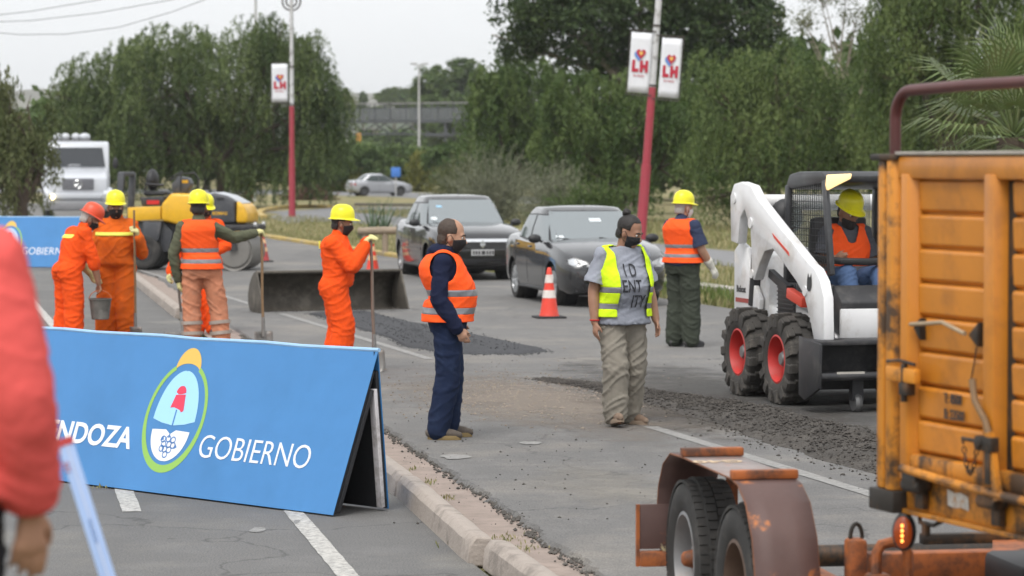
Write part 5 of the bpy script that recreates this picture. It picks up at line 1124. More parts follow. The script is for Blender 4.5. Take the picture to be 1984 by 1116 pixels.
# local: x forward along the visible side (y=0 plane), y to the far side, rear end at x=0
LEN, WID, ZB, ZT = 4.6, 2.3, .90, 2.19
def rib_panel(x0, x1, z0, z1, y, par, name, ribs):
    """pressed side: each horizontal corrugation is a panel of its own"""
    hh = (z1-z0)/ribs
    for k in range(ribs):
        a, b = z0+hh*k, z0+hh*(k+1); MB().prism([(y+.03, a+.001), (y+.002, a+.003), (y-.013, a+.016), (y-.016, a+hh*.5), (y-.018, b-.016), (y-.014, b-.006), (y+.004, b-.002), (y+.03, b-.001)], x0, x1, 'x').build(name, M_ORT, par, bevel=.0025, seg=1, ang=18)
side = bpy.data.objects.new('bed_side', None); COL.objects.link(side); side.parent = t
xs = [(.27, .775), (.925, 1.68), (1.83, 2.56), (2.71, 3.44), (3.59, 4.36)]
for x0, x1 in xs: rib_panel(x0, x1, 1.10, 2.10, .0, side, 'pressed_panel', 8)
for k, x in enumerate([.835, 1.74, 2.62, 3.50]): MB().prism([(x-.06, -.005), (x-.052, -.05), (x+.022, -.05), (x+.034, .0), (x+.034, .03), (x-.06, .03)], 1.06, 2.12, 'z').build('side_rib', M_ORT, side, bevel=.008); MB().box(x+.035, x+.089, -.001, .02, 1.10, 2.12).build('rib_gap_strip', M_GREASE, side)
MB().prism([(.17, -.03), (.19, -.05), (.245, -.05), (.268, -.015), (.268, .03), (.17, .03)], 1.0, 2.12, 'z').build('end_rib', M_ORT, side, bevel=.008)
MB().box(.15, LEN, -.045, .035, 2.10, 2.185).build('top_rail', M_ORT, side, bevel=.014); MB().box(.14, LEN+.01, -.05, .04, 2.187, 2.20).build('rail_cap', mat('worn_rail_top', (.36, .33, .30), .7, var=.3, vscale=6), side, bevel=.004)
MB().box(.19, LEN, -.04, .03, 1.03, 1.098).build('lower_rail', M_ORW, side, bevel=.012)
MB().tube([(.24, -.065, 1.045), (.55, -.068, 1.03), (.95, -.066, 1.018), (2.0, -.066, 1.018), (4.5, -.066, 1.018)], .017, 10).build('hinge_rod', M_ORW, side)
MB().box(.15, LEN, .0, .06, .885, 1.03).build('bed_frame_rail', M_ORW, t, bevel=.01); MB().box(.13, LEN, -.02, .065, .868, .886).build('bed_frame_lip', M_ORW, t, bevel=.004)
for x in (.30, .84, 1.76, 2.64, 3.5):
    hg = MB(); hg.box(x-.05, x+.05, -.075, -.004, .97, 1.035); hg.cyl((x-.06, -.05, .985), (x+.06, -.05, .985), .026, 12); hg.box(x-.03, x+.03, -.03, -.002, .90, .97); hg.build('side_hinge', M_GREASE, t, bevel=.006)
# rear corner: two tall posts with chipped edges, latch and bottom shoe
MB().prism([(-.02, .0), (-.02, -.03), (.015, -.045), (.055, -.045), (.06, .0), (.06, .06), (-.02, .06)], .95, 2.17, 'z').build('corner_post', M_ORW, t, bevel=.008); MB().prism([(.075, -.035), (.09, -.055), (.135, -.055), (.15, -.03), (.15, .05), (.075, .05)], .95, 2.17, 'z').build('corner_post', M_ORW, t, bevel=.008)
MB().box(.058, .078, -.02, .04, .95, 2.16).build('post_gap', M_GREASE, t)
MB().box(-.035, .165, -.06, .07, 2.168, 2.192).build('corner_cap', M_GREASE, t, bevel=.008); MB().box(-.03, .16, -.06, .07, .868, .95).build('corner_shoe', M_GREASE, t, bevel=.008)
lt = MB(); lt.box(.14, .36, -.085, -.055, 1.36, 1.415); lt.build('corner_latch', M_ORW, t, bevel=.008); lt = MB(); lt.box(.25, .31, -.088, -.05, 1.315, 1.36); lt.cyl((.27, -.075, 1.29), (.27, -.075, 1.43), .013, 10); lt.tube([(.14, -.075, 1.43), (.24, -.08, 1.44), (.35, -.075, 1.43)], .007, 8); lt.build('latch_bolt', M_GREASE, t, bevel=.004)
# tarpaulin hooks, their rods, the drop side lever and chain
for x in (.30, .71, 1.20): MB().prism([(x-.04, 1.555), (x+.025, 1.515), (x+.03, 1.605)] if x > .5 else [(x-.025, 1.56), (x+.025, 1.515), (x+.025, 1.60)], -.045, -.012).build('tarp_hook', M_GREASE, side, bevel=.006)
MB().tube([(.27, -.05, 1.572), (.40, -.055, 1.582), (.51, -.055, 1.592), (.67, -.055, 1.56)], .008, 8).build('tarp_rod', mat('bare_rod', (.34, .26, .17), .6, var=.3), side); MB().tube([(.71, -.03, 1.515), (.70, -.035, 1.45), (.66, -.028, 1.37)], .003, 6).build('loose_cord', M_GREASE, side)
MB().tube([(.715, -.05, 1.40), (.75, -.06, 1.33), (.83, -.065, 1.27), (.86, -.065, 1.22)], [.014, .012, .012, .014], 10).build('drop_lever', mat('worn_lever', (.17, .10, .045), .6, var=.3, vscale=15), side)
lk = MB(); lk.box(.80, .91, -.09, -.055, 1.165, 1.215); lk.cyl((.83, -.10, 1.19), (.83, -.06, 1.19), .02, 12); lk.box(.86, .895, -.085, -.058, 1.05, 1.17); lk.cyl((.70, -.08, 1.195), (.82, -.08, 1.195), .008, 8); lk.build('drop_lock', M_GREASE, side, bevel=.006)
MB().bar((.87, -.07, 1.23), (.93, -.07, 1.0), .035, .02, (0, 1, 0)).build('lock_strap', M_ORW, side)
for k in range(13):
    u = k/12; p = Vector((.71+.10*u, -.082, 1.19-.13*4*u*(1-u)*.85)); a = R(90*(k % 2)); tl = Vector((.11/12, 0, -.15*4*.85*(1-2*u)/12)).normalized(); sd = Vector((0, 1, 0)) if k % 2 else tl.cross(Vector((0, 1, 0)))
    MB().tube([p+tl*(.013*math.cos(q))+sd*(.008*math.sin(q)) for q in np.linspace(0, 2*math.pi, 11)[:-1]], .0026, 5, closed=True).build('chain_link', M_GREASE, side)
for tx, z in (('T: 8500', 1.302), ('B: 23500', 1.246)): put_text(side, tx, .050, (.47, -.0235, z), (1, 0, 0), (0, 0, 1), M_LETK, off=.001, extrude=.001, sx=.82)
MB().add([(.54+.075*x, -.0025, .957+.032*z) for x, z in [(-1, -.8), (-.4, -1), (.3, -.75), (1, -1), (.95, .6), (.2, .9), (-.3, .7), (-1.05, 1)]], [tuple(range(8))]).build('torn_sticker', mat('torn_white_sticker', (.52, .50, .47), .8, var=.25, vscale=40, dirt=(.4, .18, .04), damt=.8, dscale=30), t, weld=False)
# hoop rail
MB().tube([(.055, .0, 2.15), (.055, 0, 2.32)]+[(.055+.115*(1-math.cos(q)), 0, 2.32+.105*math.sin(q)) for q in np.linspace(.15, 1.5, 8)]+[(.6, 0, 2.433), (1.4, 0, 2.437), (4.5, 0, 2.45)], .021, 12).build('hoop_rail', M_RUSTBAR, t)
# bed floor, tailgate, front wall, far side, chassis, wheels
MB().box(.06, LEN, .062, WID, .93, .98).build('bed_floor', M_GREASE, t)
for nm, (x0, x1, y0, y1) in (('tailgate', (-.015, .03, .062, WID)), ('front_wall', (LEN-.04, LEN, .062, WID)), ('far_side', (.05, LEN, WID, WID+.04))): MB().box(x0, x1, y0, y1, .95, 2.15).build(nm, M_ORT, t, bevel=.006)
for y in (.75, 1.55): MB().box(.1, LEN+1.5, y-.05, y+.05, .68, .868).build('chassis_rail', M_GREASE, t)
for y in (.16, 2.12):
    for x in (2.6, 3.7): wheel(t, (x, y, .5), .5, .28, .28, M_TYRE, M_HUB, tread=44, out=-1 if y < 1 else 1)
for x in (2.6, 3.7): MB().cyl((x, .16, .5), (x, 2.12, .5), .08, 14).build('axle', M_GREASE, t)
MB().bar((1.06, .3, .868), (1.06, .3, .62), .30, .03).build('mud_flap_bracket', mat('rust_brown', (.10, .045, .025), .8, var=.3, vscale=9), t)
MB().prism([(.98, .60), (1.0, .85), (1.1, .86), (1.12, .60)], .28, .30).build('mud_flap', M_TYRE, t)
def turned(o, c, a): o.location = c; o.rotation_euler = (0, 0, a); return o
LC = (.16, -.01, .80); LR = R(52)
sl = turned(MB().lathe([(.001, -.05), (.045, -.048), (.062, -.03), (.066, 0), (.055, .05), (.03, .09), (.001, .095)], 24, 'y', sx=1.3, sy=.8).build('side_light', M_BLKPL, t), LC, LR); sl.scale = (.85, .85, .85)
MB().lathe([(.001, -.060), (.034, -.057), (.050, -.046), (.052, -.04)], 20, 'y', sx=1.35, sy=.8).build('amber_lens', mat('amber_lens', (.20, .035, .008), .25, emit=(1, .15, .015), estr=.07), sl)
for k in range(4): MB().ell((.0, -.061, -.034+.022*k), (.006, .004, .008), 10, 6).build('led', mat('led_amber', (1, .3, .05), .3, emit=(1, .27, .05), estr=3.5), sl)
MB().tube([(.22, .02, .868), (.26, .0, .845), (.36, .0, .845), (.40, .02, .868)], .008, 6).build('cable_loop', M_GREASE, t); MB().box(.28, .31, -.005, .015, .80, .85).build('cable_clip', M_GREASE, t)
# ---------------- trailer
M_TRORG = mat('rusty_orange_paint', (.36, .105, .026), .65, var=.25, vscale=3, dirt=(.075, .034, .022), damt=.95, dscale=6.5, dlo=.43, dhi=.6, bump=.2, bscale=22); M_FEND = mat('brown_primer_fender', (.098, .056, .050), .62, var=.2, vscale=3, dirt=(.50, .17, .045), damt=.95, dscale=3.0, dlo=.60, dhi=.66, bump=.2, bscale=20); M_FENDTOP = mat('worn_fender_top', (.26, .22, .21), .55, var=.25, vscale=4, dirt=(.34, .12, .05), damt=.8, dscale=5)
TRA = R(-90+9.2); G1 = Vector((.853, 13.05, 0)); t = thing('trailer', 'rusty orange low trailer with brown twin wheel fender', 'trailer', G1, TRA)
# local: x forward (towards us), y left; wheels on the right side of the trailer at y=0; second axle at x=.98
RW = .365
for x in (0., .98): wheel(t, (x, .015, RW), RW, .205, .205, M_TYRE, mat('grey_steel_rim', (.24, .24, .245), .5, metal=.3, var=.2, dirt=(.14, .08, .05), damt=.6) if x == 0 else mat('rusty_rim', (.11, .07, .05), .7, var=.35, vscale=8), tread=52, out=-1, dish=.085, hub=M_TRORG)
for x in (0., .98): MB().lathe([(.075, -.155), (.075, -.10), (.055, -.17+.0), (.001, -.175)] if False else [(.001, -.085), (.02, -.084), (.032, -.075), (.042, -.04), (.045, .0)], 18, 'y', (x, 0, RW)).build('hub_cap', M_TRORG, t); MB().cyl((x, 0, RW), (x, 1.85, RW), .05, 14).build('axle', M_GREASE, t)
for x in (0., .98): wheel(t, (x, 1.87, RW), RW, .205, .205, M_TYRE, MATS['grey_steel_rim'], tread=52, out=1, dish=.085)
def fender(y0, y1, par):
    pts = [(-.42, .36), (-.415, .50), (-.37, .66), (-.27, .77), (-.12, .832), (.12, .84), (.55, .843), (1.06, .845), (1.18, .832), (1.32, .77), (1.43, .64), (1.49, .46), (1.50, .20)]
    def shell(pts, nm, m):
        rows = [[(x, y, z) for x, z in pts] for y in np.linspace(y0, y1, 4)]; o = MB().grid(rows).build(nm, m, par, ang=50); md = o.modifiers.new('s', 'SOLIDIFY'); md.thickness = .009; md.offset = 0; return o
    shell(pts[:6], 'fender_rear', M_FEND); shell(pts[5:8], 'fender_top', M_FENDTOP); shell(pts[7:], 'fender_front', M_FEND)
    for x in (.14, 1.09): MB().box(x-.025, x+.025, y0-.008, y1+.008, .846, .884).build('fender_step', M_TRORG, par, bevel=.005)
    for yy in (y0, y1): MB().tube([(x, yy, z) for x, z in pts], .0045, 6).build('fender_bead', mat('rust_edge', (.17, .065, .03), .8, var=.4, vscale=12), par)
    for x in (.05, .60, 1.10): MB().bar((x, y1-.02, .30), (x, y1-.02, .83), .05, .03).build('fender_stay', M_TRORG, par)
fender(-.112, .155, t); fender(1.73, 2.01, t)
me = text_mesh('G40', .13, offset=.003, extrude=.0005); me.transform(Matrix.Translation((.36, .10, .849)) @ Matrix.Rotation(R(-90), 4, 'Z')); link('painted_mark', me, t, mat('cream_paint', (.55, .42, .28), .8, var=.2))
for y in (.27, 1.58): MB().box(-.45, 2.6, y-.04, y+.04, .33, .45).build('side_rail', M_TRORG, t, bevel=.01)
MB().box(1.50, 1.62, .32, 1.53, .34, .47).build('cross_member', M_TRORG, t, bevel=.008); MB().box(2.5, 2.6, .32, 1.53, .34, .47).build('cross_member', M_TRORG, t, bevel=.008)
MB().bar((2.55, .32, .40), (4.3, .925, .52), .09, .10).build('drawbar', M_TRORG, t, bevel=.008); MB().bar((2.55, 1.53, .40), (4.3, .925, .52), .09, .10).build('drawbar', M_TRORG, t, bevel=.008)
MB().box(-.40, -.385, -.21, -.03, .36, .57).build('rear_plate', M_FEND, t, bevel=.004); MB().box(-.43, -.36, -.20, .27, .28, .35).build('rear_beam', M_TRORG, t, bevel=.008); MB().box(-.405, -.38, -.215, -.20, .28, .57).build('plate_edge', M_TRORG, t)
MB().box(1.50, 1.58, .14, .27, .36, .46).build('front_tie', M_TRORG, t, bevel=.006)
MB().box(1.42, 1.52, .27, .345, .44, .64).build('tie_bracket', M_TRORG, t, bevel=.015); MB().box(1.60, 1.68, .30, .40, .36, .52).build('tie_foot', M_TRORG, t, bevel=.015)
MB().tube([(1.64, .345, .44), (1.64, .345, .60), (1.64, .365, .635), (1.64, .41, .645), (1.64, .455, .635), (1.64, .475, .60), (1.64, .475, .44)], .022, 10).build('tie_loop', M_TRORG, t); MB().tube([(1.47, .31+.025*math.cos(q), .64+.06*math.sin(q)) for q in np.linspace(0, math.pi, 9)], .009, 8).build('tie_ring', M_GREASE, t)
MB().box(1.20, 1.30, .42, 1.54, .42, .55).build('front_channel', M_TRORG, t, bevel=.008); MB().prism([(.42, 1.24), (1.54, .86), (1.54, 1.24)], .515, .53, 'z').build('gusset_plate', M_TRORG, t, bevel=.003); MB().box(.74, .80, .80, 1.54, .515, .56).build('dark_beam', M_GREASE, t, bevel=.004)
MB().box(1.42, 1.9, .86, 1.52, .44, .575).build('black_box', M_BLKPL, t, bevel=.03)
# dry grass caught behind the wheel
mb = MB()
for k in range(26):
    a = rg.uniform(-.5, .5); mb.tube([(-.40+rg.uniform(-.03, .03), -.06+rg.uniform(-.03, .03), .35), (-.42+.05*a, -.10-.09*rg.random()+a*.05, .38+rg.uniform(0, .08))], [.002, .0008], 4)
o = mb.build('dry_straw', mat('straw', (.36, .30, .18), .9), t, weld=False); o['kind'] = 'stuff'
# ================================================================== CARS
def cr(P, x):
    """Catmull-Rom through (x, value) knots"""
    n = len(P)
    if x <= P[0][0]: return P[0][1]
    if x >= P[-1][0]: return P[-1][1]
    i = max(k for k in range(n-1) if P[k][0] <= x); (x0, y0), (x1, y1) = P[i], P[i+1]; t = (x-x0)/(x1-x0)
    m0 = (y1-P[i-1][1])/(x1-P[i-1][0]) if i > 0 else (y1-y0)/(x1-x0); m1 = (P[i+2][1]-y0)/(P[i+2][0]-x0) if i+2 < n else (y1-y0)/(x1-x0)
    h = x1-x0; return (2*t**3-3*t*t+1)*y0+(t**3-2*t*t+t)*h*m0+(-2*t**3+3*t*t)*y1+(t**3-t*t)*h*m1
M_HLENS = mat('headlamp_lens', (.36, .37, .38), .1, spec=.8, var=.5, vscale=26); M_HDARK = mat('headlamp_bezel', (.09, .09, .095), .25); M_PLATE = mat('number_plate', (.42, .42, .42), .5, var=.2, vscale=25); M_RIMS = mat('silver_alloy', (.42, .43, .44), .35, metal=.7, var=.1); M_TAIL = mat('red_tail_lamp', (.42, .012, .012), .15, spec=.8); M_TRIM = mat('black_trim', (.018, .018, .02), .5); M_CHR = mat('chrome_trim', (.72, .73, .75), .12, metal=1.); M_SEAM = mat('panel_gap', (.012, .012, .014), .8); M_INT = mat('dark_interior', (.02, .02, .022), .9)
def drape(name, body, polys, axis, m, par, off=.006, cuts=3):
    """lay a flat outline on the body along an axis: 'x+' seen from the front, 'x-' from the rear, 'y-' / 'y+' from a side"""
    bm = bmesh.new()
    for pl in polys: bm.faces.new([bm.verts.new((p[0], p[1], 0)) for p in pl])
    bmesh.ops.triangulate(bm, faces=bm.faces); bmesh.ops.subdivide_edges(bm, edges=bm.edges, cuts=cuts)
    me = bpy.data.meshes.new(name); bm.to_mesh(me); bm.free(); d = Vector({'x+': (-1, 0, 0), 'x-': (1, 0, 0), 'y-': (0, 1, 0), 'y+': (0, -1, 0)}[axis])
    for v in me.vertices:
        p = Vector((0, v.co.x, v.co.y)) if axis[0] == 'x' else Vector((v.co.x, 0, v.co.y)); h, loc, nr, i = body.ray_cast(p-d*6, d); v.co = (loc-d*off) if h else p-d*2
    me.polygons.foreach_set('use_smooth', [True]*len(me.polygons)); return link(name, me, par, m)
def seam(body, pts, axis, par, r=.004, n=8):
    d = Vector({'y-': (0, 1, 0), 'y+': (0, -1, 0), 'x+': (-1, 0, 0), 'z': (0, 0, -1)}[axis]); out = []
    for a, b in zip(pts, pts[1:]):
        for k in range(n):
            u = a[0]+(b[0]-a[0])*k/n; w = a[1]+(b[1]-a[1])*k/n; p = Vector((u, 0, w)) if axis[0] == 'y' else (Vector((0, u, w)) if axis == 'x+' else Vector((u, w, 0))); h, loc, nr, i = body.ray_cast(p-d*6, d)
            if h: out.append(loc)
    if len(out) > 2: MB().tube(out, r, 5).build('panel_seam', M_SEAM, par)
def car(label, loc, rz, paint, C, group=None):
    t = thing('parked_car', label, 'car', loc, rz, group)
    xf, xr = C['xf'], C['xr']; rings = []; N_ = 44
    for i in range(N_+1):
        u = i/N_; x = xr+(xf-xr)*u; w = cr(C['w'], x); zb = cr(C['zb'], x); zs = cr(C['zs'], x); zt = cr(C['zt'], x); zm = zb+(zs-zb)*.45
        half = [(0, zb), (.55*w, zb), (.86*w, zb+.005), (.955*w, zb+.07), (.985*w, zb+.16), (w, zm), (.995*w, zs-.14), (.975*w, zs), (.93*w, zs+(zt-zs)*.62), (.84*w, zt-.012), (.6*w, zt+.008), (.3*w, zt+.018), (0, zt+.02)]
        rings.append([Vector((x, y, z)) for y, z in half]+[Vector((x, -y, z)) for y, z in half[-2:0:-1]])
    body = MB().loft(rings).build('body', paint, t, ang=40)
    cuts = []
    for ax in C['axles']:
        cuts.append(MB().lathe([(C['arch'], -1.2), (C['arch'], 1.2)], 40, 'y', (ax, 0, C['r']+.012)))
    bool_cut(body, cuts)
    # greenhouse
    n_ = 5.; lv = C['lv']       # levels: (z, x front, x rear, half width)
    def at_lv(t_):
        z = lv[0][0]+(lv[-1][0]-lv[0][0])*t_
        for a, b in zip(lv, lv[1:]):
            if z <= b[0]+1e-6: f = (z-a[0])/(b[0]-a[0]); return [a[k]+(b[k]-a[k])*f for k in range(4)]
        return list(lv[-1])
    def spt(t_, q):
        z, x1, x0, hw = at_lv(t_); a = (x1-x0)/2; xc = (x1+x0)/2; cs, sn = math.cos(q), math.sin(q); return Vector((xc+a*math.copysign(abs(cs)**(2/n_), cs), hw*math.copysign(abs(sn)**(2/n_), sn), z))
    gr = [[spt(t_, 2*math.pi*k/64) for k in range(64)] for t_ in np.linspace(0, 1, 15)]
    top = gr[-1]; cx = sum(top, Vector())/64; gr.append([cx+(p-cx)*.9+Vector((0, 0, .016)) for p in top]); gr.append([cx+(p-cx)*.5+Vector((0, 0, .035)) for p in top]); gr.append([cx+(p-cx)*.05+Vector((0, 0, .04)) for p in top])
    roof = MB().loft(gr).build('roof', paint, t, ang=40)
    def front_pane(nm, t0, t1, frac, sgn, off):
        rows = []
        for i in range(9):
            t_ = t0+(t1-t0)*i/8; z, x1, x0, hw = at_lv(t_); a = (x1-x0)/2; xc = (x1+x0)/2; row = []
            for k in range(17):
                y = hw*frac*(k/8-1); row.append((xc+sgn*(a*(1-(abs(y)/hw)**n_)**(1/n_)+off), y, z+off*.4))
            rows.append(row)
        return MB().grid(rows).build(nm, M_GLASS, t)
    front_pane('windscreen_seal', .02, .93, .925, 1, .004).data.materials[0] = M_TRIM; front_pane('windscreen', .05, .90, .895, 1, .008); front_pane('rear_window', .1, .88, .85, -1, .006)
    def side_pane(nm, q, sy, off, m=M_GLASS):
        (xa, ta), (xb, tb), (xc_, tc), (xd, td) = q; rows = []
        for i in range(9):
            f = i/8; row = []
            for k in range(9):
                g = k/8; x = (xa*(1-g)+xb*g)*(1-f)+(xd*(1-g)+xc_*g)*f; t_ = (ta*(1-g)+tb*g)*(1-f)+(td*(1-g)+tc*g)*f; z, x1, x0, hw = at_lv(t_); a = (x1-x0)/2; xm = (x1+x0)/2
                row.append((x, sy*(hw*max(0, 1-(min(.999, abs(x-xm)/a))**n_)**(1/n_)+off), z))
            rows.append(row)
        return MB().grid(rows).build(nm, m, t)
    for sy in (-1, 1):
        for q in C['win']:
            cxm = sum(p[0] for p in q)/4; ctm = sum(p[1] for p in q)/4; big = [(cxm+(p[0]-cxm)*1.09, min(.97, ctm+(p[1]-ctm)*1.1)) for p in q]; side_pane('window_frame', big, sy, .004, M_TRIM); side_pane('side_window', q, sy, .009)
        for k, ax in enumerate(C['axles']): wheel(t, (ax, sy*C['track'], C['r']), C['r'], .19, C['r']*.66, M_TYRE, C.get('rimm', M_RIMS), out=sy, dish=.02, spokes=C.get('spokes', 7)); MB().lathe([(C['arch']-.01, -.1), (C['arch']-.01, .1), (.001, .1)] if sy < 0 else [(.001, -.1), (C['arch']-.01, -.1), (C['arch']-.01, .1)], 30, 'y', (ax, sy*(C['track']-.13), C['r']+.012)).build('wheel_well', M_INT, t)
        mx, mz = C['mirror']; w = cr(C['w'], mx); mo = MB().ell((mx, sy*(w+.085), mz), (.055, .105, .068), 14, 10).build('mirror', C.get('mirm', M_TRIM), t); MB().bar((mx+.03, sy*(w-.03), mz-.05), (mx, sy*(w+.04), mz-.02), .05, .035).build('mirror_stalk', M_TRIM, mo)
        ax_ = 'y-' if sy < 0 else 'y+'
        for sm in C['seams']: seam(body, sm, ax_, t)
        for hx in C['handles']:
            w = cr(C['w'], hx); zs = cr(C['zs'], hx); MB().box(hx-.085, hx+.085, sy*w*.985-.015, sy*w*.985+.015, zs-.075, zs-.045).build('door_handle', paint, t, bevel=.008)
        if C.get('strip'): z = C['strip']; drape('side_strip', body, [[(C['axles'][0]+.45, z), (C['axles'][1]-.45, z), (C['axles'][1]-.45, z+.035), (C['axles'][0]+.45, z+.035)]], ax_, paint, t, .012)
        MB().tube([(C['axles'][0]+C['arch']+.03, sy*cr(C['w'], 0)*.96, cr(C['zb'], 0)+.05), (C['axles'][1]-C['arch']-.03, sy*cr(C['w'], 0)*.96, cr(C['zb'], 0)+.05)], .022, 8).build('sill', M_TRIM, t)
    MB().box(xr+.25, xf-.3, -.62, .62, .17, .30).build('underbody', M_INT, t)
    for c in (-1, 1): MB().bar((cr([(0, 0)], 0)+lv[0][1]-.02, c*.33+.05, lv[0][0]+.035), (lv[0][1]-.10, c*.33-.32, lv[0][0]+.08), .012, .012).build('wiper', M_TRIM, t)
    MB().cyl(((lv[-1][1]+lv[-1][2])/2+.45, 0, lv[-1][0]+.03), ((lv[-1][1]+lv[-1][2])/2+.35, 0, lv[-1][0]+.13), .005, 6).build('aerial', M_TRIM, t)
    return t, body
def mir(pl): return [(-y, z) for y, z in pl[::-1]]
GREY1 = mat('dark_grey_car_paint', (.012, .012, .015), .18, metal=.2, coat=.9, var=.05, dirt=(.06, .057, .054), damt=.15, dscale=2.5); GREY2 = mat('mid_grey_car_paint', (.034, .035, .039), .2, metal=.3, coat=.9, var=.05, dirt=(.09, .087, .08), damt=.15, dscale=2.5); SILV = mat('silver_car_paint', (.42, .43, .46), .35, metal=.4, coat=.4)
CA = R(-76.7)
CL = dict(xf=2.10, xr=-2.15, w=[(-2.15, .70), (-2.02, .79), (-1.6, .845), (-.6, .87), (.6, .87), (1.4, .86), (1.85, .81), (2.02, .74), (2.10, .62)], zb=[(-2.15, .42), (-2.0, .28), (-1.3, .20), (1.3, .19), (1.85, .21), (2.05, .25), (2.10, .32)],
    zs=[(-2.15, .86), (-1.6, .93), (-.5, .92), (.7, .90), (1.3, .87), (1.8, .80), (2.02, .74), (2.10, .66)], zt=[(-2.15, .92), (-2.0, 1.02), (-1.5, 1.05), (-1.0, 1.0), (0, .97), (.75, 1.02), (1.1, 1.0), (1.6, .93), (1.95, .83), (2.06, .75), (2.10, .69)],
    axles=(-1.40, 1.23), r=.31, arch=.355, track=.72, lv=[(.95, 1.02, -1.62, .80), (1.20, .63, -1.30, .735), (1.42, .27, -1.02, .655), (1.49, .10, -.88, .615)], win=[[(-.28, .06), (.72, .06), (.25, .78), (-.25, .78)], [(-1.12, .08), (-.36, .06), (-.33, .78), (-.86, .76)]],
    mirror=(.66, 1.02), seams=[[(-.32, .30), (-.33, .88)], [(.78, .30), (.80, .9)], [(-1.08, .62), (-1.12, .9)]], handles=(-.18, -.98), strip=.52, spokes=8)
rr_ = G(789, 531, RZ); fl_ = G(989, 540, RZ); oc = (rr_+fl_)/2
t, b = car('dark grey boxy sedan with chrome grille strip and diamond badge', (oc.x, oc.y, RZ), CA, GREY1, CL, 'cars parked across the road')
drape('grille', b, [[(-.44, .60), (.44, .60), (.50, .70), (-.50, .70)]], 'x+', M_TRIM, t); drape('chrome_strip', b, [[(-.50, .70), (.50, .70), (.53, .755), (-.53, .755)]], 'x+', M_CHR, t, .014)
for k in range(3): drape('grille_bar', b, [[(-.44, .615+.03*k), (.44, .615+.03*k), (.44, .622+.03*k), (-.44, .622+.03*k)]], 'x+', M_HDARK, t, .012)
drape('badge', b, [[(0, .575), (.055, .655), (0, .735), (-.055, .655)]], 'x+', M_CHR, t, .022, 2)
hl = [(.50, .60), (.66, .62), (.72, .72), (.70, .80), (.54, .755)]
for s_ in (hl, mir(hl)): h_ = drape('headlight', b, [s_], 'x+', M_HLENS, t, .008); 
drape('number_plate', b, [[(-.21, .455), (.21, .455), (.21, .565), (-.21, .565)]], 'x+', M_PLATE, t, .02); drape('plate_lettering', b, [[(-.18+.05*k, .475), (-.15+.05*k, .475), (-.15+.05*k, .54), (-.18+.05*k, .54)] for k in (0, 1, 2, 5, 6, 7)]+[[(-.02, .475), (.045, .475), (.045, .54), (-.02, .54)]], 'x+', M_LETK, t, .026, 1)
drape('lower_intake', b, [[(-.52, .29), (.52, .29), (.56, .40), (-.56, .40)]], 'x+', M_TRIM, t, .008); seam(b, [(-.76, .60), (-.5, .585), (.5, .585), (.76, .60)], 'x+', t); drape('bumper_strip', b, [[(-.72, .42), (.72, .42), (.72, .445), (-.72, .445)]], 'x+', M_TRIM, t, .010)
ws = [o_ for o_ in t.children if o_.name.startswith('windscreen') and 'seal' not in o_.name][0]
drape('windscreen_sticker', ws, [[(-.60+.05*math.cos(a)*1.1, 1.10+.03*math.sin(a)) for a in np.linspace(0, 6.28, 13)[:-1]]], 'x+', mat('white_sticker', (.6, .64, .66), .5), ws, .006, 1); drape('windscreen_sticker', ws, [[(-.50, 1.30), (-.40, 1.30), (-.40, 1.335), (-.50, 1.335)]], 'x+', mat('blue_sticker', (.25, .45, .62), .5), ws, .006, 1)
CV = dict(xf=2.08, xr=-2.12, w=[(-2.12, .66), (-2.0, .76), (-1.5, .825), (-.5, .835), (.6, .835), (1.35, .83), (1.75, .79), (1.97, .70), (2.08, .54)], zb=[(-2.12, .42), (-1.95, .27), (-1.3, .19), (1.3, .18), (1.8, .19), (2.0, .22), (2.08, .29)],
    zs=[(-2.12, .84), (-1.5, .93), (-.4, .91), (.7, .88), (1.3, .84), (1.75, .75), (1.98, .68), (2.08, .60)], zt=[(-2.12, .90), (-1.95, 1.0), (-1.45, 1.03), (-.9, .98), (0, .95), (.72, .98), (1.1, .95), (1.6, .86), (1.9, .76), (2.03, .69), (2.08, .63)],
    axles=(-1.25, 1.215), r=.305, arch=.345, track=.70, lv=[(.92, .98, -1.60, .775), (1.15, .58, -1.32, .72), (1.36, .20, -1.02, .645), (1.43, .02, -.85, .60)], win=[[(-.22, .07), (.68, .05), (.22, .78), (-.20, .80)], [(-1.10, .14), (-.29, .07), (-.27, .80), (-.80, .78)]],
    mirror=(.60, .98), seams=[[(-.25, .30), (-.26, .87)], [(.74, .28), (.78, .86)], [(-1.02, .6), (-1.08, .88)]], handles=(-.12, -.92), spokes=9)
Hh = Vector((math.cos(CA), math.sin(CA), 0)); Lh = Vector((-Hh.y, Hh.x, 0)); rw = G(1008, 577, RZ); oc = rw+Hh*1.25+Lh*.70
t, b = car('mid grey rounded sedan standing behind the orange cone and yellow vest', (oc.x, oc.y, RZ), CA, GREY2, CV, 'cars parked across the road')
hl = [(.38, .585), (.66, .575), (.755, .63), (.765, .72), (.68, .755), (.46, .665)]
for s_ in (hl, mir(hl)): h_ = drape('headlight', b, [s_], 'x+', M_HDARK, t, .007); c_ = [(sum(p[0] for p in s_)/6, sum(p[1] for p in s_)/6)][0]; drape('lamp_reflector', b, [[(c_[0]+(p[0]-c_[0])*.8, c_[1]+(p[1]-c_[1])*.74) for p in s_]], 'x+', M_HLENS, h_, .011); drape('lamp_bowl', b, [[(c_[0]+math.copysign(.06, c_[0])+.055*math.cos(q), c_[1]+.012+.05*math.sin(q)) for q in np.linspace(0, 6.28, 15)[:-1]]], 'x+', M_CHR, h_, .015, 1)
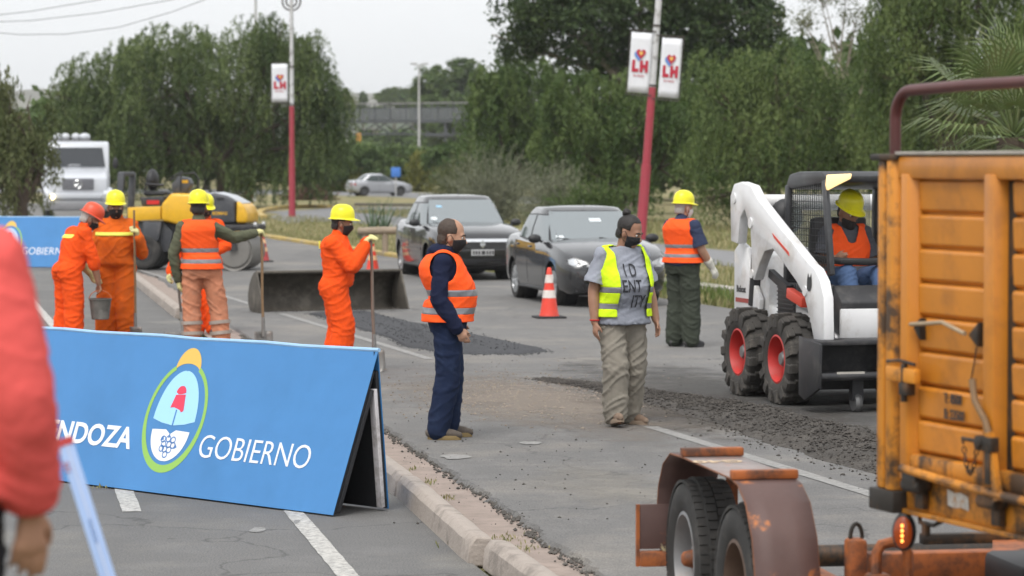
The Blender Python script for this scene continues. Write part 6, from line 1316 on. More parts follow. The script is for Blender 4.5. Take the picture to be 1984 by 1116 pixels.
drape('grille', b, [[(-.40, .575), (.40, .575), (.44, .655), (-.44, .655)]], 'x+', M_TRIM, t); drape('badge', b, [[(.06*math.cos(q), .612+.055*math.sin(q)) for q in np.linspace(0, 6.28, 19)[:-1]]], 'x+', M_CHR, t, .015, 1)
drape('lower_intake', b, [[(-.52, .26), (.52, .26), (.58, .33), (.50, .40), (-.50, .40), (-.58, .33)]], 'x+', M_TRIM, t, .008); drape('number_plate', b, [[(-.21, .42), (.21, .42), (.21, .53), (-.21, .53)]], 'x+', M_PLATE, t, .02); drape('bumper_lip', b, [[(-.62, .235), (.62, .235), (.64, .255), (-.64, .255)]], 'x+', M_HLENS, t, .012)
seam(b, [(-.74, .56), (-.4, .545), (.4, .545), (.74, .56)], 'x+', t)
ws = [o_ for o_ in t.children if o_.name.startswith('windscreen') and 'seal' not in o_.name][0]
drape('windscreen_sticker', ws, [[(-.02, 1.23), (.16, 1.23), (.16, 1.28), (-.02, 1.28)]], 'x+', MATS['white_sticker'], ws, .006, 1); drape('windscreen_sticker', ws, [[(-.62, .99), (-.52, .99), (-.52, 1.03), (-.62, 1.03)]], 'x+', MATS['white_sticker'], ws, .006, 1)
CS = dict(CV); CS.update(win=CV['win']+[[(-1.36, .12), (-1.18, .14), (-.92, .6), (-1.05, .45)]], spokes=0, rimm=mat('dark_wheel_cover', (.06, .06, .062), .6), mirm=SILV)
sc_ = G(735, 379.5, -.02); t, b = car('silver sedan driving on the cross road beyond the trees', sc_, R(20), SILV, CS)
tl_ = [(.48, .68), (.66, .66), (.72, .74), (.70, .86), (.50, .82)]
for s_ in (tl_, mir(tl_)): drape('tail_lamp', b, [s_], 'x-', M_TAIL, t, .008)
for ax_ in ('y-', 'y+'): drape('tail_lamp', b, [[(-1.96, .68), (-1.82, .70), (-1.80, .80), (-1.98, .86)]], ax_, M_TAIL, t, .008)
M_SGL = mat('tinted_car_glass', (.03, .045, .045), .05, spec=.6)
for o_ in t.children:
    if o_.name.startswith(('side_window', 'rear_window', 'windscreen')) and 'seal' not in o_.name: o_.data.materials[0] = M_SGL
drape('number_plate', b, [[(-.21, .60), (.21, .60), (.21, .70), (-.21, .70)]], 'x-', M_PLATE, t, .01)
# ------------------------------------------------------------------ white bonneted truck
M_TW = mat('white_truck_paint', (.50, .52, .56), .4, var=.05, dirt=(.42, .42, .42), damt=.4, dscale=2, coat=.3); M_GREYB = mat('grey_bumper', (.22, .22, .23), .6, var=.15); M_GRL = mat('grille_grey', (.16, .165, .19), .5)
wt = G(150, 437, RZ); t = thing('white_truck', 'white bonneted truck with roof lights half hidden by the left tree', 'truck', wt, R(-80))
MB().prism([(-1.4, .75), (.05, .75), (.05, 1.75), (-.02, 1.95), (-.22, 2.66), (-.32, 2.80), (-.5, 2.84), (-1.35, 2.84), (-1.4, 2.75)], -1.08, 1.08).build('cab', M_TW, t, bevel=.06, seg=3)
MB().prism([(.0, .80), (1.12, .80), (1.16, 1.30), (1.10, 1.62), (.9, 1.72), (.0, 1.94)], -.98, .98).build('bonnet', M_TW, t, bevel=.07, seg=3)
M_TGLASS = mat('truck_glass', (.03, .034, .04), .05, spec=.6)
o = MB().add([(-.015, -.94, 1.98), (-.015, .94, 1.98), (-.21, .86, 2.62), (-.21, -.86, 2.62)], [(0, 1, 2, 3)]).build('windscreen', M_TGLASS, t); o.location = (.03, 0, .012)
for sy in (-1, 1):
    MB().add([(-.95, sy*1.085, 1.95), (-.18, sy*1.085, 1.95), (-.32, sy*1.085, 2.58), (-.95, sy*1.085, 2.58)], [(0, 1, 2, 3)]).build('side_window', M_GLASS, t, weld=False)
    MB().prism([(.2, .55), (1.25, .62), (1.25, 1.12), (1.0, 1.3), (.35, 1.3), (.1, 1.0)], sy*.98-.16, sy*.98+.16).build('wing', M_TW, t, bevel=.06)
    wheel(t, (.65, sy*.95, .48), .48, .26, .27, M_TYRE, M_HUB, out=sy); wheel(t, (-3.2, sy*.95, .48), .48, .3, .27, M_TYRE, M_HUB, out=sy)
    MB().lathe([(.001, 1.30), (.09, 1.29), (.10, 1.25), (.10, 1.2)], 18, 'x', (0, sy*.86, .98)).build('headlight', mat('lit_headlamp', (.9, .85, .6), .2, emit=(1, .82, .42), estr=3.) if sy < 0 else M_HLENS, t)
    MB().ell((.1, sy*1.28, 2.1), (.06, .1, .2)).build('mirror', M_TRIM, t)
MB().box(1.13, 1.19, -.52, .52, 1.22, 1.60).build('grille', M_GRL, t, bevel=.02)
for k in range(8): MB().box(1.185, 1.20, -.50, .50, 1.25+.042*k, 1.262+.042*k).build('grille_bar', M_GREYB, t)
st = MB().tube([(1.21, .13*math.cos(q), 1.41+.13*math.sin(q)) for q in np.linspace(0, 6.283, 25)[:-1]], .012, 6, closed=True)
for q in (90, 210, 330): st.cyl((1.21, 0, 1.41), (1.21, .13*math.cos(R(q)), 1.41+.13*math.sin(R(q))), .011, 6)
st.build('star_badge', M_CHR, t); MB().box(1.10, 1.22, -1.0, 1.0, .92, 1.10).build('lower_grille', M_TW, t, bevel=.03); MB().box(1.15, 1.34, -1.12, 1.12, .52, .84).build('bumper', M_GREYB, t, bevel=.06)
for y in (-.62, -.36, -.02, .28): MB().ell((-.75, y, 3.0), (.16, .15 if y < 0 else .2, .13), 14, 10).build('roof_lamp', M_TW, t)
MB().box(-.9, -.55, -.8, .5, 2.84, 2.90).build('roof_rack', M_GREYB, t); MB().box(-.12, .0, -.3, .1, 1.96, 2.06).build('dashboard_papers', M_BAN, t)
MB().box(-5.2, -1.5, -1.15, 1.15, 1.05, 1.75).build('load_bed', M_TW, t, bevel=.02); MB().box(-5.2, 1.0, -.4, .4, .6, .8).build('chassis', M_GREYB, t)
# ------------------------------------------------------------------ road roller
M_YEL = mat('yellow_machine_paint', (.72, .40, .015), .42, var=.08, dirt=(.45, .26, .03), damt=.4, dscale=3, coat=.2); M_DGREY = mat('dark_grey_machine_paint', (.055, .058, .066), .5, var=.15, dirt=(.12, .115, .11), damt=.4); M_DRUM = mat('drum_steel', (.21, .20, .185), .55, metal=.35, var=.18, vscale=4, dirt=(.12, .11, .10), damt=.5); M_LGREY = mat('pale_hood', (.42, .44, .47), .4)
rl = G(384, 522, RZ); t = thing('road_roller', 'yellow and grey road roller with smooth front drum and rear tyres', 'roller', rl, R(-7))
MB().lathe([(.001, -.60), (.30, -.60), (.34, -.57), (.375, -.60), (.375, .60), (.30, .60), (.001, .6)], 48, 'y', (.86, 0, .375)).build('drum', M_DRUM, t, ang=30)
MB().prism([(.44, .78), (1.22, .78), (1.22, .90), (.44, .92)], -.66, .66).build('drum_frame', M_BLACKM, t, bevel=.02)
for sy in (-1, 1): MB().bar((.86, sy*.645, .40), (.80, sy*.645, .82), .03, .16).build('drum_arm', M_BLACKM, t)
MB().box(1.20, 1.25, -.6, .6, .80, .86).build('scraper', M_BLACKM, t)
for y in (-.4, .4): MB().cyl((1.22, y, .90), (1.28, y, .90), .05, 12).build('front_lamp', M_HLENS, t)
MB().prism([(.40, .93), (.88, .93), (.86, 1.38), (.70, 1.47), (.45, 1.53), (.30, 1.50)], -.56, .56).build('hood', M_DGREY, t, bevel=.05, seg=3); MB().prism([(.885, .93), (1.12, .93), (1.12, 1.10), (1.05, 1.27), (.90, 1.38)], -.55, .55).build('hood_nose', M_YEL, t, bevel=.06, seg=3); MB().prism([(.10, 1.50), (.45, 1.54), (.72, 1.475), (1.0, 1.33), (.98, 1.30), (.68, 1.42), (.4, 1.48), (.1, 1.45)], -.40, .40).build('hood_top', M_LGREY, t, bevel=.02)
MB().box(.50, .66, -.575, -.56, 1.40, 1.44).build('hood_vent', M_BLACKM, t)
MB().prism([(-.62, .98), (-.62, 1.30), (-.42, 1.52), (.30, 1.50), (.40, 1.20), (.40, .93), (-.1, .86)], -.54, .54).build('front_body', M_YEL, t, bevel=.06, seg=3)
MB().prism([(-1.30, .96), (-1.30, 1.24), (-.63, 1.26), (-.63, 1.0)], -.52, .52).build('rear_body', M_YEL, t, bevel=.02); MB().prism([(-1.28, .35), (-1.30, .95), (-.60, .97), (-.40, .75), (-.52, .35)], -.40, .40).build('rear_frame', M_DGREY, t, bevel=.03)
MB().prism([(-.62, .40), (-.64, .95), (-.2, .85), (.1, .78), (.0, .5), (-.3, .4)], -.3, .3).build('articulation', M_BLACKM, t, bevel=.02); MB().prism([(-.98, .42), (-.98, .96), (-.60, .96), (-.66, .60)], -.57, -.41).build('side_step', M_DGREY, t, bevel=.02)
for y in (-.47, -.16, .16, .47): wheel(t, (-.98, y, .36), .36, .27, .17, M_TYRE, M_BLACKM, out=-1 if y < 0 else 1)
MB().prism([(-1.06, 1.26), (-1.10, 1.44), (-.60, 1.46), (-.58, 1.28)], -.34, .34).build('seat_box', M_BLACKM, t, bevel=.03); MB().box(-.95, -.70, -.355, -.34, 1.30, 1.38).build('red_reflector', mat('red_reflector', (.5, .02, .02), .3), t)
MB().prism([(-1.04, 1.46), (-1.06, 1.56), (-.60, 1.56), (-.56, 1.48)], -.25, .25).build('seat_cushion', M_BLKPL, t, bevel=.04, seg=3); MB().ell((-.92, 0, 1.78), (.12, .25, .22), 18, 12).build('seat_back', M_BLKPL, t); MB().tube([(-1.0, -.3, 1.56), (-.98, -.3, 1.70), (-.62, -.3, 1.68)], .025, 8).build('armrest', M_BLKPL, t)
MB().prism([(-.48, 1.50), (-.50, 1.70), (-.36, 1.86), (-.16, 1.82), (-.10, 1.70), (-.22, 1.50)], -.16, .16).build('console', M_DGREY, t, bevel=.03); MB().box(-.28, -.16, -.168, -.16, 1.72, 1.78).build('console_label', M_YEL, t)
MB().tube([(-.45, .2*math.cos(q), 1.90+.0*q) if False else (-.44+.13*math.sin(q)*.9, .19*math.cos(q), 1.86+.08*math.sin(q)) for q in np.linspace(0, 6.283, 25)[:-1]], .016, 7, closed=True).build('steering_wheel', M_BLKPL, t); MB().tube([(-.30, -.25, 1.56), (-.28, -.25, 1.90), (-.0, -.25, 1.92), (.08, -.25, 1.8), (.05, -.25, 1.55)], .018, 8).build('hand_rail', M_BLKPL, t)
for y in (-.45, .45): MB().bar((-1.50, y, .9), (-1.44, y, 1.93), .09, .13).build('folded_rollbar', M_DGREY, t, bevel=.02)
MB().bar((-1.45, -.45, 1.90), (-1.45, .45, 1.90), .09, .09).build('rollbar_top', M_DGREY, t, bevel=.02); MB().box(-1.5, -1.28, -.45, .45, .88, 1.0).build('rear_beam', M_DGREY, t, bevel=.02)
put_text(t, 'BOMAG', .085, (.42, -.5635, 1.10), (1, 0, 0), (0, 0, 1), M_YEL, off=.002)
# ================================================================== TREES, SHRUBS, GRASS
def leaf_mat(name, a, b, tr=.22): return mat(name, a, .6, col2=b, attr=True, transl=tr, spec=.25)
M_PEP = leaf_mat('pepper_leaves', (.050, .086, .020), (.165, .215, .07)); M_PEPD = leaf_mat('deep_pepper_leaves', (.042, .072, .020), (.15, .195, .068)); M_BRD = leaf_mat('dark_broad_leaves', (.035, .062, .022), (.090, .130, .045)); M_MID = leaf_mat('mid_green_leaves', (.05, .09, .022), (.12, .168, .05)); M_GREYL = leaf_mat('grey_green_leaves', (.11, .125, .075), (.26, .27, .19)); M_YELL = leaf_mat('yellow_green_leaves', (.10, .12, .02), (.20, .19, .04)); M_OLIV = leaf_mat('olive_leaves', (.075, .095, .032), (.155, .165, .07))
M_BARK = mat('brown_bark', (.075, .055, .04), .95, var=.35, vscale=5, bump=.8, bscale=12, bdist=.04); M_BARKP = mat('pale_bark', (.22, .19, .155), .95, var=.3, vscale=4, bump=.6, bscale=12, bdist=.03)
def quads(name, P, A, B, tint, m, par=None, kind=None):
    """leaf faces: corner points from centre P, half axes A, B (diamond-ish quads)"""
    n = len(P); V = np.empty((n, 4, 3)); V[:, 0] = P-A; V[:, 1] = P+B-A*.15; V[:, 2] = P+A; V[:, 3] = P-B-A*.15
    me = bpy.data.meshes.new(name); me.vertices.add(n*4); me.vertices.foreach_set('co', V.ravel()); me.loops.add(n*4); me.loops.foreach_set('vertex_index', np.arange(n*4, dtype=np.int32)); me.polygons.add(n)
    me.polygons.foreach_set('loop_start', np.arange(0, n*4, 4, dtype=np.int32)); me.polygons.foreach_set('loop_total', np.full(n, 4, dtype=np.int32)); me.update()
    at_ = me.attributes.new('tint', 'FLOAT', 'FACE'); at_.data.foreach_set('value', np.clip(tint, 0, 1).astype(np.float32)); me.validate()
    o = link(name, me, par, m)
    if kind: o['kind'] = kind
    return o
def rnd_dir(n):
    v = RNG.normal(size=(n, 3)); return v/np.linalg.norm(v, axis=1)[:, None]
def weeping(lumps, dens=1., leaf=(.11, .028), ln=(.8, 2.2), fill=.55):
    """drooping strands of narrow leaves hung over crown lumps (centre, radii)"""
    Ps, As, Bs, Ts = [], [], [], []
    for c, r in lumps:
        area = 4*r[0]*r[2]; S = int(area*16*dens)+8; nc = max(5, S//11); cd = rnd_dir(nc); cd[:, 2] = np.where(cd[:, 2] < -.35, -cd[:, 2], cd[:, 2]); ci = RNG.integers(0, nc, S); cr_ = RNG.uniform(.8, 1.16, nc)[ci]; ct = np.clip(RNG.normal(.45, .36, nc), 0, 1)[ci]; d = cd[ci]+RNG.normal(0, .17, (S, 3)); d /= np.linalg.norm(d, axis=1)[:, None]; rad = cr_*np.where(RNG.random(S) < fill+.2, RNG.uniform(.9, 1.06, S), RNG.uniform(.35, .9, S))
        bump = 1+.16*np.sin(d[:, 0]*7+c[0])+.13*np.sin(d[:, 2]*9+c[1])
        p0 = np.array(c)+d*np.array(r)*(rad*bump)[:, None]; K = 26; L = RNG.uniform(ln[0], ln[1], S); out = d*np.array([1, 1, 0]); sw = RNG.normal(0, .25, (S, 3)); sw[:, 2] = 0
        t = (np.arange(K)+.5)/K; path = p0[:, None]+(out*.5+sw)[:, None]*(np.minimum(1, t*1.4)[None, :, None]*L[:, None, None]*.55); path[:, :, 2] += (L*.22)[:, None]*np.sin(np.minimum(1, t*2.2)*1.57)[None]*.6-(L[:, None]*(t**1.35)[None])
        lp = path.reshape(-1, 3)+RNG.normal(0, .055, (S*K, 3)); n = S*K; ax = RNG.normal(0, .55, (n, 3)); ax[:, 2] -= .95; ax /= np.linalg.norm(ax, axis=1)[:, None]; sd = np.cross(ax, rnd_dir(n)); sd /= np.linalg.norm(sd, axis=1)[:, None]+1e-6
        sc = RNG.uniform(.7, 1.35, n)[:, None]; Ps.append(lp); As.append(ax*leaf[0]*sc); Bs.append(sd*leaf[1]*sc); Ts.append(np.repeat(ct+RNG.normal(0, .12, S), K)+RNG.normal(0, .12, n))
    return [np.concatenate(q) for q in (Ps, As, Bs, Ts)]
def broad(lumps, dens=1., leaf=(.10, .055), clump=.5):
    Ps, As, Bs, Ts = [], [], [], []
    for c, r in lumps:
        area = 4*r[0]*r[2]; S = int(area*7*dens)+6; d = rnd_dir(S); rad = np.where(RNG.random(S) < .75, RNG.uniform(.8, 1.1, S), RNG.uniform(.2, .8, S)); p0 = np.array(c)+d*np.array(r)*rad[:, None]; K = 56
        cs = RNG.uniform(.6, 1.3, S)*clump; lp = (p0[:, None]+RNG.normal(0, 1, (S, K, 3))*np.array([.5, .5, .36])*cs[:, None, None]).reshape(-1, 3); n = S*K; ax = rnd_dir(n); sd = np.cross(ax, rnd_dir(n)); sd /= np.linalg.norm(sd, axis=1)[:, None]+1e-6; sc = RNG.uniform(.7, 1.35, n)[:, None]
        Ps.append(lp); As.append(ax*leaf[0]*sc); Bs.append(sd*leaf[1]*sc); Ts.append(np.repeat(np.clip(RNG.normal(.42, .26, S), 0, 1), K)+RNG.normal(0, .14, n))
    return [np.concatenate(q) for q in (Ps, As, Bs, Ts)]
def tree(label, Y, base_px, lumps_px, kind, m, group='trees along the avenue', bark=M_BARK, tr=.22, dens=1., fork=.32, dy=1., leaf=None, lean=0., ln=(.8, 2.2)):
    """lumps_px: (x, y, half width, half height) of crown masses seen at depth Y; each gets its own real depth"""
    k = Y/FPX; b = at(base_px, 400, Y); base = Vector((b.x, Y, -.03)); t = thing('tree', label, 'tree', base, 0, group); L = []
    for i, (x, y, w, h) in enumerate(lumps_px):
        c = at(x, y, Y); off = dy*w*k*random.uniform(-.75, .75); c = Vector((c.x-base.x, off, c.z-base.z)); L.append((tuple(c), (w*k, max(w*k*.85, .8), h*k)))
    P, A, B, T = (weeping(L, dens, leaf or (.11, .028), ln) if kind == 'weep' else broad(L, dens, leaf or (.10, .055)))
    ok = P[:, 2] > .15; quads('crown', P[ok], A[ok], B[ok], T[ok], m, t)
    mb = MB(); top = max(c[0][2] for c in L); fk = Vector((lean*.4, 0, top*fork)); mb.tube([(0, 0, -.1), (lean*.15, .03, fk.z*.4), (lean*.3, -.02, fk.z*.75), fk], [tr*1.35, tr, tr*.9, tr*.82], 12)
    for c, r in L:
        c = Vector(c); m1 = fk.lerp(c, .45)+Vector((random.uniform(-.3, .3), random.uniform(-.3, .3), .25*(c.z-fk.z)*.3)); mb.tube([fk-Vector((0, 0, .1)), m1, c, c+(c-m1)*.45], [tr*.6, tr*.38, tr*.2, tr*.06], 8)
        for q in range(5):
            e = c+Vector(tuple(rnd_dir(1)[0]*np.array(r)*.85)); mb.tube([m1.lerp(c, .6), m1.lerp(e, .75), e], [tr*.16, tr*.09, tr*.03], 5)
    mb.build('trunk', bark, t, weld=False, ang=60); return t
TREES = []
tree('weeping pepper tree at the left edge in front of the white truck', 78, 40, [(0, 225, 95, 85), (52, 235, 62, 80), (10, 310, 80, 80), (78, 330, 26, 60), (-60, 280, 90, 120), (30, 380, 60, 40)], 'weep', M_OLIV, dens=1.2, ln=(.6, 1.5), leaf=(.095, .022))
tree('large round pepper tree behind the road roller', 140, 432, [(230, 185, 95, 85), (175, 205, 60, 85), (285, 140, 60, 55), (530, 105, 70, 58), (630, 205, 42, 75), (350, 150, 120, 95), (470, 140, 115, 92), (565, 190, 85, 110), (612, 280, 58, 95), (300, 265, 150, 85), (450, 275, 140, 90), (180, 270, 55, 85), (545, 330, 75, 55), (380, 330, 120, 35), (230, 330, 60, 45)], 'weep', M_PEPD, tr=.3, dens=1.1, ln=(.9, 2.6), leaf=(.112, .028))
tree('small dark tree right of the footbridge', 352, 880, [(838, 190, 40, 58), (900, 172, 50, 55), (880, 235, 78, 50), (940, 220, 40, 60)], 'broad', M_MID, dens=.8, leaf=(.2, .11))
tree('bushy green tree left of the tall dark tree', 135, 990, [(965, 225, 55, 80), (1030, 190, 70, 85), (1000, 290, 90, 65), (1085, 260, 60, 90)], 'weep', M_MID, dens=1.1, leaf=(.13, .04))
tree('tall dark broad leaved tree behind the leaning lamp post', 120, 1225, [(1030, 15, 75, 62), (1115, 40, 95, 82), (1240, 0, 130, 90), (1370, 35, 120, 95), (1180, 125, 105, 62), (1450, 70, 75, 75), (1320, 135, 95, 60), (1010, 85, 40, 35), (1130, -60, 110, 60), (1330, -70, 130, 60)], 'broad', M_BRD, bark=M_BARKP, tr=.34, dens=1.15, fork=.5)
tree('mid green tree below the tall dark tree behind the sedans', 108, 1200, [(1120, 285, 85, 85), (1215, 240, 100, 95), (1290, 320, 85, 90), (1180, 365, 100, 45), (1130, 200, 70, 60), (1310, 230, 70, 70)], 'weep', M_MID, dens=1.5, ln=(.5, 1.3), leaf=(.085, .028))
tree('wide weeping pepper tree behind the loader', 94, 1500, [(1410, 195, 85, 80), (1510, 165, 105, 75), (1615, 200, 90, 80), (1440, 300, 105, 90), (1570, 310, 120, 95), (1685, 290, 70, 100), (1390, 380, 60, 45)], 'weep', M_PEP, tr=.26, dens=1.8, ln=(.8, 2.3), leaf=(.082, .020))
tree('pepper tree above the orange truck at the right edge', 88, 1830, [(1735, 95, 70, 90), (1770, 20, 80, 70), (1890, 0, 110, 80), (1720, 190, 70, 90), (1840, 60, 110, 95), (1955, 85, 105, 100), (1800, 210, 115, 105), (1930, 225, 115, 90), (2060, 150, 110, 140), (1850, -50, 140, 70)], 'weep', M_PEP, tr=.26, dens=1.8, ln=(.8, 2.3), leaf=(.082, .020))
# sparse bare branches between the crowns
def bare(label, Y, px, pts):
    b = at(px, 400, Y); t = thing('tree', label, 'tree', (b.x, Y, -.03), 0, 'trees along the avenue'); mb = MB(); o0 = Vector((b.x, Y, -.03)); q0 = at(px, 260, Y)-o0; mb.tube([(0, 0, 0), q0*.5, q0], [.16, .12, .09], 8)
    rr = random.Random(5)
    for x, y in pts:
        e = at(x, y, Y)-o0; mid_ = q0.lerp(e, .5)+Vector((rr.uniform(-.3, .3), rr.uniform(-.5, .5), rr.uniform(-.1, .3))); mb.tube([q0, mid_, e], [.07, .04, .012], 6)
        for k in range(9):
            s_ = mid_.lerp(e, rr.uniform(0, 1)); mb.tube([s_, s_+Vector((rr.uniform(-.5, .5), rr.uniform(-.4, .4), rr.uniform(-.1, .6)))], [.018, .005], 4)
    mb.build('trunk', M_BARKP, t, weld=False); L = [((at(x, y, Y)-o0)[:], (.5, .5, .4)) for x, y in pts[::2]]; P, A, B, T = broad(L, .5, (.06, .03)); quads('crown', P, A, B, T, M_OLIV, t)
bare('half bare tree with pale twigs above the loader', 112, 1640, [(1560, 40), (1600, 10), (1640, -10), (1610, 60), (1660, 30), (1570, 80), (1690, 60), (1650, 70), (1585, -20)])
# background wood: one spare crown copied with its own size and place
far = tree('far green tree under the footbridge', 230, 700, [(660, 318, 60, 32), (720, 322, 60, 28), (780, 316, 55, 32)], 'broad', M_MID, 'trees far behind the road', dens=.9, leaf=(.17, .09))
for i, (x, Y, sc, lab) in enumerate([(590, 215, 1.0, 'far tree behind the lamp post with one banner'), (860, 240, .75, 'far tree behind the slender double armed lamp post'), (985, 190, .95, 'far tree between the shrubs and the bushy tree'), (1120, 175, 1.5, 'far tree filling the gap behind the sedans'), (1330, 165, 1.6, 'far tree filling the gap beside the leaning post'), (1500, 150, 1.7, 'far tree deep behind the loader cab'), (1720, 140, 1.9, 'far tree deep behind the orange truck'), (1900, 135, 2.1, 'far tree at the right edge behind the palm'), (150, 190, 1.4, 'far tree behind the white truck'), (-20, 170, 1.6, 'far tree at the left edge'), (400, 230, 1.2, 'far tree hidden behind the large pepper tree')]):
    c = copy_tree(far); b = at(x, 400, Y); c.location = (b.x, Y, -.03); c.scale = (sc, sc, sc*1.05); c.rotation_euler.z = i*1.3; c['label'] = lab; c['group'] = 'trees far behind the road'
# feathery shrubs
def feather(label, base, h, w, m, n=230, K=34, lf=(.085, .010), group='shrubs on the verge'):
    t = thing('shrub', label, 'shrub', base, 0, group); a = RNG.uniform(0, 2*np.pi, n); tilt = np.abs(RNG.normal(.0, .62, n)).clip(0, 1.35); L = h*RNG.uniform(.55, 1.1, n)*(1-.18*tilt); tt = (np.arange(K)+1)/K
    d = np.stack([np.cos(a)*np.sin(tilt)*w/h*1.3, np.sin(a)*np.sin(tilt), np.cos(tilt)], 1); p = d[:, None]*(L[:, None]*tt[None])[:, :, None]; p[:, :, 2] -= (tt**2.6)[None]*(L*.28*np.sin(tilt+.25))[:, None]; p[:, :, 0] += (tt**2)[None]*(np.cos(a)*.2*w)[:, None]
    lp = p.reshape(-1, 3)+RNG.normal(0, .05, (n*K, 3)); ax = np.repeat(d, K, 0)+RNG.normal(0, .45, (n*K, 3)); ax /= np.linalg.norm(ax, axis=1)[:, None]; sd = np.cross(ax, rnd_dir(n*K)); sd /= np.linalg.norm(sd, axis=1)[:, None]; lp[:, 2] = np.maximum(lp[:, 2], .05)
    quads('foliage', lp, ax*lf[0], sd*lf[1], np.repeat(RNG.normal(.5, .25, n), K)+RNG.normal(0, .15, n*K), m, t)
    mb = MB()
    for k in range(16): mb.tube([(0, 0, -.05), tuple(d[k]*L[k]*.35), tuple(p[k, K//2])], [.03, .02, .008], 5)
    mb.build('stems', M_BARKP, t, weld=False); return t
feather('grey green feathery shrub right behind the dark sedan', G(960, 432, -.03), 2.9, 2.9, M_GREYL, 420, 40, (.10, .011)); feather('grey green feathery shrub behind the gap between the sedans', G(1075, 436, -.03), 2.4, 2.0, M_GREYL, 330, 36, (.09, .011)); feather('olive feathery shrub under the footbridge end', G(890, 418, -.03), 2.6, 1.8, M_OLIV, 300, 36, (.11, .016)); feather('yellow green bush beside the slender lamp post', G(815, 372, -.03), 3.2, 1.6, M_YELL, 200, 30, (.2, .05))
feather('small green bush behind the half hidden rear sedan', G(1150, 440, -.03), 1.7, 2.0, M_MID, 260, 30, (.09, .02)); feather('dry reddish bush under the large pepper tree', G(600, 388, -.03), .8, 1.6, mat('reddish_bush', (.10, .05, .04), .9, col2=(.16, .09, .06), attr=True), 160, 20, (.14, .04)); feather('low green bush under the tree behind the silver car', G(672, 372, -.03), 1.9, 3., M_YELL, 220, 26, (.2, .06))
# fan palm behind the truck
def fan_palm(label, base, zc, n=26, R_=.95):
    t = thing('palm', label, 'palm', base); MB().tube([(0, 0, -.1), (.05, 0, zc*.5), (0, 0, zc)], [.28, .24, .22], 14).build('trunk', M_BARK, t); m = mat('palm_leaf', (.13, .18, .06), .5, var=.3, vscale=2, transl=.15, dirt=(.24, .20, .10), damt=.5, dscale=3); rr = random.Random(11)
    for i in range(n):
        a = i*2.399; el = 1.35-1.75*(i/n)+rr.uniform(-.1, .1); d = Vector((math.cos(a)*math.cos(el), math.sin(a)*math.cos(el), math.sin(el))); hub = Vector((0, 0, zc))+d*rr.uniform(.75, 1.05); sd = d.cross(Vector((0, 0, 1))).normalized(); up = sd.cross(d); mb = MB()
        mb.tube([(0, 0, zc), Vector((0, 0, zc)).lerp(hub, .5)+Vector((0, 0, .05)), hub], [.022, .016, .012], 6)
        for k in range(30):
            q = R(-128+256*k/29); v = d*math.cos(q)+sd*math.sin(q); ln = R_*(.72+.28*math.cos(q*.7))*rr.uniform(.9, 1.06); n_ = up; w = .016; p0 = hub+v*.05; p1 = hub+v*(ln*.55)+n_*.05; p2 = hub+v*ln+n_*(-.04)-Vector((0, 0, ln*.16*rr.uniform(.4, 1.6))); e = v.cross(n_).normalized()
            mb.add([p0-e*w*.5, p0+e*w*.5, p1+e*w+n_*.008, p1-e*w+n_*.008, p2], [(0, 1, 2, 3), (3, 2, 4)])
        mb.build('frond', m, t, weld=False, ang=80)
    return t
pb = at(1962, 400, 38); fan_palm('fan palm with spiky fronds above the orange truck', (pb.x, 38, -.03), at(1962, 262, 38).z)
# grass and weeds
def blades(name, label, pts, m, h=(.06, .2), w=.008):
    n = len(pts); P = np.array(pts); a = RNG.uniform(0, 6.28, n); H = RNG.uniform(h[0], h[1], n); ax = np.stack([np.cos(a)*.35, np.sin(a)*.35, np.ones(n)], 1)*(H/2)[:, None]; P[:, 2] += H/2; sd = np.stack([-np.sin(a+RNG.normal(0, .8, n)), np.cos(a), np.zeros(n)], 1)*w
    o = quads(name, P, ax, sd, RNG.normal(.5, .28, n), m); return tag(o, label, kind='stuff')
M_BLADE = leaf_mat('verge_blades', (.12, .15, .045), (.34, .29, .15), .15); M_WEED = leaf_mat('green_weeds', (.07, .12, .025), (.14, .18, .045), .2)
pts = []
for i in range(26000):
    y = 40+random.random()**1.6*75; x = farX(y)+.3+random.random()**1.5*7.5
    if x > nearX2(y)-.1: continue
    pts.append((x, y, -.03))
blades('verge_grass', 'dry and green grass on the strip between the two roads', pts, M_BLADE, (.05, .22), .012)
pts = [(farX(y)+1.05+random.gauss(0, .35), y, -.03) for y in np.random.default_rng(2).uniform(26, 60, 9000)]
blades('roadside_weeds', 'green weeds along the far road edge', pts, M_WEED, (.06, .28), .012)
pts = []
for i in range(14000):
    y = 60+random.random()**1.4*70; pts.append((farX2(y)+.3+random.random()**1.3*8, y, -.03))
blades('back_verge_grass', 'straw coloured grass beyond the back road', pts, M_BLADE, (.06, .25), .02)
pts = []
for (px, py, n, r) in [(868, 968, 30, .05), (832, 938, 26, .05), (986, 1046, 50, .07), (1010, 1068, 40, .07), (800, 912, 16, .05), (195, 948, 14, .04), (860, 1060, 12, .06)]:
    c = G(px, py)
    for k in range(n): pts.append((c.x+random.gauss(0, r*.6), c.y+random.gauss(0, r*1.6), .005))
blades('gutter_weeds', 'small dry weeds sprouting in the gutter', pts, M_BLADE, (.012, .035), .005)
